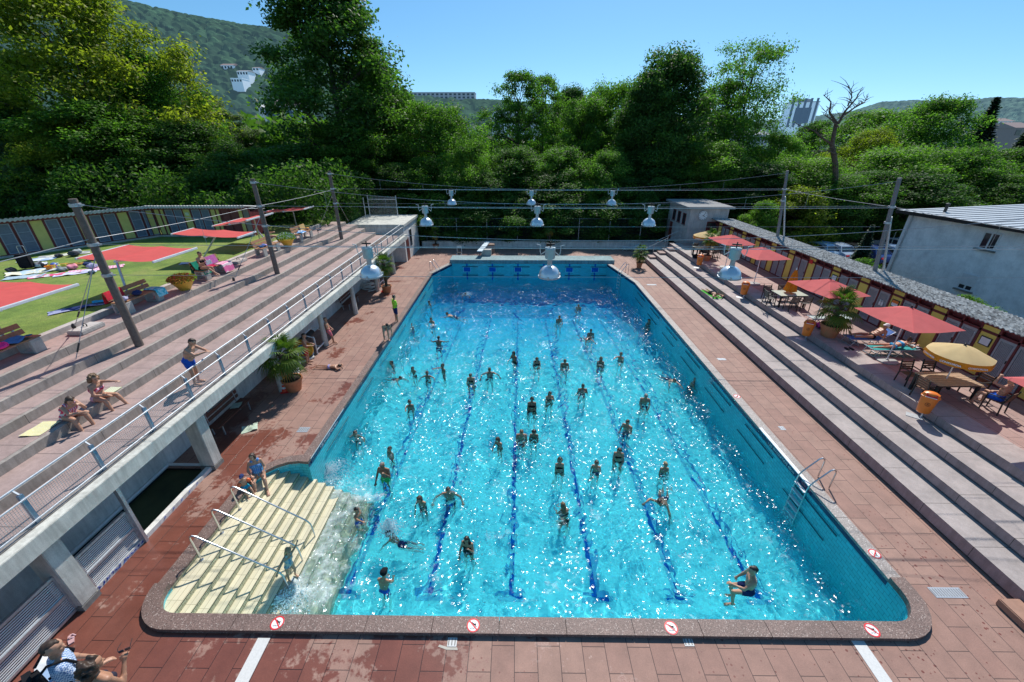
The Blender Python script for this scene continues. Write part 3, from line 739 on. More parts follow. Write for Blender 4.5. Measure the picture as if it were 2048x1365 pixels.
# --- white house on the right
hx, hy = 28.0, 29.9
wh = thing('white_house', 'white rendered house with two windows and a pale metal roof behind the right cabins', 'house', (hx, hy, 0), R(5))
m_house = concrete('house_render', (.93, .94, .95), .08, 0, .85)
mb = MB(); mb.box(0, -18, -.5, 12, 0, 5.62); mb.build('wall', m_house, wh)
m_metal_roof = M('pale_metal_roof', (.55, .57, .58), .4, .3, var=.1)
mb = MB(); mb.quad((-.55, -18.5, 5.80), (13, -18.5, 6.2), (13, .5, 6.2), (-.55, .5, 5.80)).quad((-.55, .5, 5.66), (13, .5, 6.06), (13, -18.5, 6.06), (-.55, -18.5, 5.66))
mb.quad((-.55, .5, 5.66), (-.55, .5, 5.80), (13, .5, 6.2), (13, .5, 6.06)); rf = mb.build('roof', m_metal_roof, wh)
mb = MB()
for y in np.arange(-18, .4, .62): mb.bar((-.5, y, 5.815), (12.9, y, 6.215), .045, .05)
mb.build('standing_seams', M('seam_grey', (.30, .31, .32), .5, .3), rf)
mb = MB(); mb.box(-.62, -18.5, 5.60, -.55, .5, 5.82); mb.box(-.55, .5, 5.62, 13, .56, 5.85); mb.build('gutter', m_dark_metal, rf)
mb = MB(); mb.cyl((-.07, -.35, 0), (-.07, -.35, 5.5), .05, n=8); mb.cyl((-.07, -.35, 5.5), (-.5, -.35, 5.68), .05, n=8); mb.build('downpipe', m_galv, wh)
mb = MB(); mb.cyl((1.2, -1.2, 5.8), (1.2, -1.2, 6.3), .09, n=8); mb.lathe([(.13, .5), (.13, .62), (.0, .66)], (1.2, -1.2, 5.8), 10); mb.build('vent_pipe', m_dark_metal, rf)
for i, (y0, y1, z0, z1) in enumerate(((-5.8, -4.92, 4.30, 5.30), (-5.75, -4.9, 1.72, 2.72))):
    mb = MB(); e = .07
    mb.box(-.05, y0, z0, .02, y0 + e, z1); mb.box(-.05, y1 - e, z0, .02, y1, z1); mb.box(-.05, y0 + e, z0, .02, y1 - e, z0 + e); mb.box(-.05, y0 + e, z1 - e, .02, y1 - e, z1); mb.box(-.05, (y0 + y1) / 2 - .04, z0 + e, .02, (y0 + y1) / 2 + .04, z1 - e)
    w = mb.build('window', m_white_metal, wh); mb = MB(); mb.box(-.03, y0 + e, z0 + e, -.01, y1 - e, z1 - e); mb.build('pane', m_glass, w)
    mb = MB(); mb.box(-.16, y0 - .1, z0 - .09, -.002, y1 + .1, z0 - .004); mb.build('sill', m_dark_conc, w)
    if i == 1: mb = MB(); mb.box(-.045, y0 + e, z0 + .3, -.032, y1 - e, z1 - e); mb.build('roller_blind', m_white_metal, w)
# ------------------------------------------------------------------ railings, poles, wires, lamps
rl = thing('terrace_railing', 'long blue grey steel railing with wire mesh panels along the left terrace edge', 'railing', (-10.42, 0, 2.6))
ys = [6.0 + 1.555 * k for k in range(-3, 21)]
for y in ys:
    mb = MB(); mb.obox((0, y, .38), (.055, .09, .82)); p = mb.build('post', m_rail_blue, rl)
    mb = MB(); mb.bar((0, y, .80), (-.08, y + .0, .90), .03); mb.build('bracket', m_galv, p)
for nm, x, z, r in (('handrail', -.09, .92, .025), ('upper_rail', .045, .67, .022), ('lower_rail', .045, .10, .020)):
    mb = MB(); mb.cyl((x, ys[0], z), (x, ys[-1], z), r, n=8); mb.build(nm, m_galv, rl, smooth=True)
for a, b in zip(ys[:-1], ys[1:]):
    mb = MB(); w = .007
    for y in np.arange(a + .06, b - .03, .05): mb.quad((.045, y - w / 2, .12), (.045, y + w / 2, .12), (.045, y + w / 2, .65), (.045, y - w / 2, .65))
    for z in np.arange(.15, .64, .05): mb.quad((.047, a + .05, z - w / 2), (.047, b - .05, z - w / 2), (.047, b - .05, z + w / 2), (.047, a + .05, z + w / 2))
    mb.build('mesh_panel', m_wire, rl)
# slatted barriers and the sunken stair
def barrier(y0, y1, z0, z1, label):
    r = thing('slatted_gate', label, 'gate', (-10.42, y0, z0), group='slatted steel gates under the terrace')
    L_ = y1 - y0; h = z1 - z0
    mb = MB(); mb.bar((0, 0, 0), (0, L_, 0), .06); mb.bar((0, 0, h), (0, L_, h), .07); mb.bar((0, 0, 0), (0, 0, h), .06); mb.bar((0, L_, 0), (0, L_, h), .06); mb.bar((0, 0, h * .46), (0, L_, h * .46), .08, .07); mb.build('frame', m_galv, r)
    mb = MB(); n = 20
    for i in range(1, n):
        z = h * i / n; mb.bar((-.01, .03, z), (-.01, L_ - .03, z), .016, .022)
    mb.build('slats', m_white_metal, r)
    return r
barrier(6.10, 7.44, .12, 1.20, 'slatted steel gate between the square pillar and the slim steel post')
barrier(3.2, 5.62, .10, 1.25, 'slatted steel gate nearer the corner, in front of the square pillar')
st = thing('steel_post', 'slim white steel post standing at the end of the slatted gate', 'post', (-10.36, 7.50, 0)); mb = MB(); mb.box(-.05, -.04, 0, .05, .04, 2.155); mb.build('shaft', m_galv, st)
mb = MB(); mb.box(-10.55, 6.04, -.05, -10.38, 10.24, .14); kb = mb.build('stairwell_kerb', m_white_wall); tag(kb, 'white painted kerb with blue scribbles along the sunken stairwell', 'kerb')
# blue scribbles painted on the kerb (hand-drawn strokes)
mb = MB(); r2 = random.Random(3)
for k in range(13):
    y = 6.15 + k * .115 + r2.uniform(-.02, .02); pts = []
    for i in range(7): pts.append((-10.374, y + r2.uniform(-.05, .07), .03 + .09 * r2.random()))
    mb.tube(pts, .007, 4)
for k in range(5): y = 8.2 + k * .33; mb.tube([(-10.374, y, .08), (-10.374, y + .06, .10)], .012, 4)
mb.build('blue_scribble', M('blue_marker', (.01, .05, .35), .5), kb)
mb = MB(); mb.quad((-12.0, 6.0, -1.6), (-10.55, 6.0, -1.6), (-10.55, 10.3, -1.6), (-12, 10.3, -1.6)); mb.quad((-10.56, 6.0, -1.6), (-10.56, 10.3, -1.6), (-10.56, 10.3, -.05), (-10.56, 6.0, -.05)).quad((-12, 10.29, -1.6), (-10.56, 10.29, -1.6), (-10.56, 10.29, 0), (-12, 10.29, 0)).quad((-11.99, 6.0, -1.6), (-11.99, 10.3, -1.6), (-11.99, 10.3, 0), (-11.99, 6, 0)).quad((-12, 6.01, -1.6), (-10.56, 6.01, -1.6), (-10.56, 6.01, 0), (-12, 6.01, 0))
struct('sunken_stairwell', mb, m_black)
mb = MB(); mb.cyl((-11.95, 10.36, .12), (-10.74, 10.36, .12), .05, n=10); mb.cyl((-11.95, 10.36, .12), (-11.95, 6.5, .12), .05, n=10); o = mb.build('guard_tube', m_white_metal, smooth=True); tag(o, 'white tube rail framing the back of the sunken stairwell', 'rail')

# wooden poles
POLES_L = [(-13.72, 12.87, 3.42, 8.5), (-13.57, 21.94, 3.42, 8.44), (-13.56, 31.19, 3.42, 8.3)]
labs = ['grey wooden pole nearest the pool end on the left terrace', 'grey wooden pole in the middle of the left terrace', 'grey wooden pole with two guy wires at the far end of the left terrace']
m_conc_anchor = m_bench_conc
for (x, y, z, zt), lab in zip(POLES_L, labs):
    p = thing('wooden_pole', lab, 'pole', (x, y, z), group='wooden lighting poles')
    mb = MB(); mb.cyl((0, 0, -.05), (0, 0, zt - z), .135, .105, 14); mb.build('shaft', m_wood_pole, p, smooth=True)
    for zz in (6.08, 7.1, zt - .18):
        mb = MB(); mb.lathe([(.115, -.05), (.15, -.05), (.15, .05), (.115, .05)], (0, 0, zz - z), 14); mb.bar((.1, 0, zz - z), (.27, 0, zz - z), .05); mb.build('clamp', m_galv, p)
POLES_R = [(19.15, 12.87, .3, 8.5), (19.15, 21.94, .3, 8.5), (19.15, 31.19, .3, 8.35)]
for (x, y, z, zt), lab in zip(POLES_R, ['grey pole beyond the right corner', 'grey leaning braced pole behind the cabins beside the white house', 'grey braced pole behind the cabins near the clock house']):
    if y < 20: continue
    p = thing('wooden_pole', lab, 'pole', (x + 1.95, y, z), group='wooden lighting poles'); X1 = -1.95 + .15
    mb = MB(); mb.cyl((-.7, 0, 0), (X1, 0, zt - z), .115, .09, 14); mb.build('shaft', M('weathered_pole', (.20, .20, .205), .8, var=.2, scale=9), p, smooth=True)
    mb = MB(); mb.cyl((.25, 0, 0), (X1 * .75 - .1, .0, 6.6 - z), .06, n=8); mb.build('brace', m_galv, p, smooth=True)
    for zz in (6.3, 7.1): mb = MB(); mb.lathe([(.12, -.05), (.16, -.05), (.16, .05), (.12, .05)], (-.7 + (X1 + .7) * (zz - z) / (zt - z), 0, zz - z), 12); mb.build('clamp', m_galv, p)
# overhead wires
def cat_pts(a, b, sag, n=24):
    a, b = Vector(a), Vector(b); return [a.lerp(b, i / n) - Vector((0, 0, sag * 4 * (i / n) * (1 - i / n))) for i in range(n + 1)]
ROWS = [12.87, 21.94, 31.19]; nm = ['near', 'middle', 'far']; RX = 19.3
for i, y in enumerate(ROWS):
    w = thing('suspension_wire', f'sagging carrier cable and lamp wires of the {nm[i]} row across the pool', 'cable', (0, y, 0), group='lamp wires across the pool')
    zl = POLES_L[i][3]
    mb = MB(); mb.tube(cat_pts((-13.5, 0, zl - .18), (RX, 0, zl - .1), 1.1), .009, 5); mb.build('carrier', m_wire, w)
    mb = MB(); mb.tube(cat_pts((-13.45, 0, 7.1), (RX, 0, 7.15), .06), .008, 5); mb.build('lamp_wire', m_wire, w)
    mb = MB(); mb.tube(cat_pts((-8.0, -.03, 7.06), (RX, -.03, 7.06), .05), .012, 5); mb.build('power_cable', m_cable, w)
    mb = MB(); mb.tube(cat_pts((-13.45, 0, 6.08), (RX, 0, 6.1), .03), .007, 5); mb.build('stay_wire', m_wire, w)
    mb = MB()
    for x in np.linspace(-10, 15, 9):
        s = (x + 13.5) / (RX + 13.5); mb.cyl((x, 0, zl - .18 - 1.1 * 4 * s * (1 - s)), (x, 0, 7.05), .005, n=4)
    mb.build('droppers', m_wire, w)
lw = thing('pole_tie_wire', 'tie wire linking the three wooden poles of the left terrace', 'cable', (0, 0, 0))
mb = MB(); mb.tube(cat_pts((-13.7, 12.9, 7.28), (-13.55, 21.9, 7.12), .06), .009, 5); mb.tube(cat_pts((-13.55, 21.95, 7.12), (-13.55, 31.2, 7.05), .06), .012, 5); mb.tube(cat_pts((-13.7, 12.8, 7.28), (-13.6, 1.0, 7.3), .1), .012, 5); mb.build('wire', m_wire, lw)
lw = thing('pole_tie_wire', 'tie wire linking the two grey poles behind the right cabins', 'cable', (0, 0, 0))
mb = MB(); mb.tube(cat_pts((19.5, 31.19, 7.1), (19.55, 21.94, 7.1), .06), .012, 5); mb.tube(cat_pts((19.55, 21.94, 7.1), (19.5, 6, 7.2), .1), .012, 5); mb.build('wire', m_wire, lw)
# guy wires with concrete anchors
def guy(a, b, label, bundle=1):
    g = thing('guy_wire', label, 'guy wire', b); a = Vector(a) - Vector(b)
    mb = MB()
    for k in range(bundle): o = Vector((.05 * k, .03 * k, 0)); mb.tube([a + o * .3, o * 1.0], .012, 5)
    mb.build('wire', m_wire, g); mb = MB(); mb.cyl(a * .16, a * .24, .025, n=6); mb.lathe([(.06, 0), (.06, .08), (.02, .16)], (0, 0, 0), 8); mb.build('turnbuckle', m_dark_metal, g)
    return g
pa = at(148, 742, 3.36); pb = at(148, 655, 4.18)
guy((-13.75, 12.8, 6.75), (pa.x, pa.y, 3.37), 'guy wire running down to the low concrete block on the steps'); guy((-13.8, 12.9, 6.75), (pb.x, pb.y, 4.16), 'guy wire running down to the concrete block at the lawn edge')
def anchor_block(c, z0, sx, sy, h, label):
    t_ = thing('anchor_block', label, 'concrete block', (c.x, c.y, z0)); mb = MB(); mb.prism([(-sx / 2, -sy / 2), (sx / 2, -sy / 2), (sx / 2, sy / 2), (-sx / 2, sy / 2)], 0, h); mb.build('block', m_bench_conc, t_, bevel=.03)
    mb = MB(); mb.tube([(-.06, 0, h - .01), (-.06, 0, h + .09), (0, 0, h + .13), (.06, 0, h + .09), (.06, 0, h - .01)], .018, 6); mb.build('eye_bolt', m_dark_metal, t_)
anchor_block(pa + Vector((.12, .1, 0)), 3.15, .66, 1.15, .20, 'low concrete anchor block on the step below the first bench')
anchor_block(pb + Vector((.25, .15, 0)), 3.98, .55, .9, .17, 'concrete anchor block at the lawn kerb between the two nearer benches')
pc = at(468, 562, 3.70); guy((-13.57, 21.8, 6.6), (pc.x, pc.y, 3.72), 'guy wire of the middle pole running down to the steps')
pd = at(478, 525, 3.99); anchor_block(pd, 3.98, .5, .9, .16, 'concrete anchor block beside the pink towels on the upper step')
for px, py, lab in ((636, 463, 'left guy wire of the far wooden pole'), (697, 443, 'right guy wire of the far wooden pole')):
    q = at(px, py, 3.98); guy((-13.56, 31.15, 6.8), (q.x, q.y, 3.98), lab)

# bell lamps
def make_lamp(loc, label):
    t_ = thing('bell_lamp', label, 'lamp', loc, group='zinc bell lamps hung over the pool')
    mb = MB(); prof = [(.352, 0), (.352, .03)] + [(.345 * math.cos(a) ** .85 if a < 1.5 else .07, .03 + .34 * math.sin(a)) for a in np.linspace(.05, 1.36, 9)] + [(.085, .40)]
    mb.lathe(prof, n=28); mb.lathe([(.335, .002), (.30, .12), (.2, .27), (.07, .33)], n=28); mb.build('bell', m_zinc, t_, smooth=True)
    mb = MB(); mb.lathe([(.368, -.02), (.368, .025), (.33, .03), (.33, -.02), (.368, -.02)], n=28)
    for k in range(3):
        a = 2 * PI * k / 3 + .5; mb.obox((.36 * math.cos(a), .36 * math.sin(a), .03), (.07, .05, .10), a)
    mb.build('rim', m_galv, t_, smooth=False)
    mb = MB(); mb.cyl((0, 0, .39), (0, 0, .60), .078, n=16); mb.build('neck', m_galv, t_, smooth=True)
    mb = MB(); mb.lathe([(.0, .60), (.15, .60), (.165, .63), (.165, .90), (.175, .92), (.165, .96), (.0, .97)], n=20); mb.build('ballast_box', M('lamp_box_grey', (.42, .50, .52), .4, .2, var=.12, obj=True), t_, smooth=True)
    mb = MB(); mb.cyl((0, 0, .95), (0, 0, 1.15), .02, n=6); mb.box(-.14, -.025, 1.05, .14, .025, 1.09); mb.build('hanger', m_dark_metal, t_)
    mb = MB(); mb.tube([(.16, 0, .82), (.30, 0, .70), (.33, 0, .85), (.33, 0, 1.02), (.45, 0, 1.05)], .016, 6); mb.build('feed_cable', m_cable, t_); mb = MB(); mb.tube([(-.16, 0, .82), (-.30, 0, .72), (-.33, 0, .85), (-.33, 0, 1.02), (-.45, 0, 1.05)], .016, 6); mb.build('feed_cable', m_cable, t_)
    return t_
lamp0 = None
cols = ['left', 'middle', 'right']
spots = []
for i, (y, z) in enumerate(zip(ROWS, (6.08, 6.15, 6.02))):
    for j, x in enumerate((-4.83, 1.09, 7.03)):
        lab = {0: ['large bell lamp hanging before the left potted palm', 'large bell lamp over the middle of the dark far water', 'large bell lamp hanging before the parasol terrace steps'],
               1: ['bell lamp of the second row beside the white shed', 'bell lamp in the middle of the second row', 'bell lamp of the second row beside the clock house'],
               2: ['small bell lamp farthest off on the left wire', 'small bell lamp farthest off on the middle of the wire', 'small bell lamp farthest off on the right of the wire']}[i][j]
        if lamp0 is None: lamp0 = make_lamp((x, y, z), lab)
        else: dup(lamp0, (x, y, z), rz=.15 * (i - j), label=lab)

# pool ladders
def ladder(loc, rz, label, z_water=-1.45):
    t_ = thing('pool_ladder', label, 'ladder', loc, rz, 'steel pool ladders')     # local +x points out over the deck, pool on -x
    for s in (-.26, .26):
        mb = MB(); mb.tube([(.55, s, 0), (.55, s, .62), (.52, s, .72), (.44, s, .78), (.36, s, .74), (-.02, s, .22), (-.10, s, .06), (-.12, s, -.1), (-.12, s, -2.2)], .024, 8); mb.build('side_rail', m_steel, t_, smooth=True)
    for z in (-.25, -.55, -.85, -1.15, -1.45, -1.75): mb = MB(); mb.box(-.18, -.25, z, -.07, .25, z + .03); mb.build('tread', m_white_metal, t_)
    for o in t_.children: RECV.append(o)
    return t_
q = at(1648, 935, 0)
ladder((9.60, 9.9, 0.03), 0, 'bright steel ladder on the right edge near the pool corner')
q = at(1262, 545, 0); ladder((9.1, 34.0, .03), R(11), 'small steel ladder at the far right corner of the pool')
q = at(862, 545, 0); ladder((-7.05, 34.6, .03), R(180 - 20), 'small steel ladder at the far left corner of the pool')
# handrails on the pool steps
for (px, py, qx, qy, lab) in ((365, 1064, 573, 1168, 'curved steel handrail nearest the pool corner on the yellow steps'), (413, 1010, 600, 1110, 'middle curved steel handrail, held by the girl in the swimsuit'), (452, 966, 625, 1057, 'curved steel handrail farthest along the yellow steps, near the seated mother')):
    y = {365: 7.08, 413: 7.92, 452: 8.76}[px]; h = thing('step_handrail', lab, 'handrail', (-8.55, y, -.17), group='handrails on the yellow steps')
    mb = MB(); mb.tube([(0, 0, 0), (-.03, 0, .80), (-.01, 0, .90), (.06, 0, .95), (.16, 0, .92), (1.9, 0, -.42), (2.0, 0, -.52), (2.06, 0, -.64), (2.10, 0, -1.45)], .024, 10); RECV.append(mb.build('rail', m_steel, h, smooth=True))
    mb = MB(); mb.lathe([(.055, 0), (.055, .015), (.03, .02)], (0, 0, 0), 12); mb.build('foot_plate', m_steel, h)
# drains and gratings in the deck
def grate(name, poly, label, mat, slots=True, z=.006):
    c = Vector((sum(p[0] for p in poly) / 4, sum(p[1] for p in poly) / 4, z)); t_ = thing(name, label, 'drain', c)
    mb = MB(); mb.prism([(p[0] - c.x, p[1] - c.y) for p in poly], -.02, .004); o = fixn(mb.build('plate', mat, t_))
    if slots:
        a, b, cc, d = [Vector((p[0] - c.x, p[1] - c.y, .0065)) for p in poly]; mb = MB(); ln = (b - a).length; n = max(3, int(ln / .06))
        for i in range(n):
            t0, t1 = (i + .25) / n, (i + .6) / n; p0, p1 = a.lerp(b, t0), a.lerp(b, t1); r0, r1 = d.lerp(cc, t0), d.lerp(cc, t1)
            mb.quad(p0.lerp(r0, .12), p1.lerp(r1, .12), p1.lerp(r1, .88), p0.lerp(r0, .88))
        mb.build('slots', m_dark_conc, t_)
m_grate_w = M('pale_grating', (.62, .62, .60), .6, var=.12, scale=30); m_grate_g = M('steel_grating', (.38, .42, .47), .5, .4, var=.15, scale=30)
def rectat(x0, y0, x1, y1): return [(x0, y0), (x1, y0), (x1, y1), (x0, y1)]
a = at(472, 1370); b = at(540, 1277); grate('channel_grating', rectat(b.x - .27, 3.6, b.x + .01, b.y), 'long pale channel grating in the deck before the first no diving sign', m_grate_w, False)
b = at(1698, 1276); grate('channel_grating', rectat(b.x, 3.6, b.x + .28, b.y), 'long pale channel grating in the deck near the right pool corner', m_grate_w, False)
for px, py, lab in ((904, 1285, 'small square floor drain with patched mortar beside it'), (1376, 1284, 'small square white floor drain with clean edges')):
    c = at(px, py); grate('floor_drain', rectat(c.x - .10, c.y - .09, c.x + .11, c.y + .09), lab, m_grate_w)
    if px < 1000: mb = MB(); mb.prism([(c.x - .30, c.y - .09), (c.x - .1, c.y - .15), (c.x + .15, c.y - .155), (c.x + .13, c.y - .10), (c.x - .08, c.y - .10), (c.x - .27, c.y - .05)], .0, .005); o = fixn(mb.build('mortar_patch', M('mortar', (.45, .42, .36), .8))); tag(o, 'pale mortar patch beside the floor drain', 'patch', kind='structure')
for px, py, w, h, lab in ((1895, 1186, .78, .26, 'large steel floor grating near the right pool corner'), (607, 860, .42, .30, 'steel floor grating on the left deck beside the pool edge'), (1443, 719, .42, .2, 'pale floor grating on the right deck in the middle'), (1564, 857, .2, .22, 'small steel floor grating beside the right coping'), (1303, 570, .75, .25, 'pale floor grating far along the right deck')):
    c = at(px, py); grate('floor_grating', rectat(c.x - w / 2, c.y - h / 2, c.x + w / 2, c.y + h / 2), lab, m_grate_g)
# no diving signs let into the coping
def no_diving(loc, rz, s, label):
    t_ = thing('no_diving_sign', label, 'sign', loc, rz, 'round no diving signs on the coping', s)
    mb = MB(); mb.lathe([(.0, .004), (.150, .004), (.150, .0)], n=32); mb.build('disc', m_white, t_)
    mb = MB(); mb.lathe([(.122, .0065), (.150, .0065)], n=32); mb.build('red_ring', m_red, t_)
    mb = MB()      # diving swimmer over waves
    mb.obox((-.005, .035, .0062), (.10, .026, .001), R(-32)); mb.obox((.055, -.012, .0062), (.06, .014, .001), R(-50)); mb.disc((.048, .022, .0066), .017, 12)
    mb.obox((-.062, .062, .0062), (.06, .018, .001), R(-18))
    for k in range(5): mb.obox((-.06 + .03 * k, -.062 + .004 * (k % 2), .0062), (.028, .009, .001), R(25 if k % 2 else -25))
    mb.build('pictogram', m_black, t_)
    mb = MB(); mb.obox((0, 0, .0075), (.25, .026, .001), R(-45)); mb.build('red_slash', m_red, t_)
    return t_
for px, lab in ((555, 'no diving sign on the near coping below the yellow steps'), (947, 'no diving sign on the near coping, second from the steps'), (1339, 'no diving sign on the near coping, third from the steps'), (1733, 'no diving sign on the near coping at the right pool corner')):
    c = at(px, 1246, .12); no_diving((c.x, 5.345, .121), 0, 1.0, lab)
c = at(1760, 1108, .04); no_diving((9.76, c.y, .037), R(-90), .95, 'no diving sign on the right coping just past the corner')
c = at(1483, 793, .04); no_diving((9.76, c.y, .037), R(-90), .95, 'no diving sign halfway along the right coping')
c = at(690, 800, .04); no_diving((-7.45, c.y, .037), R(90), .95, 'no diving sign on the left coping near the pot palm')
# depth notice on the wall edge
for (x, y, rz, lab, rx) in ((9.56, 11.2, R(-90), 'dark depth strip with white lettering on the right pool edge', 0), (-7.26, 12.3, R(90), 'dark depth strip with white lettering on the left pool edge', 0)):
    t_ = thing('depth_strip', lab, 'sign', (x, y, -.10), rz)
    mb = MB(); mb.box(-1.5, -.012, -.09, 1.5, .0, .10); mb.build('plate', m_navy, t_)
    text_mesh('lettering', '1.50 WASSERTIEFE 60cm', .15, m_white, t_, (0, -.016, 0), (R(90), 0, 0))
    mb = MB(); mb.box(-1.5, -.016, .105, 1.5, .10, .140); mb.build('white_edge', m_white, t_)
# step block at the foot of the right terrace
tb = thing('step_block', 'brown concrete step block at the foot of the right terrace near the corner', 'step', (11.75, 5.2, 0)); mb = MB(); mb.box(-.1, -2.6, 0, .40, .85, .20); mb.build('block', M('brown_concrete', (.36, .20, .14), .8, var=.15), tb, bevel=.02)
for i in range(4):
    x = RT[i][0]; y = [rend[0] - .1, rend[1] - .2, rend[2] - .3, 38.2][i]; z = [0, .42, .77, 1.10][i]
    tb = thing('half_step', ['brick red half step at the far end of the lowest terrace step', 'brick red half step on the first terrace step', 'brick red half step on the second terrace step', 'brick red half step below the clock house terrace'][i], 'step', (x - .28, y - .5, z)); mb = MB(); mb.box(-.3, -.5, 0, .275, .45, .18); mb.build('block', m_terr_pave, tb, bevel=.015)
# ------------------------------------------------------------------ parasols, tables, chairs
TZ = 1.45
def sq_parasol(loc, rz, label, sx=2.25, sy=2.7, apex=2.52, edge=2.02):
    t_ = thing('parasol', label, 'parasol', loc, rz, 'red square parasols on the right terrace')
    N = 6; vs = []; fs = []
    def z(u, v):
        m = max(abs(u), abs(v)); return apex - (apex - edge) * m - .05 * (1 - (min(abs(u), abs(v)) / max(m, .01))) * m * (1 if m > .1 else 0)
    for j in range(2 * N + 1):
        for i in range(2 * N + 1):
            u, v = (i - N) / N, (j - N) / N; vs.append((u * sx / 2, v * sy / 2, z(u, v)))
    n = 2 * N + 1
    for j in range(2 * N):
        for i in range(2 * N):
            a = j * n + i; q = (i - N + .5) * (j - N + .5) > 0
            fs += [(a, a + 1, a + n + 1), (a, a + n + 1, a + n)] if q else [(a, a + 1, a + n), (a + 1, a + n + 1, a + n)]
    mb = MB().add(vs, fs); cn = mb.build('canopy', m_umb_red, t_)
    mb = MB(); mb.lathe([(.0, apex + .10), (.035, apex + .09), (.03, apex + .02), (.06, apex - .01)], n=10); mb.build('finial', m_dark_metal, t_, smooth=True)
    mb = MB(); mb.cyl((0, 0, .05), (0, 0, apex), .027, n=10); mb.build('pole', m_white_metal, t_, smooth=True)
    for k in range(8):
        a = 2 * PI * k / 8; u, v = math.cos(a), math.sin(a); m = max(abs(u), abs(v)); u, v = u / m * .97, v / m * .97
        mb = MB(); mb.bar((0, 0, apex - .05), (u * sx / 2, v * sy / 2, z(u, v) - .03), .022, .02); mb.bar((0, 0, apex - .75), (u * sx / 4, v * sy / 4, z(u / 2, v / 2) - .04), .018); mb.build('rib', m_white_metal, t_)
    mb = MB(); mb.lathe([(.0, .10), (.06, .10), (.06, .07), (.36, .06), (.40, .045), (.40, 0)], n=28); mb.build('base', M('granite_base', (.33, .35, .34), .6, var=.2, scale=20, obj=True), t_, smooth=True)
    return t_
sq_parasol((16.34, 15.64, TZ), R(6), 'red parasol over the two occupied loungers')
sq_parasol((15.75, 19.55, TZ), R(8), 'red parasol between the green table and the large pot palm')
sq_parasol((16.25, 26.5, TZ), R(3), 'red parasol standing alone beside an orange bin, before the hanging lamp')
sq_parasol((16.2, 30.6, TZ), R(3), 'farthest red parasol, next to the slender pot palm')
sq_parasol((16.5, 9.7, TZ), R(6), 'red parasol cut by the right edge of the picture')

def round_parasol(loc, rz, label, r=1.28, apex=2.32, edge=1.88, tilt=(0, 0)):
    t_ = thing('parasol', label, 'parasol', loc, rz, 'yellow lettered parasols'); t_.rotation_euler = (tilt[0], tilt[1], rz)
    n = 8; vs = [(0, 0, apex)]; fs = []; M_ = 6
    for j in range(1, M_ + 1):
        for k in range(n * 4):
            a = 2 * PI * k / (n * 4); f = (k % 4) / 4; s = 1 - .045 * math.sin(PI * f); q = j / M_
            vs.append((r * q * s * math.cos(a), r * q * s * math.sin(a), apex - (apex - edge) * (q ** 1.35) - .02 * math.sin(PI * f) * q))
    m = n * 4
    for k in range(m): fs.append((0, 1 + k, 1 + (k + 1) % m))
    for j in range(M_ - 1):
        for k in range(m): a = 1 + j * m + k; b = 1 + j * m + (k + 1) % m; fs.append((a, a + m, b + m, b))
    MB().add(vs, fs).build('canopy', m_umb_yel, t_, smooth=True)
    # orange valance, one flap per panel, with white lettering
    last = vs[1 + (M_ - 1) * m:]
    for p in range(n):
        q = [Vector(last[(p * 4 + i) % m]) for i in range(5)]; mb = MB(); k = 0
        for a, b in zip(q[:-1], q[1:]):
            oa, ob = a * 1.0, b * 1.0; f0, f1 = .02 * math.sin(PI * k / 4), .02 * math.sin(PI * (k + 1) / 4); k += 1
            mb.quad(a, b, Vector((b.x * 1.02, b.y * 1.02, b.z - .21 - f1)), Vector((a.x * 1.02, a.y * 1.02, a.z - .21 - f0)))
        fl = mb.build('valance', m_umb_or, t_)
        c = sum(q, Vector()) / 5; c = q[2]; a = math.atan2(c.y, c.x)
        text_mesh('lettering', 'CONCORDIA', .10 * r, m_white, fl, (c.x * 1.014 + .012 * math.cos(a), c.y * 1.014 + .012 * math.sin(a), c.z - .125), (R(90 + 4), 0, a + R(90)), bold=.004)
    mb = MB(); mb.cyl((0, 0, .0), (0, 0, apex + .05), .022, n=10); mb.build('pole', m_white_metal, t_, smooth=True)
    mb = MB(); mb.lathe([(.0, apex + .09), (.03, apex + .07), (.03, apex + .01), (.05, apex - .01)], n=10); mb.build('finial', m_dark_metal, t_)
    for k in range(n):
        a = 2 * PI * k / n; mb = MB(); mb.bar((0, 0, apex - .04), (r * .98 * math.cos(a), r * .98 * math.sin(a), edge - .02), .014); mb.bar((0, 0, apex - .6), (r * .5 * math.cos(a), r * .5 * math.sin(a), edge + .2), .012); mb.build('rib', m_white_metal, t_)
    return t_
def table(loc, rz, label, sx, sy, mat, slats=True, h=.74):
    t_ = thing('garden_table', label, 'table', loc, rz, 'garden tables on the right terrace')
    mb = MB()
    if slats:
        n = 8
        for i in range(n): y = -sy / 2 + sy * i / n; mb.box(-sx / 2, y + .006, h - .03, sx / 2, y + sy / n - .006, h)
    else: mb.box(-sx / 2, -sy / 2, h - .03, sx / 2, sy / 2, h)
    mb.build('top', mat, t_, bevel=.006)
    mb = MB(); mb.box(-sx / 2 + .05, -sy / 2 + .05, h - .1, sx / 2 - .05, -sy / 2 + .09, h - .035); mb.box(-sx / 2 + .05, sy / 2 - .09, h - .1, sx / 2 - .05, sy / 2 - .05, h - .035); mb.build('apron', m_dark_metal, t_)
    for a in (-1, 1):
        for b in (-1, 1): x, y = a * (sx / 2 - .08), b * (sy / 2 - .08); mb = MB(); mb.box(x - .04, y - .04, 0, x + .04, y + .04, h - .035); mb.build('leg', m_dark_metal, t_)
    return t_
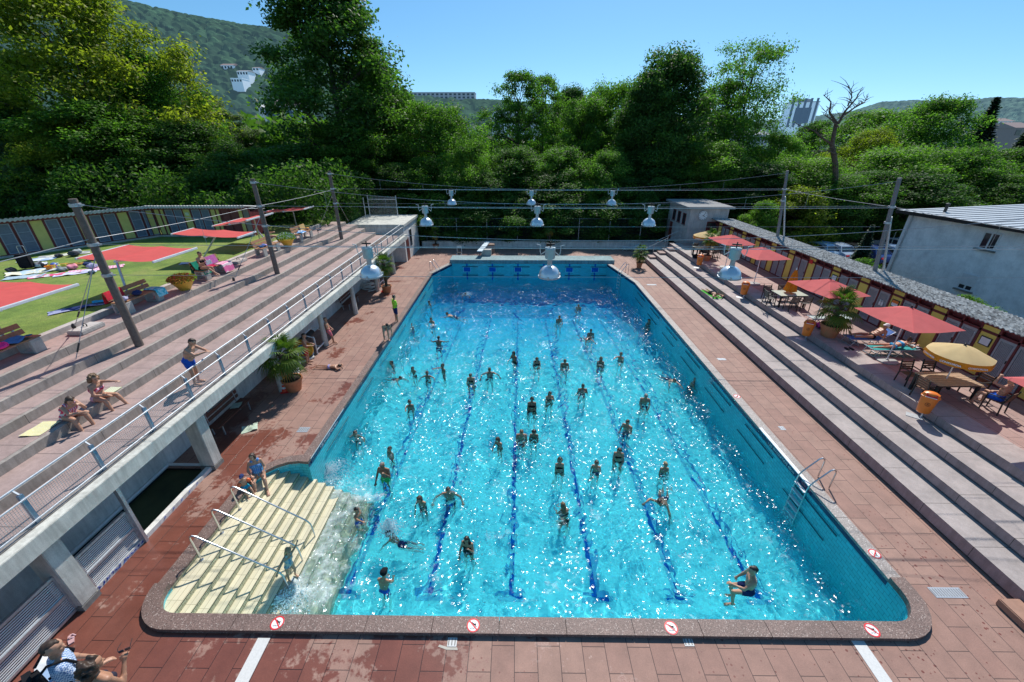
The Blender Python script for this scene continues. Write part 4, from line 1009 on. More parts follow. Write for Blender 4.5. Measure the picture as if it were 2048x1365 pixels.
def chair(loc, rz, label, group, mat):
    """slatted garden chair, faces +y locally"""
    t_ = thing('garden_chair', label, 'chair', loc, rz, group)
    mb = MB()
    for i in range(5): mb.box(-.22, -.22 + i * .09, .43, .22, -.22 + i * .09 + .075, .45)
    mb.build('seat', mat, t_)
    mb = MB()
    for i in range(4): z = .55 + i * .09; mb.obox((0, -.245 - (z - .45) * .16, z), (.42, .018, .072), 0, 0, R(-9))
    mb.build('backrest', mat, t_)
    for s in (-.235, .235):
        mb = MB(); mb.bar((s, .21, 0), (s, .20, .64), .035); mb.build('leg', m_dark_metal, t_)
        mb = MB(); mb.bar((s, -.27, 0), (s, -.235, .45), .035); mb.bar((s, -.235, .45), (s, -.325, .92), .035); mb.build('leg', m_dark_metal, t_)
        mb = MB(); mb.bar((s, .24, .64), (s, -.29, .66), .045, .025); mb.build('armrest', m_dark_metal, t_)
    return t_
m_slat_brown = M('brown_slat', (.17, .085, .05), .55, var=.25, scale=12); m_slat_grey = M('grey_slat', (.10, .09, .08), .6, var=.2, scale=12); m_table_green = M('pale_green_top', (.42, .43, .33), .45, var=.1)
m_table_wood = M('teak_top', (.40, .27, .17), .55, var=.25, scale=10)
T1 = table((16.1, 12.93, TZ), R(1), 'brown slatted garden table under the large yellow parasol', 1.65, 1.0, m_table_wood)
round_parasol((16.05, 12.95, TZ - .0), R(10), 'large yellow lettered parasol through the brown garden table', .92, 2.12, 1.78)
T2 = table((16.05, 22.5, TZ), R(1), 'pale green garden table with a closed orange parasol in it', 1.6, 1.0, m_table_green, False)
T3 = table((15.9, 34.1, TZ), R(1), 'pale garden table farthest along the terrace, by the clock house', 1.55, .95, m_table_green, False)
round_parasol((15.9, 34.2, TZ), R(10), 'small yellow lettered parasol by the clock house, behind the slender palm', 1.0, 2.05, 1.70)
G1, G2, G3 = 'brown chairs round the near table', 'dark chairs round the pale green table', 'dark chairs round the farthest table'
for x, y, rz, lab in ((15.55, 13.75, 180, 'brown slatted chair on the cabin side of the near table, left of the pair'), (16.45, 13.8, 178, 'brown slatted chair on the cabin side of the near table, right of the pair'), (17.05, 12.0, 20, 'dark chair in which the man in blue shorts sits'), (15.25, 12.7, -88, 'brown chair at the short end of the near table toward the steps'), (17.3, 13.0, 92, 'brown chair at the short end of the near table toward the cabins')):
    chair((x, y, TZ), R(rz), lab, G1, m_slat_brown)
for x, y, rz, lab in ((15.35, 23.25, 180, 'dark chair behind the pale green table, at its left corner'), (16.3, 23.35, 182, 'dark chair behind the pale green table, hidden by the closed parasol'), (15.75, 21.7, 2, 'dark slatted chair with its back to the viewer, nearer the steps'), (16.5, 21.75, -8, 'dark slatted chair with its back to the viewer, nearer the cabins'), (15.0, 22.5, -92, 'dark chair at the short end of the pale green table toward the pool')):
    chair((x, y, TZ), R(rz), lab, G2, m_slat_grey)
for x, y, rz, lab in ((16.95, 34.0, 95, 'dark chair at the cabin end of the farthest table'), (15.75, 33.5, 0, 'dark chair in which the far reader sits'), (16.5, 33.4, 5, 'dark chair in front of the farthest table, behind the palm pot'), (15.6, 34.9, 180, 'dark chair behind the farthest table')):
    chair((x, y, TZ), R(rz), lab, G3, m_slat_grey)
cu = thing('closed_parasol', 'closed orange parasol standing in the pale green table', 'parasol', (16.05, 22.55, TZ))
mb = MB(); n = 16; prof = [(.30, .86), (.27, 1.0), (.20, 1.45), (.12, 1.85), (.05, 2.1), (.0, 2.12)]
o = len(mb.v)
for r_, z_ in prof:
    for k in range(n): a = 2 * PI * k / n; q = r_ * (1 + .22 * (-1) ** k); mb.v.append((q * math.cos(a), q * math.sin(a), z_ + (.03 * (-1) ** k if z_ < .9 else 0)))
for i in range(len(prof) - 1):
    for k in range(n): k2 = (k + 1) % n; mb.f.append((i * n + k, i * n + k2, (i + 1) * n + k2, (i + 1) * n + k)); mb.mi.append(0)
mb.build('folded_canopy', m_umb_or, cu); mb = MB(); mb.cyl((0, 0, .0), (0, 0, 2.2), .022, n=8); mb.build('pole', m_white_metal, cu)
mb = MB(); mb.lathe([(.03, 2.10), (.035, 2.14), (.0, 2.26)], n=10); mb.build('tip', m_white, cu)

# loungers: tube frame with slung canvas, length along x
def lounger(loc, rz, label, mat, back=R(35), group='folding sun loungers on the right terrace', blen=.72):
    t_ = thing('sun_lounger', label, 'sun lounger', loc, rz, group); L0 = 1.22
    bx, bz = L0 + blen * math.cos(back), .34 + blen * math.sin(back)
    mb = MB()
    for s in (-.3, .3): mb.tube([(0, s, .34), (L0, s, .34), (bx, s, bz)], .018, 6)
    mb.tube([(0, -.3, .34), (0, .3, .34)], .018, 6); mb.tube([(bx, -.3, bz), (bx, .3, bz)], .018, 6); mb.build('frame', m_galv, t_)
    for x in (.10, 1.05):
        mb = MB(); mb.tube([(x + .12, -.32, .33), (x - .05, -.32, .03), (x - .05, .32, .03), (x + .12, .32, .33)], .017, 6); mb.tube([(x + .12, -.32, .33), (x + .34, -.32, .02), (x + .34, .32, .02), (x + .12, .32, .33)], .017, 6); mb.build('leg', m_galv, t_)
    mb = MB(); P = [(0.02, .33), (.6, .315), (L0, .33), (bx, bz)]
    for (a, za), (b, zb) in zip(P[:-1], P[1:]): mb.quad((a, -.29, za), (b, -.29, zb), (b, .29, zb), (a, .29, za))
    mb.build('canvas', mat, t_)
    return t_
m_canvas_blue = fabric('blue_lounger_canvas', (.12, .25, .62), .2); m_canvas_teal = fabric('teal_lounger_canvas', (.06, .42, .42), .2); m_canvas_pale = fabric('pale_towel_canvas', (.50, .62, .60), .2)
lounger((15.75, 17.35, TZ), R(-4), 'sun lounger with raised blue back carrying the man in the white cap', m_canvas_blue, R(38))
lounger((15.95, 16.25, TZ), R(-1), 'flat sun lounger with teal canvas carrying the reading woman', m_canvas_teal, R(4))
lounger((15.6, 19.75, TZ), R(-3), 'empty sun lounger spread with a pale towel behind the pot palm', m_canvas_pale, R(6))
m_canvas_white = fabric('white_lounger_canvas', (.70, .71, .72), .2)
lounger((11.1, 42.2, 0), R(-2), 'white sun lounger with raised back on the far deck', m_canvas_white, R(28), 'white sun loungers on the far deck')
lounger((13.2, 41.9, 0), R(2), 'flat white sun lounger on the far deck beside the terrace stairs', m_canvas_white, R(0), 'white sun loungers on the far deck')

# orange bins
def make_bin(loc, rz, label):
    t_ = thing('litter_bin', label, 'bin', loc, rz, 'orange litter bins along the terrace steps')
    mb = MB(); prof = [(.0, .27), (.15, .27), (.185, .31), (.215, .62), (.235, .90), (.245, .905), (.245, .95), (.215, 1.06), (.13, 1.11), (.0, 1.115)]
    mb.lathe(prof, n=26, sy=.72); mb.build('body', m_orange, t_, smooth=True)
    mb = MB(); mb.lathe([(.247, .90), (.258, .91), (.258, .95), (.247, .955)], n=26, sy=.72); mb.build('rim', m_orange, t_, smooth=True)
    mb = MB(); mb.obox((-.0, -.137, 1.03), (.29, .03, .12), 0, 0, R(-38)); mb.build('flap', m_bin_red, t_)
    mb = MB(); mb.obox((0, -.175, .97), (.30, .025, .022)); mb.build('flap_lip', m_white, t_)
    mb = MB(); mb.cyl((.05, .10, .0), (.05, .10, .42), .03, n=8); mb.build('post', m_galv, t_)
    mb = MB(); mb.box(-.36, -.10, .0, .12, .20, .02); mb.build('foot_plate', m_galv, t_)
    em = MB(); yb = -.215 * .72 - .010
    for k in range(20):
        a, b = 2 * PI * k / 20, 2 * PI * (k + 1) / 20; em.bar((.065 * math.cos(a), yb, .68 + .065 * math.sin(a)), (.065 * math.cos(b), yb, .68 + .065 * math.sin(b)), .012, .012, up=(0, 1, 0))
    em.ball((.0, yb, .715), .013, 6, 4); em.bar((0, yb, .70), (-.012, yb, .645), .02, .012, up=(0, 1, 0)); em.bar((.0, yb, .69), (.035, yb, .66), .010, .012, up=(0, 1, 0)); em.build('emblem', M('bin_emblem', (.32, .07, .02), .6), t_)
    return t_
b0 = make_bin((14.62, 11.95, 1.10), R(-42), 'large orange litter bin nearest the corner, beside the near table')
for (px, py), lab in (((1609, 681), 'orange litter bin in front of the large pot palm'), ((1478, 597), 'orange litter bin below the lone red parasol'), ((1394, 537), 'farthest orange litter bin, before the slender pot palm')):
    c = at(px, py, 1.10); dup(b0, (14.6, c.y, 1.10), R(-35), label=lab)

# palms in pots
def fan_leaf(mb, base, d, L, r, seed, droop):
    rr = random.Random(seed); d = Vector(d).normalized(); base = Vector(base)
    side = d.cross(Vector((0, 0, 1))); side = side.normalized() if side.length > .01 else Vector((1, 0, 0)); up = side.cross(d)
    tip = base + d * L - Vector((0, 0, droop * L * .35)); mb.mat(0); mb.tube([base, base.lerp(tip, .5) + Vector((0, 0, .04 * L)), tip], [.012, .009, .006], 4)
    d2 = (tip - base.lerp(tip, .5)).normalized(); up2 = side.cross(d2); n = 17
    for k in range(n):
        a = (k / (n - 1) - .5) * R(235); dirv = d2 * math.cos(a) + side * math.sin(a); ln = r * (.75 + .25 * math.cos(a)) * rr.uniform(.9, 1.08)
        w = side * math.cos(a) - d2 * math.sin(a); e = tip + dirv * ln - Vector((0, 0, ln * (.18 + droop * .55))) ; m_ = tip + dirv * ln * .55 + up2 * .03 - Vector((0, 0, ln * droop * .12))
        wd = .026 * r / .5
        mb.quad(tip - w * .006, tip + w * .006, m_ + w * wd, m_ - w * wd); mb.quad(m_ - w * wd, m_ + w * wd, e)
def palm(loc, label, trunk, crown, seed, pot_r=.34, pot_h=.50, lean=.05, nl=26, potmat=None, rz=0):
    t_ = thing('potted_palm', label, 'potted palm', loc, rz, 'fan palms in terracotta pots'); rr = random.Random(seed)
    mb = MB(); mb.lathe([(.0, .0), (pot_r * .68, .0), (pot_r * .95, pot_h * .82), (pot_r * 1.02, pot_h * .82), (pot_r * 1.05, pot_h * .84), (pot_r * 1.05, pot_h), (pot_r * .93, pot_h), (pot_r * .90, pot_h - .07)], n=28); mb.build('pot', potmat or m_terracotta, t_, smooth=True)
    mb = MB(); mb.disc((0, 0, pot_h - .06), pot_r * .92); mb.build('soil', m_soil, t_)
    top = Vector((lean * trunk, lean * .5 * trunk, pot_h - .05 + trunk)); mb = MB(); k = 12; pts = []; rs = []
    for i in range(k + 1): q = i / k; pts.append((top.x * q ** 1.5, top.y * q ** 1.5, pot_h - .08 + (top.z - pot_h + .08) * q)); rs.append((.085 + .03 * q) * (1 + .12 * (i % 2)) * crown / .95)
    mb.tube(pts, rs, 10); 
    for i in range(90):
        q = rr.random(); a = rr.random() * 6.28; i_ = min(k - 1, int(q * k)); p = Vector(pts[i_]).lerp(Vector(pts[i_ + 1]), q * k - i_); rad = rs[i_]
        o_ = Vector((math.cos(a), math.sin(a), 0)); mb.bar(p + o_ * rad * .8, p + o_ * (rad + .05) + Vector((0, 0, .09)), .02, .01)
    mb.build('trunk', M('palm_trunk', (.075, .055, .038), .95, var=.4, scale=20, obj=True), t_)
    mb = MB()
    for i in range(nl):
        q = i / nl; el = R(78) - R(120) * q; az = i * 2.399 + rr.uniform(-.2, .2); d = Vector((math.cos(az) * math.cos(el), math.sin(az) * math.cos(el), math.sin(el)))
        fan_leaf(mb, top - Vector((0, 0, .12 * q)), d, crown * rr.uniform(.42, .58), crown * rr.uniform(.46, .58), seed * 50 + i, max(0, .12 + .45 * q))
    o = mb.build('crown', m_leaf['palm'], t_); ca = o.data.color_attributes.new('Col', 'FLOAT_COLOR', 'POINT')
    v = np.random.default_rng(seed).random(len(o.data.vertices)) * .8; ca.data.foreach_set('color', np.repeat(v, 4)); 
    mb = MB()
    for i in range(4): az = i * 1.6 + 2; fan_leaf(mb, top - Vector((0, 0, .2)), (math.cos(az) * .7, math.sin(az) * .7, -.7), crown * .35, crown * .4, seed * 90 + i, 1.0)
    o = mb.build('dry_fronds', m_leaf['dry'], t_); ca = o.data.color_attributes.new('Col', 'FLOAT_COLOR', 'POINT')
    return t_
palm((-10.05, 15.25, 0), 'leaning fan palm in a terracotta pot next to the nearer traffic cone', 1.30, 1.12, 3, .42, .62, -.10, 30)
palm((-9.72, 28.6, 0), 'upright fan palm in a terracotta pot behind the left bell lamp', 1.75, .95, 4, .36, .55, .0, 26)
palm((15.55, 18.2, TZ), 'bushy fan palm in a large terracotta pot on the right terrace', 1.05, 1.15, 5, .46, .62, .10, 24)
palm((15.62, 32.6, TZ), 'slender fan palm in a terracotta pot at the far end of the right terrace', 1.55, .85, 6, .30, .46, .03, 20)
palm((11.1, 35.6, 0), 'small fan palm in a terracotta pot at the foot of the far terrace steps', 1.0, .85, 7, .28, .5, .0, 24)
palm((3.5, 43.0, 0), 'tall thin fan palm standing against the low white wall', 2.1, .95, 8, .3, .35, .0, 22)
palm((-8.6, 42.7, 0), 'dark shaded palm in a terracotta pot by the shed corner', 1.4, .8, 9, .34, .5, .0, 18)

# traffic cones
def cone(loc, label):
    t_ = thing('traffic_cone', label, 'traffic cone', loc, .4, 'traffic cones by the pot palms')
    mb = MB(); mb.box(-.17, -.17, 0, .17, .17, .035); mb.build('base', m_red, t_, bevel=.01)
    z = [.035, .17, .27, .36, .44, .56]; r = [.13, .098, .075, .055, .04, .018]
    mb = MB()
    for i in range(5): mb.mat(0 if i % 2 == 0 else 1).lathe([(r[i], z[i]), (r[i + 1], z[i + 1])], n=18)
    mb.mat(0).disc((0, 0, .56), .018, 12); mb.build('cone', [M('cone_orange', (.80, .07, .02), .5), m_white], t_)
cone((-10.42, 15.1, 0), 'orange and white traffic cone beside the nearer pot palm'); cone((-10.05, 28.75, 0), 'orange and white traffic cone beside the farther pot palm')

# ------------------------------------------------------------------ left terrace furniture
def butterfly_awning(base, ztop, label, x0, x1, y0, y1, tilt, px, py):
    """post with a spine, folding arms and two stretched canvas halves; local coords from base"""
    t_ = thing('awning', label, 'awning', base, 0, 'red awnings over the benches'); h = ztop - base[2]
    mb = MB(); mb.cyl((0, 0, 0), (px, py, h - .06), .045, n=12); mb.build('post', m_galv, t_, smooth=True)
    xm = (x0 + x1) / 2
    def z(x): return h + tilt * (x - xm) - .02
    mb = MB(); mb.bar((xm, y0, z(xm) - .05), (xm, y1, z(xm) - .05), .12, .09); mb.build('cassette', m_white_metal, t_, bevel=.02)
    mb = MB(); n = 8
    for side in (x0, x1):
        vs = []; fs = []
        for i in range(n + 1):
            for j in range(n + 1):
                x = xm + (side - xm) * i / n; y = y0 + .06 + (y1 - y0 - .12) * j / n; vs.append((x, y, z(x) + .03 - .06 * math.sin(PI * i / n)))
        for i in range(n):
            for j in range(n): a = i * (n + 1) + j; fs.append((a, a + 1, a + n + 2, a + n + 1))
        mb.add(vs, fs)
    mb.build('canvas', m_awning, t_, smooth=True)
    for side in (x0, x1):
        mb = MB(); mb.bar((side, y0, z(side)), (side, y1, z(side)), .07, .09); mb.build('front_bar', m_white_metal, t_, bevel=.012)
        for yy in (y0 + .35, y1 - .35):
            e = y0 + .75 if yy < (y0 + y1) / 2 else y1 - .75
            mb = MB(); q = (xm + side) / 2; mb.bar((xm, yy, z(xm) - .10), (q, e, z(q) - .12), .045); mb.bar((q, e, z(q) - .12), (side, yy, z(side) - .05), .04); mb.build('folding_arm', m_white_metal, t_)
    return t_
def AW(bp, bz, label, corners, z, tilt=0.0):
    b = at(*bp, bz); q = [at(*c, z) for c in corners]; xs = [p.x - b.x for p in q]; ys_ = [p.y - b.y for p in q]
    cx, cy = sum(xs) / 4, sum(ys_) / 4
    return b, cx, cy
for bp, lab, c, zz, sx, sy, tl in (((262, 608), 'flat red awning over the bench with the turquoise towel', (-16.25, 17.0), 5.82, 3.1, 2.5, -.04),
                          ((405, 520), 'red awning over the reading woman, seen edge on', (-16.6, 22.2), 5.66, 3.5, 1.7, -.05),
                          ((520, 480), 'red awning tilted over the bench with the wooden back, beside the middle pole', (-17.5, 26.3), 5.72, 2.2, 3.0, .16),
                          ((594, 455), 'farthest red awning over the cluttered bench', (-17.4, 31.6), 5.6, 3.2, 1.6, .08)):
    b = at(*bp, 4.1); x0, y0 = c[0] - sx / 2 - b.x, c[1] - sy / 2 - b.y
    butterfly_awning((b.x, b.y, 4.1), zz, lab, x0, x0 + sx, y0, y0 + sy, tl, c[0] - b.x, min(max(c[1] - b.y, y0 + .2), y0 + sy - .2) * .3 if abs(c[1] - b.y) > .5 else 0)
butterfly_awning((-16.2, 11.2, 4.1), 5.82, 'red awning cut by the left edge of the picture', -1.9, 1.25, -.9, 1.75, -.05, -.3, .3)

def bench(loc, label, ln=1.9, rz=0.0):
    t_ = thing('park_bench', label, 'bench', loc, rz, 'concrete and wood benches along the lawn')
    for s in (-1, 1):
        y = s * (ln / 2 - .22); mb = MB(); w = .17
        mb.prism([(-.25, y - w), (-.17, y - w), (-.17, y + w), (-.25, y + w)], 0, .40); mb.prism([(.20, y - w), (.29, y - w), (.29, y + w), (.20, y + w)], 0, .40)
        mb.prism([(-.25, y - w), (.29, y - w), (.29, y + w), (-.25, y + w)], .40, .455); mb.prism([(-.17, y - w), (.20, y - w), (.20, y + w), (-.17, y + w)], .0, .06)
        mb.build('leg', m_bench_conc, t_, bevel=.012)
        mb = MB(); mb.bar((-.22, y, .44), (-.34, y, .86), .05, .06); mb.build('back_support', m_galv, t_)
    mb = MB(); mb.box(-.20, -ln / 2, .458, .03, ln / 2, .50); mb.box(.05, -ln / 2, .458, .27, ln / 2, .50); mb.build('seat', m_wood, t_, bevel=.006)
    mb = MB(); mb.obox((-.245, 0, .625), (.04, ln, .16), 0, R(-16)); mb.obox((-.30, 0, .815), (.04, ln, .16), 0, R(-16)); mb.build('backrest', m_wood, t_, bevel=.006)
    return t_
BZ = 3.985
bench((-15.55, 15.35, BZ), 'bench with a red towel over its back and a turquoise towel on its end')
bench((-15.65, 10.6, BZ), 'bench at the left picture edge with blue and pink bags on it')
bench((-15.5, 19.75, BZ), 'bench draped with pink towels where the reading woman sits')
bench((-15.3, 24.4, BZ), 'empty looking bench behind the middle pole, with two small bundles')
bench((-15.15, 28.6, BZ), 'farthest bench, cluttered with towels and a wooden board')
def bowl(loc, label, kind, seed):
    t_ = thing('flower_bowl', label, 'planter', loc, 0, 'yellow bowls of flowers'); rr = random.Random(seed)
    mb = MB(); mb.lathe([(.0, .0), (.20, .0), (.46, .44), (.48, .46), (.44, .47), (.40, .40), (.0, .38)], n=30); mb.build('bowl', m_pot_yellow, t_, smooth=True)
    mb = MB(); cols_ = []
    for i in range(1500):
        a, q = rr.random() * 6.28, math.sqrt(rr.random()); x, y = .50 * q * math.cos(a), .50 * q * math.sin(a); h = .42 + (.36 if kind == 0 else .50) * (1 - q * q * .6) * rr.random() ** .6; c = Vector((x * (1 + .25 * h), y * (1 + .25 * h), h)); s = rr.uniform(.025, .045)
        u = Vector((rr.gauss(0, 1), rr.gauss(0, 1), rr.gauss(0, 1))).normalized(); v = u.orthogonal().normalized()
        top = h > .55; m_ = (2 if (kind == 0 and y < .12 and rr.random() < .75) else 1 if (top and rr.random() < .3) else 0); mb.mat(m_); mb.quad(c - u * s, c + v * s * .6, c + u * s, c - v * s * .6)
    o = mb.build('flowers', [m_leaf['fresh'], m_white if kind else M('red_bloom', (.6, .05, .05), .6), M('bronze_leaf', (.30, .13, .02), .7, var=.3)], t_); ca = o.data.color_attributes.new('Col', 'FLOAT_COLOR', 'POINT'); ca.data.foreach_set('color', np.repeat(np.random.default_rng(seed).random(len(o.data.vertices)), 4))
bowl((-15.3, 17.5, BZ), 'yellow bowl of bronze and red flowers beside the bench with the turquoise towel', 0, 1); bowl((-15.1, 26.35, BZ), 'yellow bowl of green foliage with white blossoms beyond the middle pole', 1, 2)

# towels, clothes and bags
def blanket(name, label, cat, c, sx, sy, rz, mat, bump=.03, group=None, seed=0, lumps=0):
    n, m = 14, 14; vs = []; fs = []
    for i in range(n + 1):
        for j in range(m + 1):
            x, y = (i / n - .5) * sx, (j / m - .5) * sy
            k = noise.noise(Vector((x * 3 + seed * 7.1, y * 3, seed))); k2 = noise.noise(Vector((x * 7 + seed, y * 7, seed * 3)))
            z = .012 + bump * max(0, k + .35) + bump * .5 * max(0, k2) + lumps * max(0, noise.noise(Vector((x * 2.2 + seed * 3, y * 2.2, seed + 9)))) 
            ex = 1 + .10 * noise.noise(Vector((y * 3, seed, 4))); ey = 1 + .10 * noise.noise(Vector((x * 3, seed, 8))); vs.append((x * ex, y * ey, z))
    for i in range(n):
        for j in range(m): a = i * (m + 1) + j; fs.append((a, a + m + 1, a + m + 2, a + 1))
    o = MB().add(vs, fs).build(name, mat, smooth=True, loc=c); o.rotation_euler = (0, 0, rz); return tag(o, label, cat, group)
def draped(name, label, cat, loc, profile, width, mat, rz=0.0, seed=0):
    """cloth hung over something: profile of (x, z), extruded along y"""
    n = 12; vs = []; fs = []; P = []
    for (a, b) in zip(profile[:-1], profile[1:]):
        for q in np.linspace(0, 1, 6)[:-1]: P.append((a[0] + (b[0] - a[0]) * q, a[1] + (b[1] - a[1]) * q))
    P.append(profile[-1])
    for i, (x, z) in enumerate(P):
        for j in range(n + 1):
            y = (j / n - .5) * width; w = .018 * noise.noise(Vector((x * 5, y * 6, seed + z * 2))); vs.append((x + w, y + .03 * noise.noise(Vector((x * 3, z * 3, seed))), z + abs(w)))
    for i in range(len(P) - 1):
        for j in range(n): a = i * (n + 1) + j; fs.append((a, a + 1, a + n + 2, a + n + 1))
    o = MB().add(vs, fs).build(name, mat, smooth=True, loc=loc); o.rotation_euler = (0, 0, rz); return tag(o, label, cat)
def bundle(name, label, cat, loc, r, mat, seed, flat=.6):
    bm = bmesh.new(); bmesh.ops.create_icosphere(bm, subdivisions=3, radius=1)
    for v in bm.verts:
        k = 1 + .35 * noise.noise(v.co * 1.6 + Vector((seed * 5, 0, 0))) + .12 * noise.noise(v.co * 4 + Vector((0, seed * 5, 0))); v.co = Vector((v.co.x * r * k, v.co.y * r * k * .8, max(-.0, (v.co.z * .5 + .5) * 2 * r * flat * k)))
    me = bpy.data.meshes.new(name); bm.to_mesh(me); bm.free(); me.materials.append(mat); me.polygons.foreach_set('use_smooth', [True] * len(me.polygons)); o = link(name, me, None, loc); return tag(o, label, cat)
SEAT = BZ + .505
draped('towel', 'red towel hung over the near end of the bench back', 'towel', (-15.85, 14.75, BZ), [(-.10, .45), (-.05, .90), (.01, .92), (.09, .60)], .75, cloth('red_towel', (.62, .03, .05)), seed=1)
draped('towel', 'turquoise towel hung over the far end of the bench seat', 'towel', (-15.5, 16.12, BZ), [(-.28, .52), (.27, .52), (.33, .50), (.36, .20)], .48, cloth('turquoise_towel', (.03, .48, .62), (.3, .7, .8), 'spot', 14), seed=2)
bundle('bag', 'dark blue bundle of clothes on the bench behind the nearest pole', 'bundle', (-15.45, 15.3, SEAT), .17, cloth('navy_cloth', (.03, .05, .14)), 3); bundle('bag', 'pale lilac bundle of clothes near the pole end of the bench', 'bundle', (-15.4, 14.65, SEAT), .15, cloth('lilac_cloth', (.42, .40, .55)), 4)
bundle('bag', 'bright pink bag on the bench at the left picture edge', 'bag', (-15.5, 10.5, SEAT), .24, cloth('pink_cloth', (.80, .05, .30)), 5, .45); blanket('towel', 'bright blue towel on the bench at the left picture edge', 'towel', (-15.6, 11.05, SEAT + .02), .5, .6, .2, cloth('bright_blue_cloth', (.04, .28, .62)), .05, seed=3, lumps=.15)
bundle('bag', 'dark blue bag behind the pink bag on the left bench', 'bag', (-15.55, 10.0, SEAT), .2, cloth('navy_cloth', (.03, .05, .14)), 6)
draped('towel', 'green towel under and behind the reading woman', 'towel', (-15.62, 19.1, BZ), [(-.22, .30), (-.17, .88), (-.08, .90), (.06, .54), (.36, .52), (.42, .30)], .62, cloth('green_towel', (.01, .24, .16)), seed=3)
draped('towel', 'mauve towel spread over the bench back beside the reading woman', 'towel', (-15.6, 19.95, BZ), [(-.16, .45), (-.14, .92), (-.05, .94), (.08, .54)], .85, cloth('mauve_towel', (.48, .13, .36)), seed=4)
draped('towel', 'pink towel with pale bands hanging off the front of the bench', 'towel', (-15.4, 20.3, BZ), [(-.05, .525), (.26, .525), (.34, .48), (.42, .08)], .72, cloth('pink_band_towel', (.72, .16, .34), (.80, .62, .66), 'stripe', 2.4), seed=5)
draped('towel', 'crimson towel over the middle of the draped bench seat', 'towel', (-15.5, 19.6, BZ), [(-.1, .56), (.2, .555), (.3, .53)], .34, cloth('crimson_towel', (.45, .01, .06)), seed=6)
bundle('rucksack', 'blue rucksack on the grass behind the pink towels', 'rucksack', (-16.6, 21.0, 4.12), .24, cloth('blue_bag', (.09, .14, .40), (.35, .5, .75), 'spot', 6), 7, .8)
bundle('bag', 'lilac and blue bundle on the bench behind the middle pole', 'bundle', (-15.2, 24.0, SEAT), .16, cloth('lilac_spot', (.55, .30, .60), (.08, .2, .5), 'spot', 7), 8, .5); bundle('bag', 'small dark blue bundle on the bench behind the middle pole', 'bundle', (-15.25, 23.75, SEAT), .13, cloth('blue_bag2', (.08, .22, .5)), 9, .5)
blanket('towel', 'blue and white towel on the cluttered far bench', 'towel', (-15.0, 28.2, SEAT), .5, .7, .1, cloth('blue_white_cloth', (.06, .28, .62), (.7, .75, .8), 'spot', 5), .06, seed=5, lumps=.12)
bb = thing('wooden_board', 'plain yellow wooden board leaning on the back of the far bench', 'board', (-15.3, 29.1, SEAT)); mb = MB(); mb.obox((-.02, 0, .20), (.03, .7, .42), 0, R(-14)); mb.build('board', M('raw_board', (.62, .42, .16), .6), bb)
bundle('bag', 'orange bag on the far bench beside the wooden board', 'bag', (-15.1, 29.3, SEAT), .15, cloth('orange_cloth', (.7, .32, .08)), 10)
# on the grass
GZ = 4.125
def gat(x, y): q = at(x / 6.827, 380 + y / 6.827, GZ); return (q.x, q.y, GZ)      # crop coordinates used when surveying
tr = thing('trolley_bag', 'black wheeled trolley bag with raised handle standing on the lawn', 'trolley bag', gat(395, 1080), R(20))
mb = MB(); mb.box(-.26, -.17, .06, .26, .17, .78); mb.build('bag', cloth('black_cloth', (.012, .012, .016)), tr, bevel=.05)
mb = MB(); mb.tube([(-.14, .16, .7), (-.14, .18, 1.12), (-.11, .18, 1.17), (.11, .18, 1.17), (.14, .18, 1.12), (.14, .16, .7)], .014, 6); mb.build('handle', m_galv, tr)
for s in (-.2, .2): mb = MB(); mb.cyl((s - .02, .16, .05), (s + .02, .16, .05), .05, n=10); mb.build('wheel', m_black, tr)
for (x, y, sx, sy, rz, mt, lab, lu) in (
    (515, 960, 1.5, .8, .3, cloth('lt_blue_white', (.70, .74, .82), (.35, .48, .66), 'spot', 3), 'white and pale blue towel behind the trolley bag', .05),
    (890, 890, 2.2, .75, .5, cloth('cream_grey', (.66, .66, .55), (.35, .37, .38), 'spot', 3), 'cream coloured blanket farthest back on the lawn', .06),
    (480, 1120, 2.0, 1.0, .5, cloth('mixed_spread', (.45, .60, .72), (.75, .72, .55), 'spot', 3.5), 'blue and cream blanket at the foot of the trolley bag', .14),
    (640, 1105, 1.0, .7, .4, cloth('yellow_stripe', (.68, .66, .40), (.75, .76, .7), 'stripe', 3), 'yellow striped towel among the toys', .05),
    (340, 1195, 1.5, .65, .25, cloth('pale_blue_cloth', (.42, .54, .62)), 'pale blue towel in front of the trolley bag', .06),
    (630, 1180, 1.25, .5, .5, cloth('pink_blue_white', (.78, .68, .72), (.75, .10, .22), 'spot', 4), 'white towel with pink and red pattern left of the tall pole', .12),
    (820, 1035, 2.0, .7, .2, cloth('leopard', (.48, .25, .05), (.08, .05, .02), 'spot', 9), 'brown leopard patterned blanket on the lawn', .03),
    (1040, 1140, 1.6, .7, .45, cloth('lilac_white', (.72, .70, .80), (.55, .58, .8), 'spot', 3), 'lilac and white towel just left of the pole foot wires', .05),
    (1330, 1085, 2.1, .75, .5, cloth('rose_towel', (.78, .32, .44), (.82, .55, .62), 'stripe', 2.5), 'long rose towel behind the tall pole', .03)):
    c = gat(x, y); blanket('towel', lab, 'towel', c, sx, sy, rz + .2, mt, .03, 'towels spread on the lawn', int(x) % 17, lu)
q = at(165, 615, GZ); blanket('towel', 'narrow dark blue towel with a turquoise end near the kerb', 'towel', (q.x, q.y, GZ), 1.9, .55, R(50), cloth('dark_blue_print', (.05, .07, .22), (.35, .38, .55), 'spot', 4), .04, 'towels spread on the lawn', 21, .03)
q = at(203, 607, GZ); blanket('towel', 'turquoise cloth at the end of the narrow dark blue towel', 'towel', (q.x, q.y, GZ + .03), .5, .4, R(50), cloth('turq2', (.03, .45, .65)), .06, seed=22, lumps=.1)
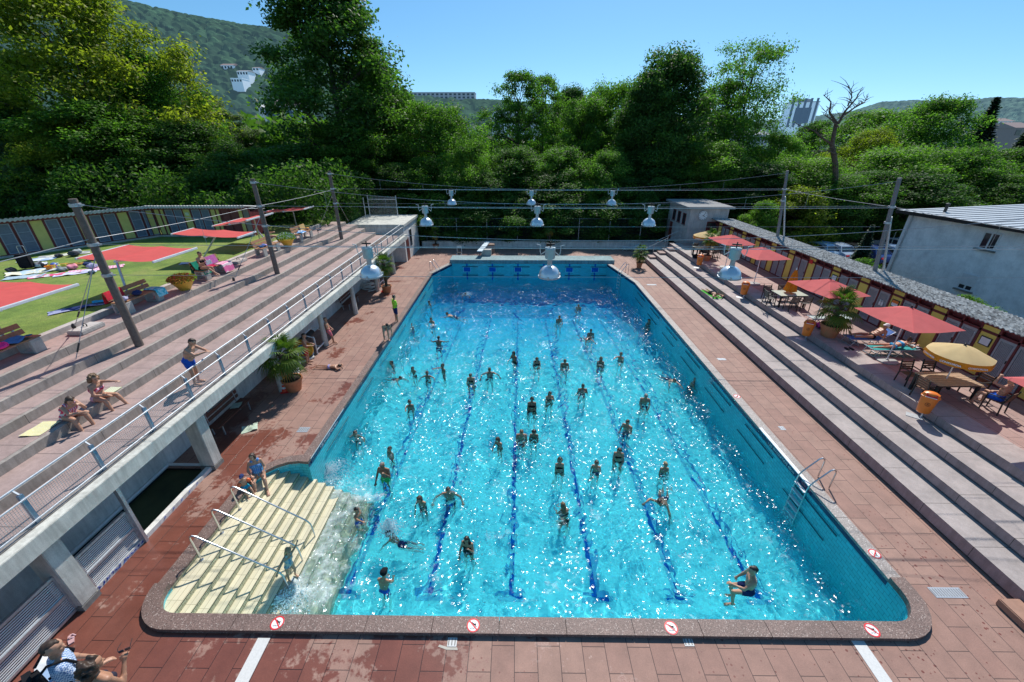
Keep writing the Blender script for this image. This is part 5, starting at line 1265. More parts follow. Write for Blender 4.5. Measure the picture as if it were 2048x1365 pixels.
q = at(380, 527, GZ); blanket('towel', 'pale blue cloth on the grass behind the reading woman', 'towel', (q.x, q.y, GZ), .9, .5, .3, cloth('pale_blue_cloth', (.42, .54, .62)), .04, seed=23)
for (x, y, r_, mt, lab) in ((165, 1120, .22, cloth('dark_grey_cloth', (.07, .07, .08)), 'dark shoes left alone at the left of the blankets'), (580, 1060, .30, cloth('grey_white', (.6, .62, .64), (.05, .05, .06), 'spot', 5), 'grey and white bundle behind the toys'), (1000, 1085, .25, cloth('rose_bundle', (.80, .30, .36)), 'small rose coloured bundle beside the lilac towel'), (865, 1110, .2, cloth('grey_cloth', (.30, .33, .33)), 'flat grey hat beside the toys'), (1025, 905, .28, cloth('dark_grey_cloth', (.07, .07, .08)), 'dark bag on the farthest cream blanket'), (1065, 870, .24, cloth('grey_white2', (.42, .46, .46)), 'grey bag behind the farthest blanket'), (815, 920, .2, cloth('dark_grey_cloth', (.07, .07, .08)), 'dark sandals on the near edge of the farthest blanket'), (1250, 965, .26, cloth('grey_white', (.6, .62, .64)), 'grey bundle half hidden behind the tall pole'), (1215, 1045, .22, cloth('navy_cloth', (.03, .05, .14)), 'navy bundle on the rose towel'), (1275, 1070, .24, cloth('lilac_cloth', (.42, .40, .55)), 'lilac bundle on the rose towel'), (1260, 1148, .16, cloth('slate_cloth', (.10, .14, .17)), 'slate coloured shoes beside the lilac towel')):
    bundle('bundle', lab, 'bundle', gat(x, y), r_, mt, x % 13, .5)
for i, (x, y, mt, lab) in enumerate(((690, 1100, M('toy_orange', (.8, .22, .02), .4), 'orange toy bucket on the lawn'), (728, 1085, M('toy_yellow', (.8, .6, .03), .4), 'yellow toy bucket on the lawn'), (875, 1085, M('toy_lime', (.6, .62, .08), .4), 'lime green toy cup on the lawn'))):
    t_ = thing('toy_bucket', lab, 'toy', gat(x, y)); mb = MB(); mb.lathe([(.0, 0), (.11, 0), (.15, .22), (.165, .22), (.165, .24), (.14, .24), (.10, .03), (0, .03)], n=16); mb.build('bucket', mt, t_, smooth=True); mb = MB(); mb.tube([(-.15, 0, .22), (-.12, .05, .12), (0, .15, .08), (.12, .05, .12), (.15, 0, .22)], .008, 5); mb.build('handle', m_white, t_)
t_ = thing('toy_ball', 'small blue and orange ball among the toy buckets', 'ball', gat(762, 1075)); mb = MB(); mb.mat(0).ball((0, 0, .16), .16, 14, 10); o = mb.build('ball', M('toy_blue', (.10, .16, .5), .4), t_, smooth=True)
mb = MB(); mb.tube([(.163 * math.cos(a), .163 * math.sin(a), .16) for a in np.linspace(0, 2 * PI, 20)], .02, 5); mb.build('band', M('toy_orange', (.8, .22, .02), .4), t_)
t_ = thing('bottle', 'white squeeze bottle standing among the toys', 'bottle', gat(828, 1085)); mb = MB(); mb.lathe([(0, 0), (.06, 0), (.065, .20), (.03, .27), (.03, .30), (0, .30)], n=14); mb.build('body', m_white, t_, smooth=True); mb = MB(); mb.lathe([(.034, .30), (.034, .36), (.0, .37)], n=12); mb.build('cap', m_towel_w, t_)
q = at(60, 872, 2.885); 

# things under the terrace
def coil(loc, label, r, k, seed):
    t_ = thing('hose_coil', label, 'hose coil', loc, 0, 'white corrugated hoses under the terrace'); rr = random.Random(seed)
    mb = MB()
    for i in range(k):
        a0 = rr.random() * 6; rad = r * rr.uniform(.75, 1.05); pts = [(rad * math.cos(a) + rr.uniform(-.03, .03), rad * math.sin(a) * .8, .06 + .085 * i + .05 * math.sin(a * 2 + a0)) for a in np.linspace(a0, a0 + 5.9, 26)]
        rs = [.052 * (1 + .16 * (j % 2)) for j in range(26)]; mb.tube(pts, rs, 8)
    mb.build('hose', m_rope, t_, smooth=False); 
    mb = MB(); mb.tube([(r, 0, .06), (r + .25, -.35, .06), (r + .05, -.75, .06), (r - .25, -.95, .06)], .055, 8); mb.build('loose_end', m_rope, t_)
    return t_
coil((-11.1, 16.6, .0), 'large heap of white hose behind the nearer pot palm', .55, 6, 1); coil((-11.3, 18.6, .0), 'white hose heap behind the person in red shorts', .5, 5, 2); coil((-11.5, 29.6, 0), 'white hose heap beside the farther pot palm', .55, 5, 3)
def stand(loc, rz, label):
    t_ = thing('tube_frame', label, 'frame', loc, rz, 'white tube frames under the terrace'); mb = MB()
    mb.tube([(0, 0, 0), (0, 0, .95), (-.55, 0, 1.10)], .035, 8); mb.tube([(0, 1.0, 0), (0, 1.0, .95), (-.55, 1.0, 1.10)], .035, 8); mb.bar((0, 0, .25), (0, 1.0, .25), .05); mb.bar((-.55, 0, 1.1), (-.55, 1.0, 1.1), .05); mb.build('tubes', m_white_metal, t_, smooth=True)
stand((-10.7, 16.2, 0), 0, 'white tube frame around the nearer hose heap'); stand((-10.55, 18.7, 0), 0, 'white tube frame in front of the yellow reel'); stand((-10.7, 30.0, 0), 0, 'white tube frame beside the farther pot palm')
t_ = thing('cover_reel', 'yellow and blue wheeled cover reel with black roll beside the white column', 'reel', (-11.1, 19.3, 0))
mb = MB(); mb.cyl((-.0, -.9, .85), (0, .25, .85), .20, n=18); mb.build('roll', M('black_foil', (.02, .02, .022), .4), t_, smooth=True)
mb = MB(); mb.lathe([(.0, .0), (.50, .0), (.50, .12), (.0, .12)], n=26); o = mb.build('side_wheel', M('reel_yellow', (.72, .40, .03), .45), t_); o.rotation_euler = (R(90), 0, 0); o.location = (.1, -.95, .52)
mb = MB(); mb.lathe([(.0, .125), (.27, .125), (.27, .14), (.0, .14)], n=24); o = mb.build('blue_disc', M('reel_blue', (.05, .32, .65), .45), t_); o.rotation_euler = (R(90), 0, 0); o.location = (.1, -.95, .52)
mb = MB(); mb.bar((.0, .3, 0), (0, .3, .9), .05); mb.bar((-.3, .3, .03), (.3, .3, .03), .05); mb.build('stand', m_white_metal, t_)
def dark_bench(loc, label):
    t_ = thing('wooden_bench', label, 'bench', loc, 0, 'dark benches under the terrace'); mb = MB()
    for i in range(4): mb.box(-.22 + .12 * i, -1.0, .43, -.12 + .12 * i, 1.0, .46)
    mb.build('seat', m_wood_dark, t_); mb = MB(); mb.box(-.30, -1, .55, -.27, 1, .68); mb.box(-.32, -1, .74, -.29, 1, .88); mb.build('backrest', m_wood_dark, t_)
    for y in (-.8, .8): mb = MB(); mb.bar((.2, y, 0), (.2, y, .43), .04); mb.bar((-.22, y, 0), (-.31, y, .88), .04); mb.bar((-.24, y, .41), (.22, y, .41), .04); mb.build('leg', m_galv, t_)
dark_bench((-11.35, 12.9, 0), 'dark slatted bench in the shade under the terrace by the square pillar'); dark_bench((-11.4, 25.8, 0), 'dark slatted bench in the shade behind the third round column')
blanket('towel', 'pale green towel forgotten on the shaded bench', 'towel', (-11.35, 13.3, .465), .35, .4, .2, cloth('pale_green_cloth', (.45, .58, .50)), .04, seed=31, lumps=.06)
blanket('towel', 'pale green towel crumpled on the deck at the shadow line', 'towel', (at(500, 858).x, at(500, 858).y, .004), .55, .45, .5, cloth('pale_green_cloth2', (.50, .60, .48)), .05, seed=32, lumps=.14)
def lifebuoy(loc, rot, label):
    t_ = thing('lifebuoy', label, 'lifebuoy', loc, 0, 'white lifebuoys on the back wall'); t_.rotation_euler = rot; n = 32
    mb = MB(); 
    for k in range(n):
        a0, a1 = 2 * PI * k / n, 2 * PI * (k + 1) / n; mb.mat(1 if k % 8 == 0 else 0)
        for j in range(10):
            b0, b1 = 2 * PI * j / 10, 2 * PI * (j + 1) / 10; f = lambda a, b: ((.30 + .075 * math.cos(b)) * math.cos(a), (.30 + .075 * math.cos(b)) * math.sin(a), .05 * math.sin(b)); mb.quad(f(a0, b0), f(a1, b0), f(a1, b1), f(a0, b1))
    mb.build('ring', [m_white, m_red], t_, smooth=True, merge=True)
lifebuoy((-11.90, 12.35, 1.12), (0, R(82), 0), 'white lifebuoy with red bands on the wall above the shaded bench')
t_ = draped('towel', 'blue towel hung from the rail under the terrace', 'towel', (-11.85, 22.35, 1.2), [(0, .1), (.05, .35), (.10, .1), (.11, -.25)], .42, cloth('bright_blue_cloth', (.04, .28, .62)), seed=8)
t_ = thing('wall_rail', 'thin dark rail with towel on the back wall under the terrace', 'rail', (-11.85, 21.0, 1.5)); mb = MB(); mb.cyl((0, 0, 0), (0, 2.2, 0), .018, n=6); mb.build('rail', m_rail_blue, t_)
mb = MB(); mb.cyl((-.14, .3, 0), (0, .3, 0), .014, n=6); mb.cyl((-.14, 1.9, 0), (0, 1.9, 0), .014, n=6); mb.build('bracket', m_rail_blue, t_)
# far deck
t_ = thing('diving_board', 'pale diving board on a low concrete stand at the far end', 'diving board', (-3.2, 38.0, .30)); mb = MB(); mb.obox((-.05, 1.9, .62), (.5, 4.3, .07), R(-7)); mb.build('board', M('board_pale_blue', (.52, .62, .68), .6, var=.12), t_, bevel=.01)
mb = MB(); mb.box(-.2, .6, .0, .75, 1.1, .57); mb.build('front_stand', m_bench_conc, t_); mb = MB(); mb.box(.1, 2.9, -.3, .95, 3.6, .57); mb.build('rear_stand', M('brown_stand', (.30, .2, .15), .8), t_)
t_ = thing('folding_chair', 'small white metal chair with dark seat on the far left deck', 'chair', (-5.65, 39.2, 0)); mb = MB(); mb.box(-.22, -.2, .42, .22, .22, .46); mb.build('seat', m_dark_metal, t_)
for x in (-.22, .22): mb = MB(); mb.bar((x, .22, 0), (x, .24, 1.05), .035); mb.build('leg', m_white_metal, t_); mb = MB(); mb.bar((x, -.22, 0), (x, -.2, .44), .035); mb.build('leg', m_white_metal, t_)
mb = MB(); mb.box(-.2, .22, .85, .2, .25, 1.05); mb.build('backrest', m_white_metal, t_)
t_ = thing('stair_railing', 'steel tube railing beside the far terrace stairs', 'railing', (13.0, 40.2, 0)); mb = MB()
for dx, z in ((0, 0), (1.0, .5), (2.0, 1.0), (3.2, 1.45), (5.2, 1.45)): mb.cyl((dx, 0, z), (dx, 0, z + .95), .024, n=6)
mb.tube([(-.3, 0, .8), (0, 0, .95), (2.9, 0, 2.4), (5.3, 0, 2.4)], .024, 6); mb.tube([(0, 0, .5), (2.9, 0, 1.95), (5.3, 0, 1.95)], .018, 6); mb.build('tubes', m_galv, t_)
t_ = thing('stair_railing', 'nearer steel tube railing at the head of the far terrace stairs', 'railing', (12.2, 38.6, 0)); mb = MB()
for dx, z in ((0, 0), (1.0, .5), (2.0, 1.0)): mb.cyl((dx, 0, z), (dx, 0, z + .95), .022, n=6)
mb.tube([(-.2, 0, .85), (2.2, 0, 2.05)], .022, 6); mb.build('tubes', m_galv, t_)
bundle('bag', 'black and pink sports bag beside the large pot palm', 'bag', (15.75, 19.1, TZ), .22, cloth('bag_pink_black', (.03, .02, .06), (.6, .05, .25), 'stripe', 3), 11, .8)
bundle('bag', 'dark bag on the ground beside the far reader', 'bag', (15.0, 33.4, TZ), .22, cloth('black_cloth', (.012, .012, .016)), 12, .7)
t_ = thing('pair_of_shoes', 'dark sandals on the terrace in front of the loungers', 'shoes', (15.35, 16.6, TZ)); 
for s in (0, .22): mb = MB(); mb.prism([(s, 0), (s + .1, .02), (s + .11, .22), (s + .06, .27), (s, .24)], 0, .05); mb.build('shoe', m_black, t_)
q = at(1425, 592, .775); blanket('towel', 'bright green towel under the sunbather on the right steps', 'towel', (13.42, 26.25, .772), .62, 1.7, R(8), cloth('lime_towel', (.12, .55, .07)), .012, seed=41)
t_ = thing('pair_of_sandals', 'pair of pale pink sandals lying on the deck in front of the couple', 'shoes', (at(143, 1280).x, at(143, 1280).y, 0), R(20))
for i, (dx, dy, rz) in enumerate(((0, 0, .5), (-.27, -.22, .1))):
    mb = MB(); a = rz; P = [(-.045, -.12), (.04, -.12), (.055, .05), (.04, .13), (0, .15), (-.045, .12), (-.055, .0)]; P = [(dx + x * math.cos(a) - y * math.sin(a), dy + x * math.sin(a) + y * math.cos(a)) for x, y in P]; mb.prism(P, 0, .03); o = mb.build('sandal', M('pink_sandal', (.55, .33, .33), .6), t_)
    mb = MB(); mb.tube([(dx - .06, dy, .02), (dx - .02, dy + .02, .07), (dx + .05, dy + .02, .02)], .014, 5); mb.tube([(dx - .04, dy + .07, .02), (dx, dy + .09, .06), (dx + .05, dy + .07, .02)], .014, 5); mb.build('strap', M('pink_strap', (.62, .40, .42), .6), o)
# ------------------------------------------------------------------ people
def capsule(V, F, p, q, r0, r1, n=10):
    p, q = Vector(p), Vector(q); d = q - p; L_ = d.length; d = d / L_ if L_ > 1e-6 else Vector((0, 0, 1)); a = d.orthogonal().normalized(); b = d.cross(a)
    o = len(V); ring = []
    for t in (-80, -50, -20, 5): ring.append((p + d * math.sin(R(t)) * r0, math.cos(R(t)) * r0))
    for t in (-5, 20, 50, 80): ring.append((q + d * math.sin(R(t)) * r1, math.cos(R(t)) * r1))
    for c, r in ring:
        for k in range(n): th = 2 * PI * k / n; V.append(tuple(c + (a * math.cos(th) + b * math.sin(th)) * r))
    for i in range(len(ring) - 1):
        for k in range(n): k2 = (k + 1) % n; F.append((o + i * n + k, o + i * n + k2, o + (i + 1) * n + k2, o + (i + 1) * n + k))
    F.append(tuple(o + k for k in range(n))[::-1]); e = o + (len(ring) - 1) * n; F.append(tuple(e + k for k in range(n)))
def skin_over(caps, voxel, mats, name, smooth_it=3, wob=0.0):
    V, F = [], []
    for c in caps: capsule(V, F, *c)
    me = bpy.data.meshes.new(name); me.from_pydata(V, [], F); o = bpy.data.objects.new(name, me); COL.objects.link(o)
    m = o.modifiers.new('r', 'REMESH'); m.mode = 'VOXEL'; m.voxel_size = voxel
    s = o.modifiers.new('s', 'SMOOTH'); s.factor = .5; s.iterations = smooth_it
    dg = bpy.context.evaluated_depsgraph_get(); new = bpy.data.meshes.new_from_object(o.evaluated_get(dg)); bpy.data.objects.remove(o); bpy.data.meshes.remove(me)
    new.name = name; new.materials.clear()
    for q in (mats if isinstance(mats, list) else [mats]): new.materials.append(q)
    if wob:
        for v in new.vertices: v.co += v.normal * wob * noise.noise(v.co * 22)
    new.polygons.foreach_set('use_smooth', [True] * len(new.polygons)); return new
def rot(v, ax, deg): return Matrix.Rotation(R(deg), 3, ax) @ Vector(v)
def nz(v): return Vector(v).normalized()
class Pose:
    """joint positions from bone directions; x right, y forward, z up"""
    def __init__(s, h=1.75, fem=False, girth=1.0, pelvis=None, lean=0, side=0, twist=0, head=(0, 0), armL=None, armR=None, legL=None, legR=None, curl=25, child=False):
        S = s.S = h / 1.75; s.g = girth; s.fem = fem; s.child = child; s.curl = curl; HS = s.HS = S * (1.0 if not child else 1.22)
        sw = (.165 if fem else .185) * S * (.92 if child else 1); hw = (.10 if fem else .09) * S
        Mx = Matrix.Rotation(R(twist), 3, 'Z') @ Matrix.Rotation(R(-lean), 3, 'X') @ Matrix.Rotation(R(side), 3, 'Y'); s.M = Mx
        P = Vector(pelvis) if pelvis is not None else Vector((0, 0, .93 * S)); s.P = P
        up = Mx @ Vector((0, 0, 1)); rt = Mx @ Vector((1, 0, 0)); fw = Mx @ Vector((0, 1, 0)); s.up, s.rt, s.fw = up, rt, fw
        rt0 = Matrix.Rotation(R(twist * .4), 3, 'Z') @ Vector((1, 0, 0))
        s.waist = P + up * .17 * S; s.chest = P + up * .36 * S; s.nb = P + up * .50 * S
        s.shL = s.nb - rt * sw - up * .035 * S; s.shR = s.nb + rt * sw - up * .035 * S
        Mh = Mx @ Matrix.Rotation(R(head[1]), 3, 'Z') @ Matrix.Rotation(R(-head[0]), 3, 'X'); s.Mh = Mh
        s.neck = s.nb + up * .05 * S; s.hc = s.nb + up * .07 * S + Mh @ Vector((0, .015, .125)) * HS
        s.hipL = P - rt0 * hw - Vector((0, 0, .02 * S)); s.hipR = P + rt0 * hw - Vector((0, 0, .02 * S))
        s.arms = []; s.legs = []
        for sh, a, sg in ((s.shL, armL or ((-.15, 0, -1), (-.05, .15, -1)), -1), (s.shR, armR or ((.15, 0, -1), (.05, .15, -1)), 1)):
            e = sh + nz(a[0]) * .29 * S; w = e + nz(a[1]) * .255 * S; s.arms.append((sh, e, w, nz(a[2]) if len(a) > 2 else nz(a[1]), sg))
        for hp, l_ in ((s.hipL, legL or ((-.04, .02, -1), (0, -.02, -1), (0, 1, -.15))), (s.hipR, legR or ((.04, .02, -1), (0, -.02, -1), (0, 1, -.15)))):
            k = hp + nz(l_[0]) * .42 * S; a = k + nz(l_[1]) * .42 * S; t = a + nz(l_[2]) * .175 * S; s.legs.append((hp, k, a, t))
    def low(s): return min(min(l[2].z - .045 * s.S, l[3].z - .03 * s.S) for l in s.legs)
    def head_caps(s):
        H = s.HS; h = lambda x, y, z: s.hc + s.Mh @ Vector((x, y, z)) * H
        c = [(h(0, -.018, .03), h(0, .012, .035), .092 * H, .088 * H), (h(0, .02, -.02), h(0, .035, -.045), .078 * H, .066 * H), (h(0, .045, -.075), h(0, .055, -.082), .046 * H, .036 * H),
             (h(0, .098, .005), h(0, .112, -.028), .011 * H, .016 * H)]
        for sg in (-1, 1): c.append((h(sg * .086, -.005, .015), h(sg * .088, -.008, -.02), .014 * H, .011 * H)); c.append((h(sg * .03, .078, -.02), h(sg * .034, .07, -.03), .022 * H, .02 * H))
        return c
    def torso(s, infl=0.0, lo=0, hi=9):
        S, g = s.S, s.g; o = lambda v, r, f=0: s.P + s.up * v * S + s.rt * r * S + s.fw * f * S; fm = s.fem
        T = [(0, (o(-.03, -.06), o(-.03, .06), .105, .105)), (0, (o(-.05, -.055, -.055), o(-.05, .055, -.055), .075, .075)), (1, (o(.05, -.045), o(.05, .045), .105, .105)), (1, (o(.13, -.045, .01), o(.13, .045, .01), .098, .098)),
             (2, (o(.22, -.055), o(.22, .055), .10, .10)), (3, (o(.31, -.075), o(.31, .075), .108, .108)), (4, (o(.40, -.085), o(.40, .085), .10, .10)), (5, (o(.455, -.12), o(.455, .12), .062, .062))]
        if fm: T += [(3, (o(.325, -.075, .075), o(.325, -.072, .08), .06, .06)), (3, (o(.325, .075, .075), o(.325, .072, .08), .06, .06))]
        if g > 1.1: T.append((1, (o(.10, -.03, .05 * g), o(.10, .03, .05 * g), .10, .10)))
        return [(c[0], c[1], c[2] * S * (g if k < 4 else 1 + (g - 1) * .5) + infl, c[3] * S * (g if k < 4 else 1 + (g - 1) * .5) + infl) for k, c in T if lo <= k <= hi]
    def limb_arm(s, i, f0=0, f1=1, infl=0.0):
        sh, e, w, hd, sg = s.arms[i]; S = s.S * (1 + (s.g - 1) * .6) * (.9 if s.fem else 1)
        if f1 < 1: q = sh.lerp(e, f1); return [(sh, q, .053 * S + infl, .047 * S + infl)]
        return [(sh, e, .053 * S, .041 * S), (e, w, .041 * S, .028 * S), (e, e.lerp(w, .35), .042 * S, .043 * S)]
    def hand(s, i, thick=1.0):
        sh, e, w, hd, sg = s.arms[i]; S = s.S; d = hd; side = d.cross(s.up if abs(d.dot(s.up)) < .9 else s.fw).normalized(); nrm = side.cross(d)
        pc = w + d * .075 * S; out = [(w, pc, .027 * S, .026 * S), (w + d * .03 * S - side * .012 * S, pc - side * .028 * S, .018 * S, .016 * S), (w + d * .03 * S + side * .012 * S, pc + side * .028 * S, .018 * S, .016 * S)]
        cu = R(s.curl)
        for k, (off, ln) in enumerate(((-.033, .068), (-.011, .078), (.011, .074), (.033, .056))):
            b = pc + side * off * S; d1 = d * math.cos(cu) - nrm * math.sin(cu) + side * off * 3; m_ = b + d1.normalized() * ln * .55 * S; d2 = d * math.cos(2 * cu) - nrm * math.sin(2 * cu) + side * off * 2
            out += [(b, m_, .0095 * S * thick, .009 * S * thick), (m_, m_ + d2.normalized() * ln * .5 * S, .009 * S * thick, .0075 * S * thick)]
        t0 = w + d * .025 * S - side * .026 * S * sg; t1 = t0 + (d * .7 - side * .75 * sg - nrm * .25).normalized() * .045 * S; out += [(t0, t1, .013 * S, .011 * S), (t1, t1 + (d - side * .25 * sg - nrm * .3).normalized() * .032 * S, .011 * S * thick, .009 * S)]
        return out
    def limb_leg(s, i, f1=1.0, infl=0.0):
        hp, k, a, t = s.legs[i]; S = s.S * (1 + (s.g - 1) * .75) * (1.04 if s.fem else 1)
        if f1 < 1: q = hp.lerp(k, f1); return [(hp, q, .092 * S + infl, (.092 - .030 * f1) * S + infl)]
        heel = a - (t - a).normalized() * .05 * s.S - Vector((0, 0, .02 * s.S)) * (1 if abs((t - a).normalized().z) < .6 else 0)
        ft = [(a, t, .036 * S, .030 * S), (a, heel, .034 * S, .026 * S)]
        side = (t - a).cross(k - a); side = side.normalized() if side.length > 1e-5 else s.rt
        ft += [(a.lerp(t, .7) + side * .02 * S * q, t + side * .026 * S * q + (t - a).normalized() * .03 * S, .024 * S, .015 * S) for q in (-1, 0, 1)]
        return [(hp, k, .092 * S, .054 * S), (hp.lerp(k, .25), hp.lerp(k, .45), .085 * S, .076 * S), (k, a, .052 * S, .034 * S), (k.lerp(a, .18), k.lerp(a, .42), .055 * S, .050 * S)] + ft
    def body(s, fingers=True, thick=1.0):
        c = s.torso() + s.head_caps() + [(s.nb - s.up * .02 * s.S, s.hc - s.Mh @ Vector((0, .01, .06)) * s.HS, .062 * s.S * (.88 if s.fem else 1), .056 * s.S * (.88 if s.fem else 1))]
        for i in (0, 1): c += s.limb_arm(i) + s.hand(i, thick) + s.limb_leg(i); 
        c += [(s.nb, s.arms[0][0], .055 * s.S, .055 * s.S), (s.nb, s.arms[1][0], .055 * s.S, .055 * s.S)]
        return c
def paint_face(me, p):
    H = p.HS; inv = p.Mh.transposed(); ca = me.color_attributes.new('Col', 'FLOAT_COLOR', 'POINT'); out = np.ones((len(me.vertices), 4), np.float32)
    for i, v in enumerate(me.vertices):
        q = inv @ (v.co - p.hc) / H
        if q.length > .16 or q.y < .04: continue
        for sg in (-1, 1):
            e = Vector((q.x - sg * .034, 0, q.z - .012)); b = Vector(((q.x - sg * .036) * .55, 0, q.z - .034))
            if Vector((e.x * .6, 0, e.z)).length < .0095: out[i, :3] = (.10, .09, .09)
            elif b.length < .009: out[i, :3] = (.30, .24, .2)
        m_ = Vector((q.x * .42, 0, q.z + .062))
        if m_.length < .010: out[i, :3] = (.95, .45, .42)
    ca.data.foreach_set('color', out.ravel())
def hair_caps(p, style):
    H = p.HS; h = lambda x, y, z: p.hc + p.Mh @ Vector((x, y, z)) * H
    c = [(h(0, -.035, .045), h(0, -.005, .058), .088 * H, .080 * H), (h(0, -.045, .0), h(0, -.05, -.02), .075 * H, .062 * H)]
    if style == 'short': c += [(h(0, .045, .095), h(0, .06, .085), .035 * H, .028 * H)]
    if style in ('bob', 'long', 'pony', 'bun', 'curly'):
        c += [(h(-.07, -.01, .06), h(-.082, .0, -.02), .034 * H, .026 * H), (h(.07, -.01, .06), h(.082, .0, -.02), .034 * H, .026 * H), (h(0, .04, .098), h(0, .065, .082), .036 * H, .022 * H)]
    if style == 'bob': c += [(h(-.075, -.02, -.02), h(-.07, -.02, -.09), .034 * H, .028 * H), (h(.075, -.02, -.02), h(.07, -.02, -.09), .034 * H, .028 * H), (h(0, -.06, -.02), h(0, -.065, -.10), .07 * H, .06 * H)]
    if style == 'long': c += [(h(-.06, -.045, -.03), h(-.05, -.075, -.27), .045 * H, .03 * H), (h(.06, -.045, -.03), h(.05, -.075, -.27), .045 * H, .03 * H), (h(0, -.075, -.02), h(0, -.10, -.30), .065 * H, .045 * H)]
    if style == 'pony': c += [(h(0, -.11, .05), h(0, -.15, .02), .032 * H, .034 * H), (h(0, -.15, .02), h(0, -.15, -.16), .034 * H, .014 * H)]
    if style == 'bun': c += [(h(0, -.09, .10), h(0, -.10, .11), .045 * H, .045 * H)]
    if style == 'curly':
        rr = random.Random(4)
        for i in range(60):
            a, b = rr.random() * 6.28, rr.uniform(-.9, 1.2); y = math.sin(a) * math.cos(b); 
            if y > .55 and b < .75: continue
            q = Vector((math.cos(a) * math.cos(b) * .11, y * .11 - .03, math.sin(b) * .11 + .02)); c.append((h(*q), h(*(q * 1.15)), .03 * H, .026 * H))
        for i in range(22): c.append((h(rr.uniform(-.10, .10), rr.uniform(-.13, -.05), rr.uniform(-.16, -.04)), h(rr.uniform(-.10, .10), -.10, rr.uniform(-.16, -.05)), .03 * H, .03 * H))
    if style == 'cap': c = [(h(0, -.03, .04), h(0, .0, .05), .101 * H, .096 * H), (h(0, .06, .06), h(0, .15, .045), .05 * H, .02 * H), (h(.04, .06, .06), h(.035, .14, .045), .03 * H, .014 * H), (h(-.04, .06, .06), h(-.035, .14, .045), .03 * H, .014 * H)]
    if style == 'fringe': c = [(h(0, -.06, .0), h(0, -.055, -.03), .074 * H, .062 * H), (h(-.07, -.02, .02), h(-.075, -.02, -.03), .034 * H, .024 * H), (h(.07, -.02, .02), h(.075, -.02, -.03), .034 * H, .024 * H), (h(0, .045, .075), h(0, .055, .07), .045 * H, .04 * H), (h(0, -.01, .045), h(0, -.02, .05), .082 * H, .08 * H)]
    return c
def person(label, p, loc, rz, skin, hair, clothes, voxel=.010, group=None, drop=True, thick=1.0):
    me = skin_over(p.body(thick=thick), voxel, m_skin[skin], 'person', 2); paint_face(me, p)
    z0 = p.low() if drop else 0
    o = link('person', me, None, (loc[0], loc[1], loc[2] - z0)); o.rotation_euler = (0, 0, rz); tag(o, label, 'person', group)
    if hair: link('hair' if hair[0] != 'cap' else 'cap', skin_over(hair_caps(p, hair[0]), voxel * 1.15, hair[1] if not isinstance(hair[1], str) else m_hair[hair[1]], 'hair', 1, .004), o)
    for kind, mt in clothes:
        I = .010; c = []
        if kind in ('trunks', 'shorts', 'briefs'):
            f = {'trunks': .42, 'shorts': .72, 'briefs': .06}[kind]; c = p.torso(I, 0, 0) + p.limb_leg(0, f, I + .004 * (f > .3)) + p.limb_leg(1, f, I + .004 * (f > .3)); c += [(a, b, r0 * .99, r1 * .99) for a, b, r0, r1 in p.torso(I, 1, 1)[:1]] if kind != 'briefs' else []
        elif kind == 'top': c = p.torso(.007, 3, 3)
        elif kind == 'onepiece': c = p.torso(I - .001, 0, 3) + p.limb_leg(0, .04, I - .002) + p.limb_leg(1, .04, I - .002); c += [(p.chest - p.rt * .07 * p.S, p.nb - p.rt * .09 * p.S, .085 * p.S, .066 * p.S), (p.chest + p.rt * .07 * p.S, p.nb + p.rt * .09 * p.S, .085 * p.S, .066 * p.S)]
        elif kind in ('tshirt', 'shirt'):
            c = p.torso(.016, 0 if kind == 'shirt' else 1, 5)
            for i in (0, 1): c += p.limb_arm(i, 0, .72, .014) + [(p.nb - p.up * .03 * p.S, p.arms[i][0], .066 * p.S, .066 * p.S)]
            if kind == 'shirt': c += [(p.nb, p.nb + p.up * .03 * p.S, .072 * p.S, .066 * p.S)]
        elif kind == 'shoes':
            for hp, k, a, t in p.legs: c += [(a - Vector((0, 0, .02)), t, .05 * p.S, .042 * p.S)]
        elif kind == 'armbands':
            for sh, e, w, hd, sg in p.arms: c += [(sh.lerp(e, .40), sh.lerp(e, .62), .078 * p.S * 1.3, .078 * p.S * 1.3)]
        nm = {'trunks': 'swimming_trunks', 'shorts': 'shorts', 'briefs': 'swim_briefs', 'top': 'bikini_top', 'onepiece': 'swimsuit', 'tshirt': 'tee_shirt', 'shirt': 'shirt', 'shoes': 'shoes', 'armbands': 'armbands'}[kind]
        if kind in ('shoes', 'armbands'):
            h = len(c) // 2
            for q in (c[:h], c[h:]): link(nm[:-1], skin_over(q, voxel * 1.2, mt, nm, 2), o)
        else: link(nm, skin_over(c, voxel * 1.15, mt, nm, 3, .003), o)
    return o
def K(name, c): return cloth('swim_' + name, c)
navy, blue, red_, pinks, black_, green_ = K('navy', (.015, .025, .10)), K('blue', (.02, .10, .50)), K('red', (.60, .04, .06)), K('pink', (.72, .20, .24)), K('black', (.012, .012, .015)), K('green', (.05, .45, .12))
print_pink = cloth('swim_pink_print', (.55, .03, .10), (.75, .45, .50), 'spot', 16); stripes = cloth('swim_magenta_stripe', (.62, .05, .12), (.60, .55, .60), 'stripe', 7); bluewave = cloth('swim_blue_wave', (.03, .30, .52), (.25, .30, .62), 'stripe', 6); floral = cloth('swim_blue_floral', (.12, .28, .42), (.5, .5, .45), 'spot', 18)
hiviz = cloth('lime_shirt', (.42, .80, .06)); turq = K('turquoise', (.03, .40, .55)); orange_band = M('inflatable_orange', (.85, .14, .03), .3); checked = cloth('checked_shirt', (.55, .63, .75), (.13, .22, .42), 'check', 46)
down = lambda s, f=.1: ((s * .12, f, -1), (s * .04, f + .18, -1))
def onscreen(p): return p
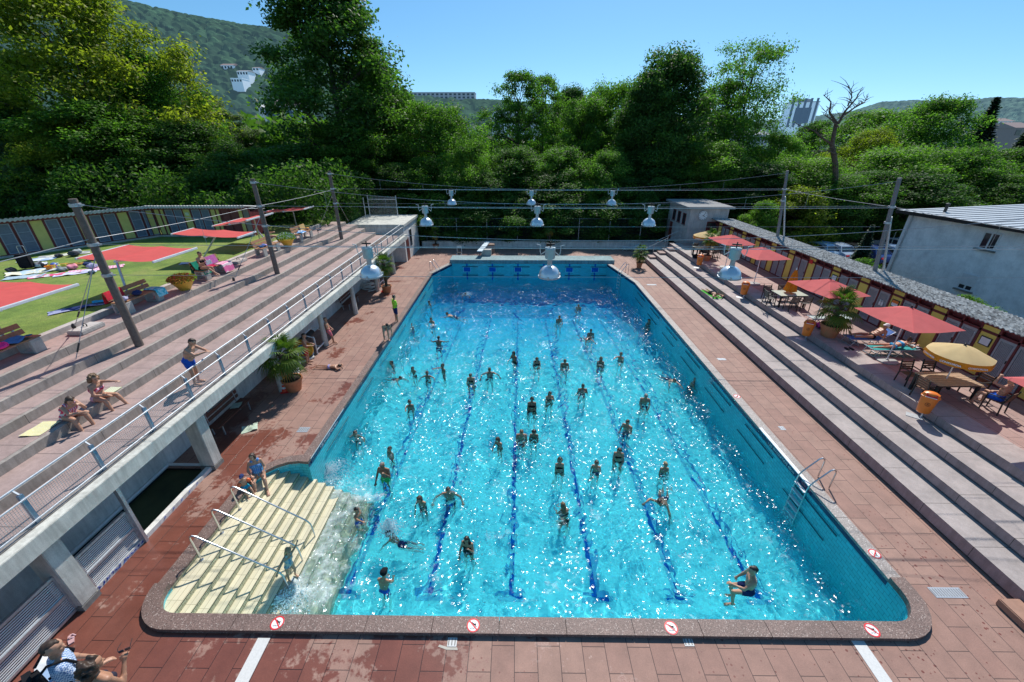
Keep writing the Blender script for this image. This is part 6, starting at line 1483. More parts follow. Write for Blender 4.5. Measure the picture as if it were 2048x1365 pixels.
# --- on the left terrace
q = at(412, 770, 2.61)
person('man in blue swimming trunks leaning on the terrace railing', Pose(1.80, girth=1.16, lean=24, head=(14, 10), armL=((-.2, .75, -.65), (.55, .75, .05)), armR=((.2, .80, -.6), (-.5, .8, .1)), legL=((-.08, .06, -1), (0, -.1, -1), (0, 1, -.12)), legR=((.10, .16, -1), (0, -.12, -1), (.1, 1, -.12))), (-10.98, 11.62, 2.612), R(-90 + 8), 2, ('short', 'brown'), [('trunks', blue)])
sit = dict(legL=((-.10, .95, -.10), (-.02, .42, -.9), (-.1, 1, -.2)), legR=((.14, .93, -.05), (.02, .30, -.95), (.1, 1, -.2)))
def seat_person(label, loc_seat, z_foot, rz, skin, hair, clothes, h=1.68, **kw):
    kw = {**sit, **kw}; p = Pose(h, pelvis=(0, 0, .10 * h / 1.75), **kw); return person(label, p, loc_seat, rz, skin, hair, clothes, drop=False)
s1 = (-12.48, 8.98, 3.16); s2 = (-12.48, 9.86, 3.16)
seat_person('woman in a magenta striped swimsuit hunched with chin on hand on the steps', s1, 0, R(-90 - 12), 2, ('bob', 'brown'), [('onepiece', stripes)], 1.66, fem=True, girth=1.22, lean=34, head=(12, -5), armL=((-.1, .72, -.7), (.45, .45, .75)), armR=((.1, .75, -.65), (-.7, .55, -.1)), legL=((-.12, .95, -.02), (.02, .30, -.95), (-.1, 1, -.2)), legR=((.12, .95, 0), (.02, .32, -.95), (.1, 1, -.2)))
seat_person('woman in a pink bikini pointing toward the pool from the steps', s2, 0, R(-90 - 5), 2, ('curly', 'dkblond'), [('top', print_pink), ('briefs', print_pink)], 1.68, fem=True, girth=1.14, lean=16, head=(4, -8), armL=((.05, .95, .12), (-.02, 1, .06)), armR=((.25, .45, -.85), (-.55, .8, -.25)), legL=((-.22, .95, -.02), (-.05, .45, -.9), (-.1, 1, -.2)), legR=((.16, .95, 0), (.02, .30, -.95), (.1, 1, -.2)))
blanket('towel', 'yellow and white towel beside the hunched woman on the steps', 'towel', (-12.72, 8.45, 3.158), .5, .62, R(4), cloth('yellow_white_towel', (.74, .74, .66), (.70, .60, .10), 'stripe', 9), .025, seed=51)
blanket('towel', 'small pale towel under the pointing woman', 'towel', (-12.52, 10.25, 3.158), .35, .5, R(4), cloth('pale_towel', (.70, .70, .58), (.5, .55, .3), 'stripe', 5), .02, seed=52)
bs = (-15.42, 19.05, SEAT + .01)
seat_person('woman in a dark bikini reading on the draped bench with legs crossed', bs, 0, R(-90 - 10), 2, ('short', 'brown'), [('top', black_), ('briefs', black_)], 1.70, fem=True, lean=4, head=(22, 0), armL=((-.2, .5, -.85), (.3, .9, .35)), armR=((.2, .5, -.85), (-.3, .9, .35)), legL=((-.1, .98, .02), (0, .22, -.98), (0, 1, -.2)), legR=((.02, .98, .14), (-.25, .7, -.7), (-.1, .8, -.5)))
bk = thing('book', 'open book held by the reading woman', 'book', (-14.93, 18.95, SEAT + .40), R(-100)); mb = MB(); mb.obox((-.07, 0, 0), (.14, .02, .20), 0, R(12)); mb.obox((.07, 0, 0), (.14, .02, .20), 0, R(-12)); mb.build('pages', m_white, bk)
fc = thing('deck_chair', 'folding chair with a striped canvas where the woman in black sits on the far lawn', 'chair', (-16.2, 26.3, 4.1), R(-60)); mb = MB(); mb.tube([(-.28, -.3, 0), (-.28, .3, .42), (-.28, -.25, .42), (-.28, -.5, .95)], .018, 6); mb.tube([(.28, -.3, 0), (.28, .3, .42), (.28, -.25, .42), (.28, -.5, .95)], .018, 6); mb.tube([(-.28, .3, 0), (-.28, -.25, .42)], .018, 6); mb.tube([(.28, .3, 0), (.28, -.25, .42)], .018, 6); mb.build('frame', m_galv, fc)
mb = MB(); mb.quad((-.27, .3, .42), (.27, .3, .42), (.27, -.24, .41), (-.27, -.24, .41)).quad((-.27, -.25, .42), (.27, -.25, .42), (.27, -.5, .95), (-.27, -.5, .95)); mb.build('canvas', cloth('bw_stripe', (.6, .62, .63), (.05, .05, .06), 'stripe', 4), fc)
seat_person('woman in a black swimsuit sitting in the shade behind the middle pole', (-16.2, 26.3, 4.56), 0, R(-60), 1, ('bun', 'black'), [('onepiece', black_)], 1.66, fem=True, girth=1.1, lean=-6, head=(15, 0), armL=((-.25, .4, -.9), (.2, .9, .1)), armR=((.25, .4, -.9), (-.2, .9, .1)))
# --- under the terrace and on the left deck
person('boy in pink shorts leaning against the round column, looking at the pool', Pose(1.62, lean=-6, head=(10, 0), armL=((-.2, .2, -1), (.45, .6, -.45)), armR=((.2, .2, -1), (-.45, .6, -.5)), legL=((-.05, .22, -1), (0, .05, -1), (0, 1, -.12)), legR=((.08, .42, -.9), (.02, .06, -1), (.1, 1, -.12)), girth=.9), (-10.35, 19.95, 0), R(-75), 2, ('short', 'dkblond'), [('shorts', pinks)])
person('person in red swim shorts standing behind the fronds of the nearer palm', Pose(1.70, lean=3, head=(12, 0), armL=((-.15, .3, -1), (.3, .8, -.2)), armR=((.15, .3, -1), (-.3, .8, -.2)), legL=((-.08, .05, -1), (0, -.03, -1), (0, 1, -.12)), legR=((.10, -.05, -1), (0, -.05, -1), (.1, 1, -.12)), girth=.95), (at(622, 727).x - .1, at(622, 727).y, 0), R(-70), 2, ('short', 'brown'), [('shorts', red_)])
c = at(660, 737)
def lying(label, loc, rz, h, skin, hair, clothes, fem=False, child=False, prone=True, arms=None, headv=(-70, 20)):
    a = arms or (((-.55, .65, -.05), (.75, .62, .02)), ((.55, .65, -.05), (-.75, .62, .02)))
    p = Pose(h, fem=fem, child=child, pelvis=(0, 0, .115 * h / 1.75), lean=86, head=headv, armL=a[0], armR=a[1], legL=((-.10, -1, -.02), (-.04, -1, -.02), (-.1, -.95, -.1)), legR=((.10, -1, -.02), (.04, -1, -.02), (.1, -.95, -.1)))
    return person(label, p, loc, rz, skin, hair, clothes, drop=False)
lying('child in lilac trunks lying face down on the warm deck by the palm', (c.x, c.y, .012), R(-92), 1.30, 2, ('short', 'brown'), [('briefs', K('lilac', (.42, .38, .62)))], child=True, headv=(-30, 40))
c = at(793, 644); person('lifeguard in a lime shirt and dark shorts with folded arms at the pool edge', Pose(1.80, head=(10, 15), armL=((-.2, .12, -1), (.75, .55, .15)), armR=((.2, .12, -1), (-.75, .6, .1)), legL=((-.09, .04, -1), (0, 0, -1), (-.2, 1, -.12)), legR=((.09, .0, -1), (0, 0, -1), (.2, 1, -.12))), (c.x + .02, c.y, .0), R(-50), 1, ('short', 'black'), [('tshirt', hiviz), ('shorts', navy)])
c = at(775, 683); person('slim swimmer in dark briefs bending forward over the pool edge', Pose(1.72, lean=62, head=(5, 0), armL=((-.15, .25, -1), (0, .2, -1)), armR=((.15, .35, -1), (0, .25, -1)), legL=((-.08, -.10, -1), (0, -.02, -1), (0, 1, -.12)), legR=((.10, .05, -1), (0, -.16, -1), (.1, 1, -.12)), girth=.92), (c.x - .02, c.y, .035), R(-150), 2, ('short', 'brown'), [('briefs', black_)])
# --- at the steps
seat_person('mother in a blue swimsuit sitting on the coping above the yellow steps', (-8.62, 10.02, .06), 0, R(-150), 2, ('bob', 'brown'), [('onepiece', bluewave)], 1.68, fem=True, girth=1.18, lean=-2, head=(12, -35), armL=((-.3, .35, -.9), (.3, .85, -.4)), armR=((.35, .25, -.9), (-.35, .85, -.3)), legL=((-.14, .95, -.12), (-.02, .45, -.9), (-.1, 1, -.3)), legR=((.12, .95, -.10), (.05, .5, -.88), (.1, 1, -.3)))
seat_person('small child with orange armbands and a navy cap sitting beside the mother', (-8.75, 9.45, .03), 0, R(-125), 2, ('cap', K('navycap', (.03, .05, .15))), [('trunks', turq), ('armbands', orange_band)], 1.02, child=True, girth=1.08, lean=6, head=(-5, -40), armL=((-.5, .4, -.8), (.1, .9, .1)), armR=((.5, .4, -.8), (-.1, .9, .1)))
c = at(575, 1138, -1.36); gp = Pose(1.22, child=True, fem=False, lean=4, side=-10, head=(5, 0), armL=((-.5, .35, .75), (-.25, .35, .9)), armR=((.85, .15, -.5), (.75, .1, -.65)), legL=((-.10, .18, -1), (.0, -.30, -1), (0, 1, -.2)), legR=((.12, -.05, -1), (0, -.15, -1), (.1, 1, -.2)), girth=.95)
girl = person('fair haired girl in a patterned swimsuit holding two handrails on the yellow steps', gp, (-6.45, 7.35, -1.36), R(-115), 2, ('long', 'blond'), [('onepiece', floral)])
# --- the couple in the near left corner
PLZ = 2.3
mb = MB(); mb.box(-7.4, 1.2, PLZ - .25, -4.6, 3.2, PLZ); lp = thing('landing', 'concrete stair landing under the couple in the near corner', 'landing', (0, 0, 0)); mb.build('slab', m_beam, lp); mb = MB(); mb.box(-6.8, 1.4, 0, -6.5, 1.7, PLZ - .252); mb.build('support', m_beam, lp)
p = Pose(1.78, girth=1.05, lean=3, head=(2, -30), armL=((-.2, .15, -1), (.05, .5, -.8)), armR=((.2, .25, -1), (-.2, .85, -.35)))
man = person('balding man in a blue checked shirt with a black rucksack in the near corner', p, (at(92, 1302, PLZ + 1.66).x, at(92, 1302, PLZ + 1.66).y, PLZ), R(-35), 2, ('short', 'brown'), [('shirt', checked), ('shorts', K('grey_shorts', (.12, .12, .13)))], .011)
rk = thing('rucksack', 'black rucksack worn by the balding man in the checked shirt', 'rucksack', (man.location.x, man.location.y, PLZ), R(-35))
mb = MB(); mb.box(-.16, -.36, 1.02, .16, -.17, 1.44); mb.build('bag', K('black', (.012, .012, .015)), rk, bevel=.06, smooth=True); mb = MB(); mb.box(-.12, -.41, 1.05, .12, -.355, 1.25); mb.build('pocket', m_dark_metal, rk, bevel=.02)
for s in (-1, 1): mb = MB(); mb.tube([(s * .10, -.18, 1.42), (s * .13, -.06, 1.535), (s * .135, .09, 1.45), (s * .14, .155, 1.28), (s * .165, .05, 1.08), (s * .14, -.17, 1.06)], .018, 6); mb.build('strap', K('black', (.012, .012, .015)), rk)
pw = Pose(1.68, fem=True, girth=1.08, lean=4, head=(4, -22), armL=((-.45, .1, -.9), (.1, .5, -.85)), armR=((.10, .30, -.95), (-.28, .62, .78), (-.2, .5, .85)), curl=38)
wl_ = at(172, 1342, PLZ + 1.55); wom = person('woman with curly dark hair holding up sunglasses in the near corner', pw, (wl_.x, wl_.y, PLZ), R(-8), 1, ('curly', 'brown'), [('top', K('darktop', (.03, .03, .05))), ('shorts', K('blueskirt', (.06, .16, .42)))], .011)
hw = pw.arms[1][2] + pw.arms[1][3] * .12; Rz = Matrix.Rotation(R(-8), 3, 'Z'); hwv = Rz @ hw + Vector((wl_.x, wl_.y, PLZ - pw.low()))
sg = thing('sunglasses', 'dark sunglasses held up by the curly haired woman', 'sunglasses', hwv + Vector((0, .02, .03)), R(30)); mb = MB(); mb.obox((-.035, 0, 0), (.055, .006, .045)); mb.obox((.035, 0, 0), (.055, .006, .045)); mb.build('lens', m_glass, sg); mb = MB(); mb.tube([(-.065, 0, .01), (-.07, .04, .03), (-.06, .14, .0)], .004, 5); mb.tube([(.065, 0, .01), (.07, .04, .03), (.06, .14, .0)], .004, 5); mb.build('temple', m_dark_metal, sg)
c = at(62, 1325, .55); blanket('towel', 'folded blue and white towel carried behind the balding man', 'towel', (man.location.x - .42, man.location.y + .1, PLZ + .95), .28, .5, R(30), cloth('beach_towel', (.30, .42, .60), (.75, .74, .7), 'spot', 6), .06, seed=61, lumps=.1)
# --- right terrace
seat_person('man in bright blue shorts holding a hand to his brow at the near table', (17.05, 11.98, TZ + .455), 0, R(14), 2, ('short', 'brown'), [('trunks', blue)], 1.80, lean=-6, head=(-2, 55), armL=((-.55, .55, .25), (.65, .10, .75)), armR=((.15, .2, -1), (-.45, .8, -.3)), legL=((-.30, .94, .02), (-.1, .12, -1), (-.1, 1, -.15)), legR=((.12, .97, .02), (.05, -.05, -1), (.1, 1, -.15)))
m_cap_w = M('white_cap', (.72, .72, .70), .6)
p = Pose(1.78, girth=1.10, pelvis=(0, 0, .11), lean=-52, head=(48, 0), armL=((-.35, .2, -.9), (.55, .75, .35)), armR=((.35, .2, -.9), (-.55, .75, .35)), legL=((-.12, 1, .02), (-.05, 1, -.05), (-.1, .5, .85)), legR=((.12, 1, .08), (.05, .98, -.14), (.1, .5, .85)))
person('tanned man in black trunks and a white cap reclining on the blue lounger', p, (16.82, 17.27, TZ + .36), R(90 - 4), 1, ('cap', m_cap_w), [('briefs', black_)], drop=False)
p = Pose(1.68, fem=True, pelvis=(0, 0, .11), lean=72, head=(-40, 0), armL=((-.2, .85, -.55), (.35, .9, .25)), armR=((.2, .85, -.55), (-.35, .9, .25)), legL=((-.08, -1, 0), (-.03, -1, -.02), (-.1, -.95, -.1)), legR=((.08, -1, 0), (.03, -1, -.02), (.1, -.95, -.1)))
person('woman in a blue bikini lying on her front reading on the teal lounger', p, (16.95, 16.23, TZ + .35), R(-90 - 1), 2, ('bun', 'brown'), [('top', K('blue_bikini', (.05, .32, .60))), ('briefs', K('blue_bikini', (.05, .32, .60)))], drop=False)
bk = thing('book', 'open book in front of the woman on the teal lounger', 'book', (17.95, 16.2, TZ + .41), R(90)); mb = MB(); mb.obox((-.08, 0, .02), (.16, .22, .012), 0, R(8)); mb.obox((.08, 0, .02), (.16, .22, .012), 0, R(-8)); mb.build('pages', m_white, bk)
lying('sunbather in dark trunks lying face down on the green towel on the right steps', (13.42, 26.2, .785), R(180 + 8), 1.74, 2, ('short', 'black'), [('trunks', K('dark_trunks', (.03, .03, .035)))])
seat_person('person in a pale top reading at the farthest table behind the slender palm', (15.75, 33.5, TZ + .455), 0, R(10), 2, ('short', 'brown'), [('tshirt', K('pale_top', (.55, .42, .40))), ('shorts', black_)], 1.72, lean=2, head=(25, 0), armL=((-.2, .5, -.85), (.3, .95, .2)), armR=((.2, .5, -.85), (-.3, .95, .2)), legL=((-.12, .98, 0), (0, .05, -1), (0, 1, -.15)), legR=((.12, .98, 0), (0, .05, -1), (0, 1, -.15)))

# ------------------------------------------------------------------ swimmers
swimleg = dict(legL=((-.10, .12, -1), (0, -.2, -1), (0, .8, -.6)), legR=((.10, .02, -1), (0, -.25, -1), (0, .8, -.6)))
PO = dict(
    stand=dict(armL=down(-1, .1), armR=down(1, .1), **swimleg), front=dict(lean=10, head=(12, 0), armL=((-.15, .5, -.85), (.35, .8, -.45)), armR=((.15, .5, -.85), (-.35, .8, -.45)), **swimleg),
    face=dict(lean=5, head=(8, 0), armL=((-.25, .35, -.85), (.45, .35, .85)), armR=((.2, .35, -.9), (-.1, .8, -.55)), **swimleg), wide=dict(lean=14, head=(-4, 0), armL=((-.85, .30, -.30), (-.40, .9, -.15)), armR=((.85, .35, -.35), (.30, .85, -.35)), **swimleg),
    swim=dict(lean=66, head=(-48, 0), armL=((-.25, .95, -.10), (.05, 1, -.1)), armR=((.5, .75, -.45), (.1, .5, -.85)), legL=((-.15, -.95, -.25), (-.05, -.9, -.4), (0, -.9, -.4)), legR=((.15, -.9, -.4), (.05, -.95, -.2), (0, -.9, -.4))),
    crawl=dict(lean=58, twist=0, side=14, head=(-35, 20), armL=((-.35, .75, -.5), (-.1, .6, -.8)), armR=((.80, .35, .50), (.55, .80, -.15)), legL=((-.1, -.95, -.35), (0, -.95, -.2), (0, -.9, -.4)), legR=((.1, -.9, -.45), (0, -.95, -.25), (0, -.9, -.4))),
    point=dict(lean=4, armL=down(-1, .05), armR=((.35, .90, .15), (.1, 1, .15)), **swimleg), up=dict(lean=6, armL=((-.5, .2, .75), (-.1, .3, .9)), armR=((.35, .5, -.75), (.1, .8, -.5)), **swimleg))
protos = {}; WAKES = []
def proto(pose, fem, child, hair, suit):
    key = (pose, fem, child, hair, suit)
    if key in protos: return protos[key], False
    p = Pose(1.75, fem=fem, child=child, girth=.95 if child else 1.04, pelvis=(0, 0, 0), curl=18, **PO[pose])
    mts = {'t': [('trunks', blue)], 'b': [('top', black_), ('briefs', black_)], 'o': [('onepiece', black_)], 'n': [('briefs', black_)]}[suit]
    o = person('swimmer', p, (0, 0, 0), 0, 2, (hair, 'black'), mts, voxel=.015, drop=False, thick=1.25); protos[key] = (o, p); return protos[key], True
def recolor(o, mt):
    sl = o.material_slots[0]; sl.link = 'OBJECT'; sl.material = mt
SW = [  # px, py (head), pose, female, child, hair, suit, height, head above water, facing, skin, hair colour, suit colour, label
 (931, 589, 'swim', 0, 0, 'short', 't', 1.75, .16, 200, 2, 'brown', navy, 'swimmer with splashing arms at the far left of the dark water'),
 (858, 605, 'front', 0, 1, 'short', 't', 1.35, .20, 120, 2, 'black', navy, 'child close to the far left wall, nearest the lamp'),
 (894, 628, 'swim', 0, 0, 'short', 't', 1.70, .12, 90, 2, 'black', navy, 'head of a swimmer level with the lifeguard'),
 (862, 639, 'front', 0, 0, 'short', 't', 1.70, .28, 150, 2, 'black', blue, 'dark haired swimmer in front of the lifeguard'),
 (822, 650, 'point', 0, 1, 'short', 't', 1.40, .26, 180, 2, 'black', blue, 'child hugging the left wall below the bending man'),
 (877, 676, 'wide', 0, 0, 'short', 't', 1.80, .26, 0, 1, 'black', navy, 'broad shouldered man seen from behind in the left lane'),
 (1157, 612, 'front', 0, 0, 'short', 't', 1.70, .16, 170, 2, 'black', navy, 'lone swimmer in the far right part of the bright water'),
 (1119, 635, 'front', 0, 0, 'short', 't', 1.75, .30, 190, 1, 'black', navy, 'dark swimmer standing chest deep below the middle lamp'),
 (1182, 662, 'stand', 0, 0, 'short', 't', 1.72, .24, 175, 1, 'black', navy, 'upper one of two close swimmers right of the middle'),
 (1179, 678, 'swim', 0, 0, 'bob', 't', 1.65, .13, 200, 1, 'black', navy, 'lower one of two close swimmers right of the middle'),
 (1298, 642, 'stand', 0, 0, 'short', 't', 1.70, .22, 200, 2, 'black', navy, 'swimmer in the glitter by the right wall'),
 (783, 726, 'up', 0, 1, 'short', 't', 1.40, .22, 110, 3, 'black', navy, 'child with a raised arm against the left wall'),
 (825, 738, 'front', 0, 1, 'short', 't', 1.40, .24, 160, 2, 'black', navy, 'first child in the row of four along the left wall'),
 (801, 757, 'swim', 0, 1, 'short', 't', 1.40, .12, 240, 2, 'black', navy, 'small swimmer near the left wall with arms forward'),
 (854, 747, 'wide', 0, 1, 'short', 'n', 1.45, .30, 180, 3, 'black', black_, 'dark skinned boy with both arms spread wide'),
 (885, 732, 'point', 0, 1, 'short', 'n', 1.45, .34, 130, 3, 'black', black_, 'slim boy reaching to the left, right end of the row of children'),
 (941, 752, 'front', 1, 0, 'bob', 'b', 1.68, .42, 180, 2, 'brown', black_, 'woman with brown hair standing on the second lane line'),
 (979, 740, 'wide', 0, 0, 'short', 't', 1.78, .27, 185, 1, 'black', navy, 'man with spread arms between the second and third lane lines'),
 (1027, 707, 'face', 0, 0, 'bob', 't', 1.70, .40, 130, 1, 'black', black_, 'swimmer with a hand at the face on the middle lane line'),
 (1074, 719, 'front', 1, 0, 'bob', 'o', 1.68, .30, 180, 2, 'black', black_, 'round shouldered woman making ripples near the middle line'),
 (1130, 723, 'front', 0, 0, 'short', 't', 1.75, .36, 180, 1, 'black', navy, 'man chest deep right of the middle lane line'),
 (1202, 718, 'stand', 1, 0, 'long', 'b', 1.66, .30, 170, 1, 'black', black_, 'long haired girl on the fourth lane line'),
 (1242, 709, 'point', 0, 1, 'short', 't', 1.50, .36, 150, 2, 'black', navy, 'thin boy right of the long haired girl'),
 (1166, 773, 'face', 0, 0, 'short', 't', 1.78, .30, 175, 1, 'black', navy, 'man with both hands near his chin on the fourth line'),
 (1100, 788, 'face', 1, 0, 'long', 'b', 1.66, .36, 190, 2, 'black', black_, 'long haired girl holding her face near the middle line'),
 (1064, 799, 'stand', 1, 0, 'pony', 'b', 1.70, .76, 180, 1, 'black', black_, 'woman in a black bikini standing hip deep in the middle'),
 (1292, 793, 'front', 0, 0, 'short', 't', 1.80, .46, 170, 2, 'grey', navy, 'grey haired man bending forward in the right lanes'),
 (1349, 762, 'swim', 0, 0, 'short', 't', 1.72, .13, 190, 2, 'brown', navy, 'swimmer low in the glitter by the right wall'),
 (1391, 760, 'wide', 0, 0, 'short', 't', 1.72, .22, 240, 2, 'grey', navy, 'swimmer stretching an arm toward the right wall rail'),
 (819, 805, 'point', 0, 1, 'short', 'n', 1.40, .42, 200, 3, 'black', black_, 'boy walking waist deep alone in the left lane'),
 (1255, 845, 'face', 0, 0, 'short', 't', 1.76, .34, 140, 2, 'brown', navy, 'man turned aside in the bright water right of centre'),
 (710, 867, 'wide', 0, 1, 'short', 't', 1.45, .16, 180, 2, 'black', navy, 'swimmer with wide arms by the left wall nearest the steps'),
 (779, 899, 'stand', 0, 1, 'short', 't', 1.40, .20, 150, 2, 'black', navy, 'child up to the shoulders behind the standing bald man'),
 (764, 931, 'face', 0, 0, 'fringe', 't', 1.80, .72, 170, 1, 'grey', green_, 'bald man in green trunks standing with a hand at his cheek'),
 (896, 981, 'wide', 0, 0, 'short', 't', 1.72, .24, 180, 2, 'black', navy, 'swimmer with elbows out on the second lane line'),
 (839, 999, 'front', 0, 1, 'bob', 't', 1.50, .24, 160, 2, 'brown', navy, 'brown haired child left of the swimmer with elbows out'),
 (714, 1021, 'point', 0, 1, 'short', 't', 1.32, .52, 250, 2, 'black', blue, 'little boy in blue trunks stretching out an arm near the steps'),
 (776, 1068, 'crawl', 0, 1, 'short', 't', 1.35, .03, 90, 2, 'black', navy, 'child disappearing in a white splash'),
 (933, 1080, 'face', 1, 0, 'long', 'o', 1.60, .52, 165, 2, 'black', black_, 'girl in a black swimsuit with a hand before her mouth'),
 (768, 1146, 'front', 0, 1, 'cap', 't', 1.55, .42, -10, 2, None, blue, 'boy in a black cap and blue trunks seen from behind'),
 (995, 880, 'front', 0, 1, 'bob', 'b', 1.40, .40, 140, 2, 'brown', black_, 'slender girl left of the middle lane line'),
 (1043, 865, 'front', 0, 0, 'short', 't', 1.74, .30, 180, 2, 'dkblond', navy, 'fair man beside a dark haired friend on the middle lane line'),
 (1068, 865, 'front', 0, 1, 'bob', 'b', 1.50, .32, 175, 1, 'black', black_, 'dark curly child right next to the fair man'),
 (1120, 921, 'stand', 1, 1, 'bob', 'b', 1.50, .50, 180, 2, 'black', black_, 'girl in a dark bikini standing right of the middle line'),
 (1193, 927, 'face', 0, 1, 'short', 't', 1.42, .26, 160, 2, 'brown', navy, 'child with hands up on the fourth lane line'),
 (1239, 902, 'front', 1, 0, 'long', 'b', 1.70, .46, 170, 2, 'brown', black_, 'long haired woman in a black bikini right of the fourth line'),
 (1331, 930, 'stand', 0, 1, 'short', 't', 1.40, .24, 180, 2, 'blond', navy, 'blond child in the bright glitter of the right lanes'),
 (1126, 1011, 'front', 1, 0, 'long', 'b', 1.62, .22, 20, 2, 'dkblond', black_, 'long haired girl from behind, deep in the middle right water'),
 (1320, 1006, 'crawl', 0, 0, 'short', 't', 1.78, .14, 160, 2, 'black', navy, 'crawl swimmer with one arm arched over the fifth lane line'),
]
for i, (px, py, ps, fem, ch_, hair, suit, h, e, face, skin, hc, sc_, lab) in enumerate(SW):
    (po, pp), fresh = proto(ps, bool(fem), bool(ch_), hair, suit); k = h / 1.75; e *= .86; P = at(px, py, WATER_Z + e); a = R(face); hl = Matrix.Rotation(a, 3, 'Z') @ (pp.hc * k)
    loc = (P.x - hl.x, P.y - hl.y, WATER_Z + e - hl.z); WAKES.append((P.x, P.y)); skin = {2: 1, 1: 3}.get(skin, skin)  # bathers' skin swapped for darker tones, painting in their backlit look
    if fresh: o = po; o.location = loc; o.rotation_euler = (0, 0, a); o['label'] = lab
    else: o = dup(po, loc, a, label=lab)
    o.name = 'person'; o.scale = (k, k, k); o['group'] = 'bathers in the pool'
    recolor(o, m_skin[skin])
    for c_ in o.children: recolor(c_, (m_hair[hc] if hc else K('black', (.012, .012, .015))) if c_.name.startswith(('hair', 'cap')) else sc_)
    RECV.append(o); RECV.extend(o.children)
# the man jumping up near the right corner
jp = Pose(1.88, pelvis=(0, 0, 0), lean=4, twist=0, head=(5, 10), armL=((-.35, .70, -.60), (.25, .95, .0)), armR=((.35, .15, -.95), (.0, .5, -.85)), legL=((-.25, .90, .05), (-.1, -.15, -1), (0, .8, -.5)), legR=((.15, .75, -.5), (.05, -.3, -1), (0, .8, -.5)))
q = at(1506, 1141, WATER_Z + 1.25); a = R(75); hl = Matrix.Rotation(a, 3, 'Z') @ jp.hc
jm = person('tanned man in dark trunks leaping from the water near the right corner', jp, (q.x - hl.x, q.y - hl.y, WATER_Z + 1.25 - hl.z), a, 2, ('short', 'black'), [('trunks', navy)], drop=False); WAKES.append((q.x, q.y)); RECV += [jm] + list(jm.children) + [girl] + list(girl.children)
# splashes: clusters of real droplets and foam flecks
def splash(c, r, hgt, n, seed, label):
    rr = random.Random(seed); mb = MB()
    for i in range(n):
        a = rr.random() * 6.28; q = abs(rr.gauss(0, .45)); x, y = c[0] + r * q * math.cos(a), c[1] + r * .8 * q * math.sin(a); z = WATER_Z + .04 + hgt * max(0, 1 - q) * rr.random() ** 2; s = rr.uniform(.008, .03)
        mb.add([(x + s, y, z), (x - s * .6, y + s, z), (x - s * .6, y - s, z + s * .4), (x, y, z + s * 1.3)], [(0, 1, 3), (1, 2, 3), (2, 0, 3), (0, 2, 1)])
    o = mb.build('splash', M('white_foam', (.86, .93, .95), .5, var=.05)); tag(o, label, 'splash', kind='stuff')
q = at(655, 945, -1.4); splash((q.x, q.y), 1.3, .45, 2600, 1, 'white foam breaking at the corner of the yellow steps')
q = at(780, 1060, -1.4); splash((q.x, q.y), .55, .55, 1400, 2, 'white splash around the diving child'); q = at(935, 590, -1.4); splash((q.x, q.y), .9, .3, 700, 3, 'light splash around the far left swimmer')
q = at(560, 1205, -1.4); splash((q.x, q.y), .9, .25, 1800, 4, 'foam washing up at the near end of the steps')

# water: a real wavy sheet
def water_sheet():
    nx, ny = 560, 900
    ysp = 5.4 + (37.0 - 5.4) * np.linspace(0, 1, ny) ** 1.35
    X, Y = np.meshgrid(np.linspace(-8.75, 9.62, nx), ysp)
    rng = np.random.default_rng(5); Z = np.zeros_like(X)
    wx = X + .45 * np.sin(.9 * Y + 1) + .25 * np.sin(1.7 * X + .8 * Y); wy = Y + .45 * np.sin(1.1 * X) + .25 * np.sin(1.5 * Y - .9 * X)
    gust = .75 + .35 * np.sin(.55 * X + .4 * Y + .7) * np.sin(.47 * Y - .3 * X)
    for i in range(110):
        lam = .19 * (6 ** rng.random()); k = 2 * PI / lam; th = rng.random() * 2 * PI
        Z += .0105 * lam ** 1.0 * np.sin(k * (wx * math.cos(th) + wy * math.sin(th)) + rng.random() * 6.28)
    Z *= gust
    # wave-machine swell, higher against the long walls
    edge = np.clip((np.abs(X - 1.1) - 5.5) / 3.0, 0, 1)
    Z += (.035 + .055 * edge) * np.sin(2 * PI * (Y / 3.1 + .10 * np.sin(X))) + .03 * np.sin(2 * PI * (Y / 5.3 - X / 9))
    for (x0, y0) in WAKES:
        d = np.hypot(X - x0, Y - y0); Z += .016 * np.exp(-(d / .9) ** 2) * np.cos(11 * d)
    V = np.stack([X, Y, Z + WATER_Z], -1).reshape(-1, 3); I = np.arange(nx * ny).reshape(ny, nx)
    F = np.stack([I[:-1, :-1], I[:-1, 1:], I[1:, 1:], I[1:, :-1]], -1).reshape(-1, 4)
    me = bpy.data.meshes.new('water'); me.vertices.add(len(V)); me.vertices.foreach_set('co', V.ravel())
    me.loops.add(F.size); me.loops.foreach_set('vertex_index', F.ravel()); me.polygons.add(len(F)); me.polygons.foreach_set('loop_start', np.arange(0, F.size, 4)); me.polygons.foreach_set('loop_total', np.full(len(F), 4))
    me.update(); me.validate(); me.polygons.foreach_set('use_smooth', np.ones(len(F), bool))
    return me
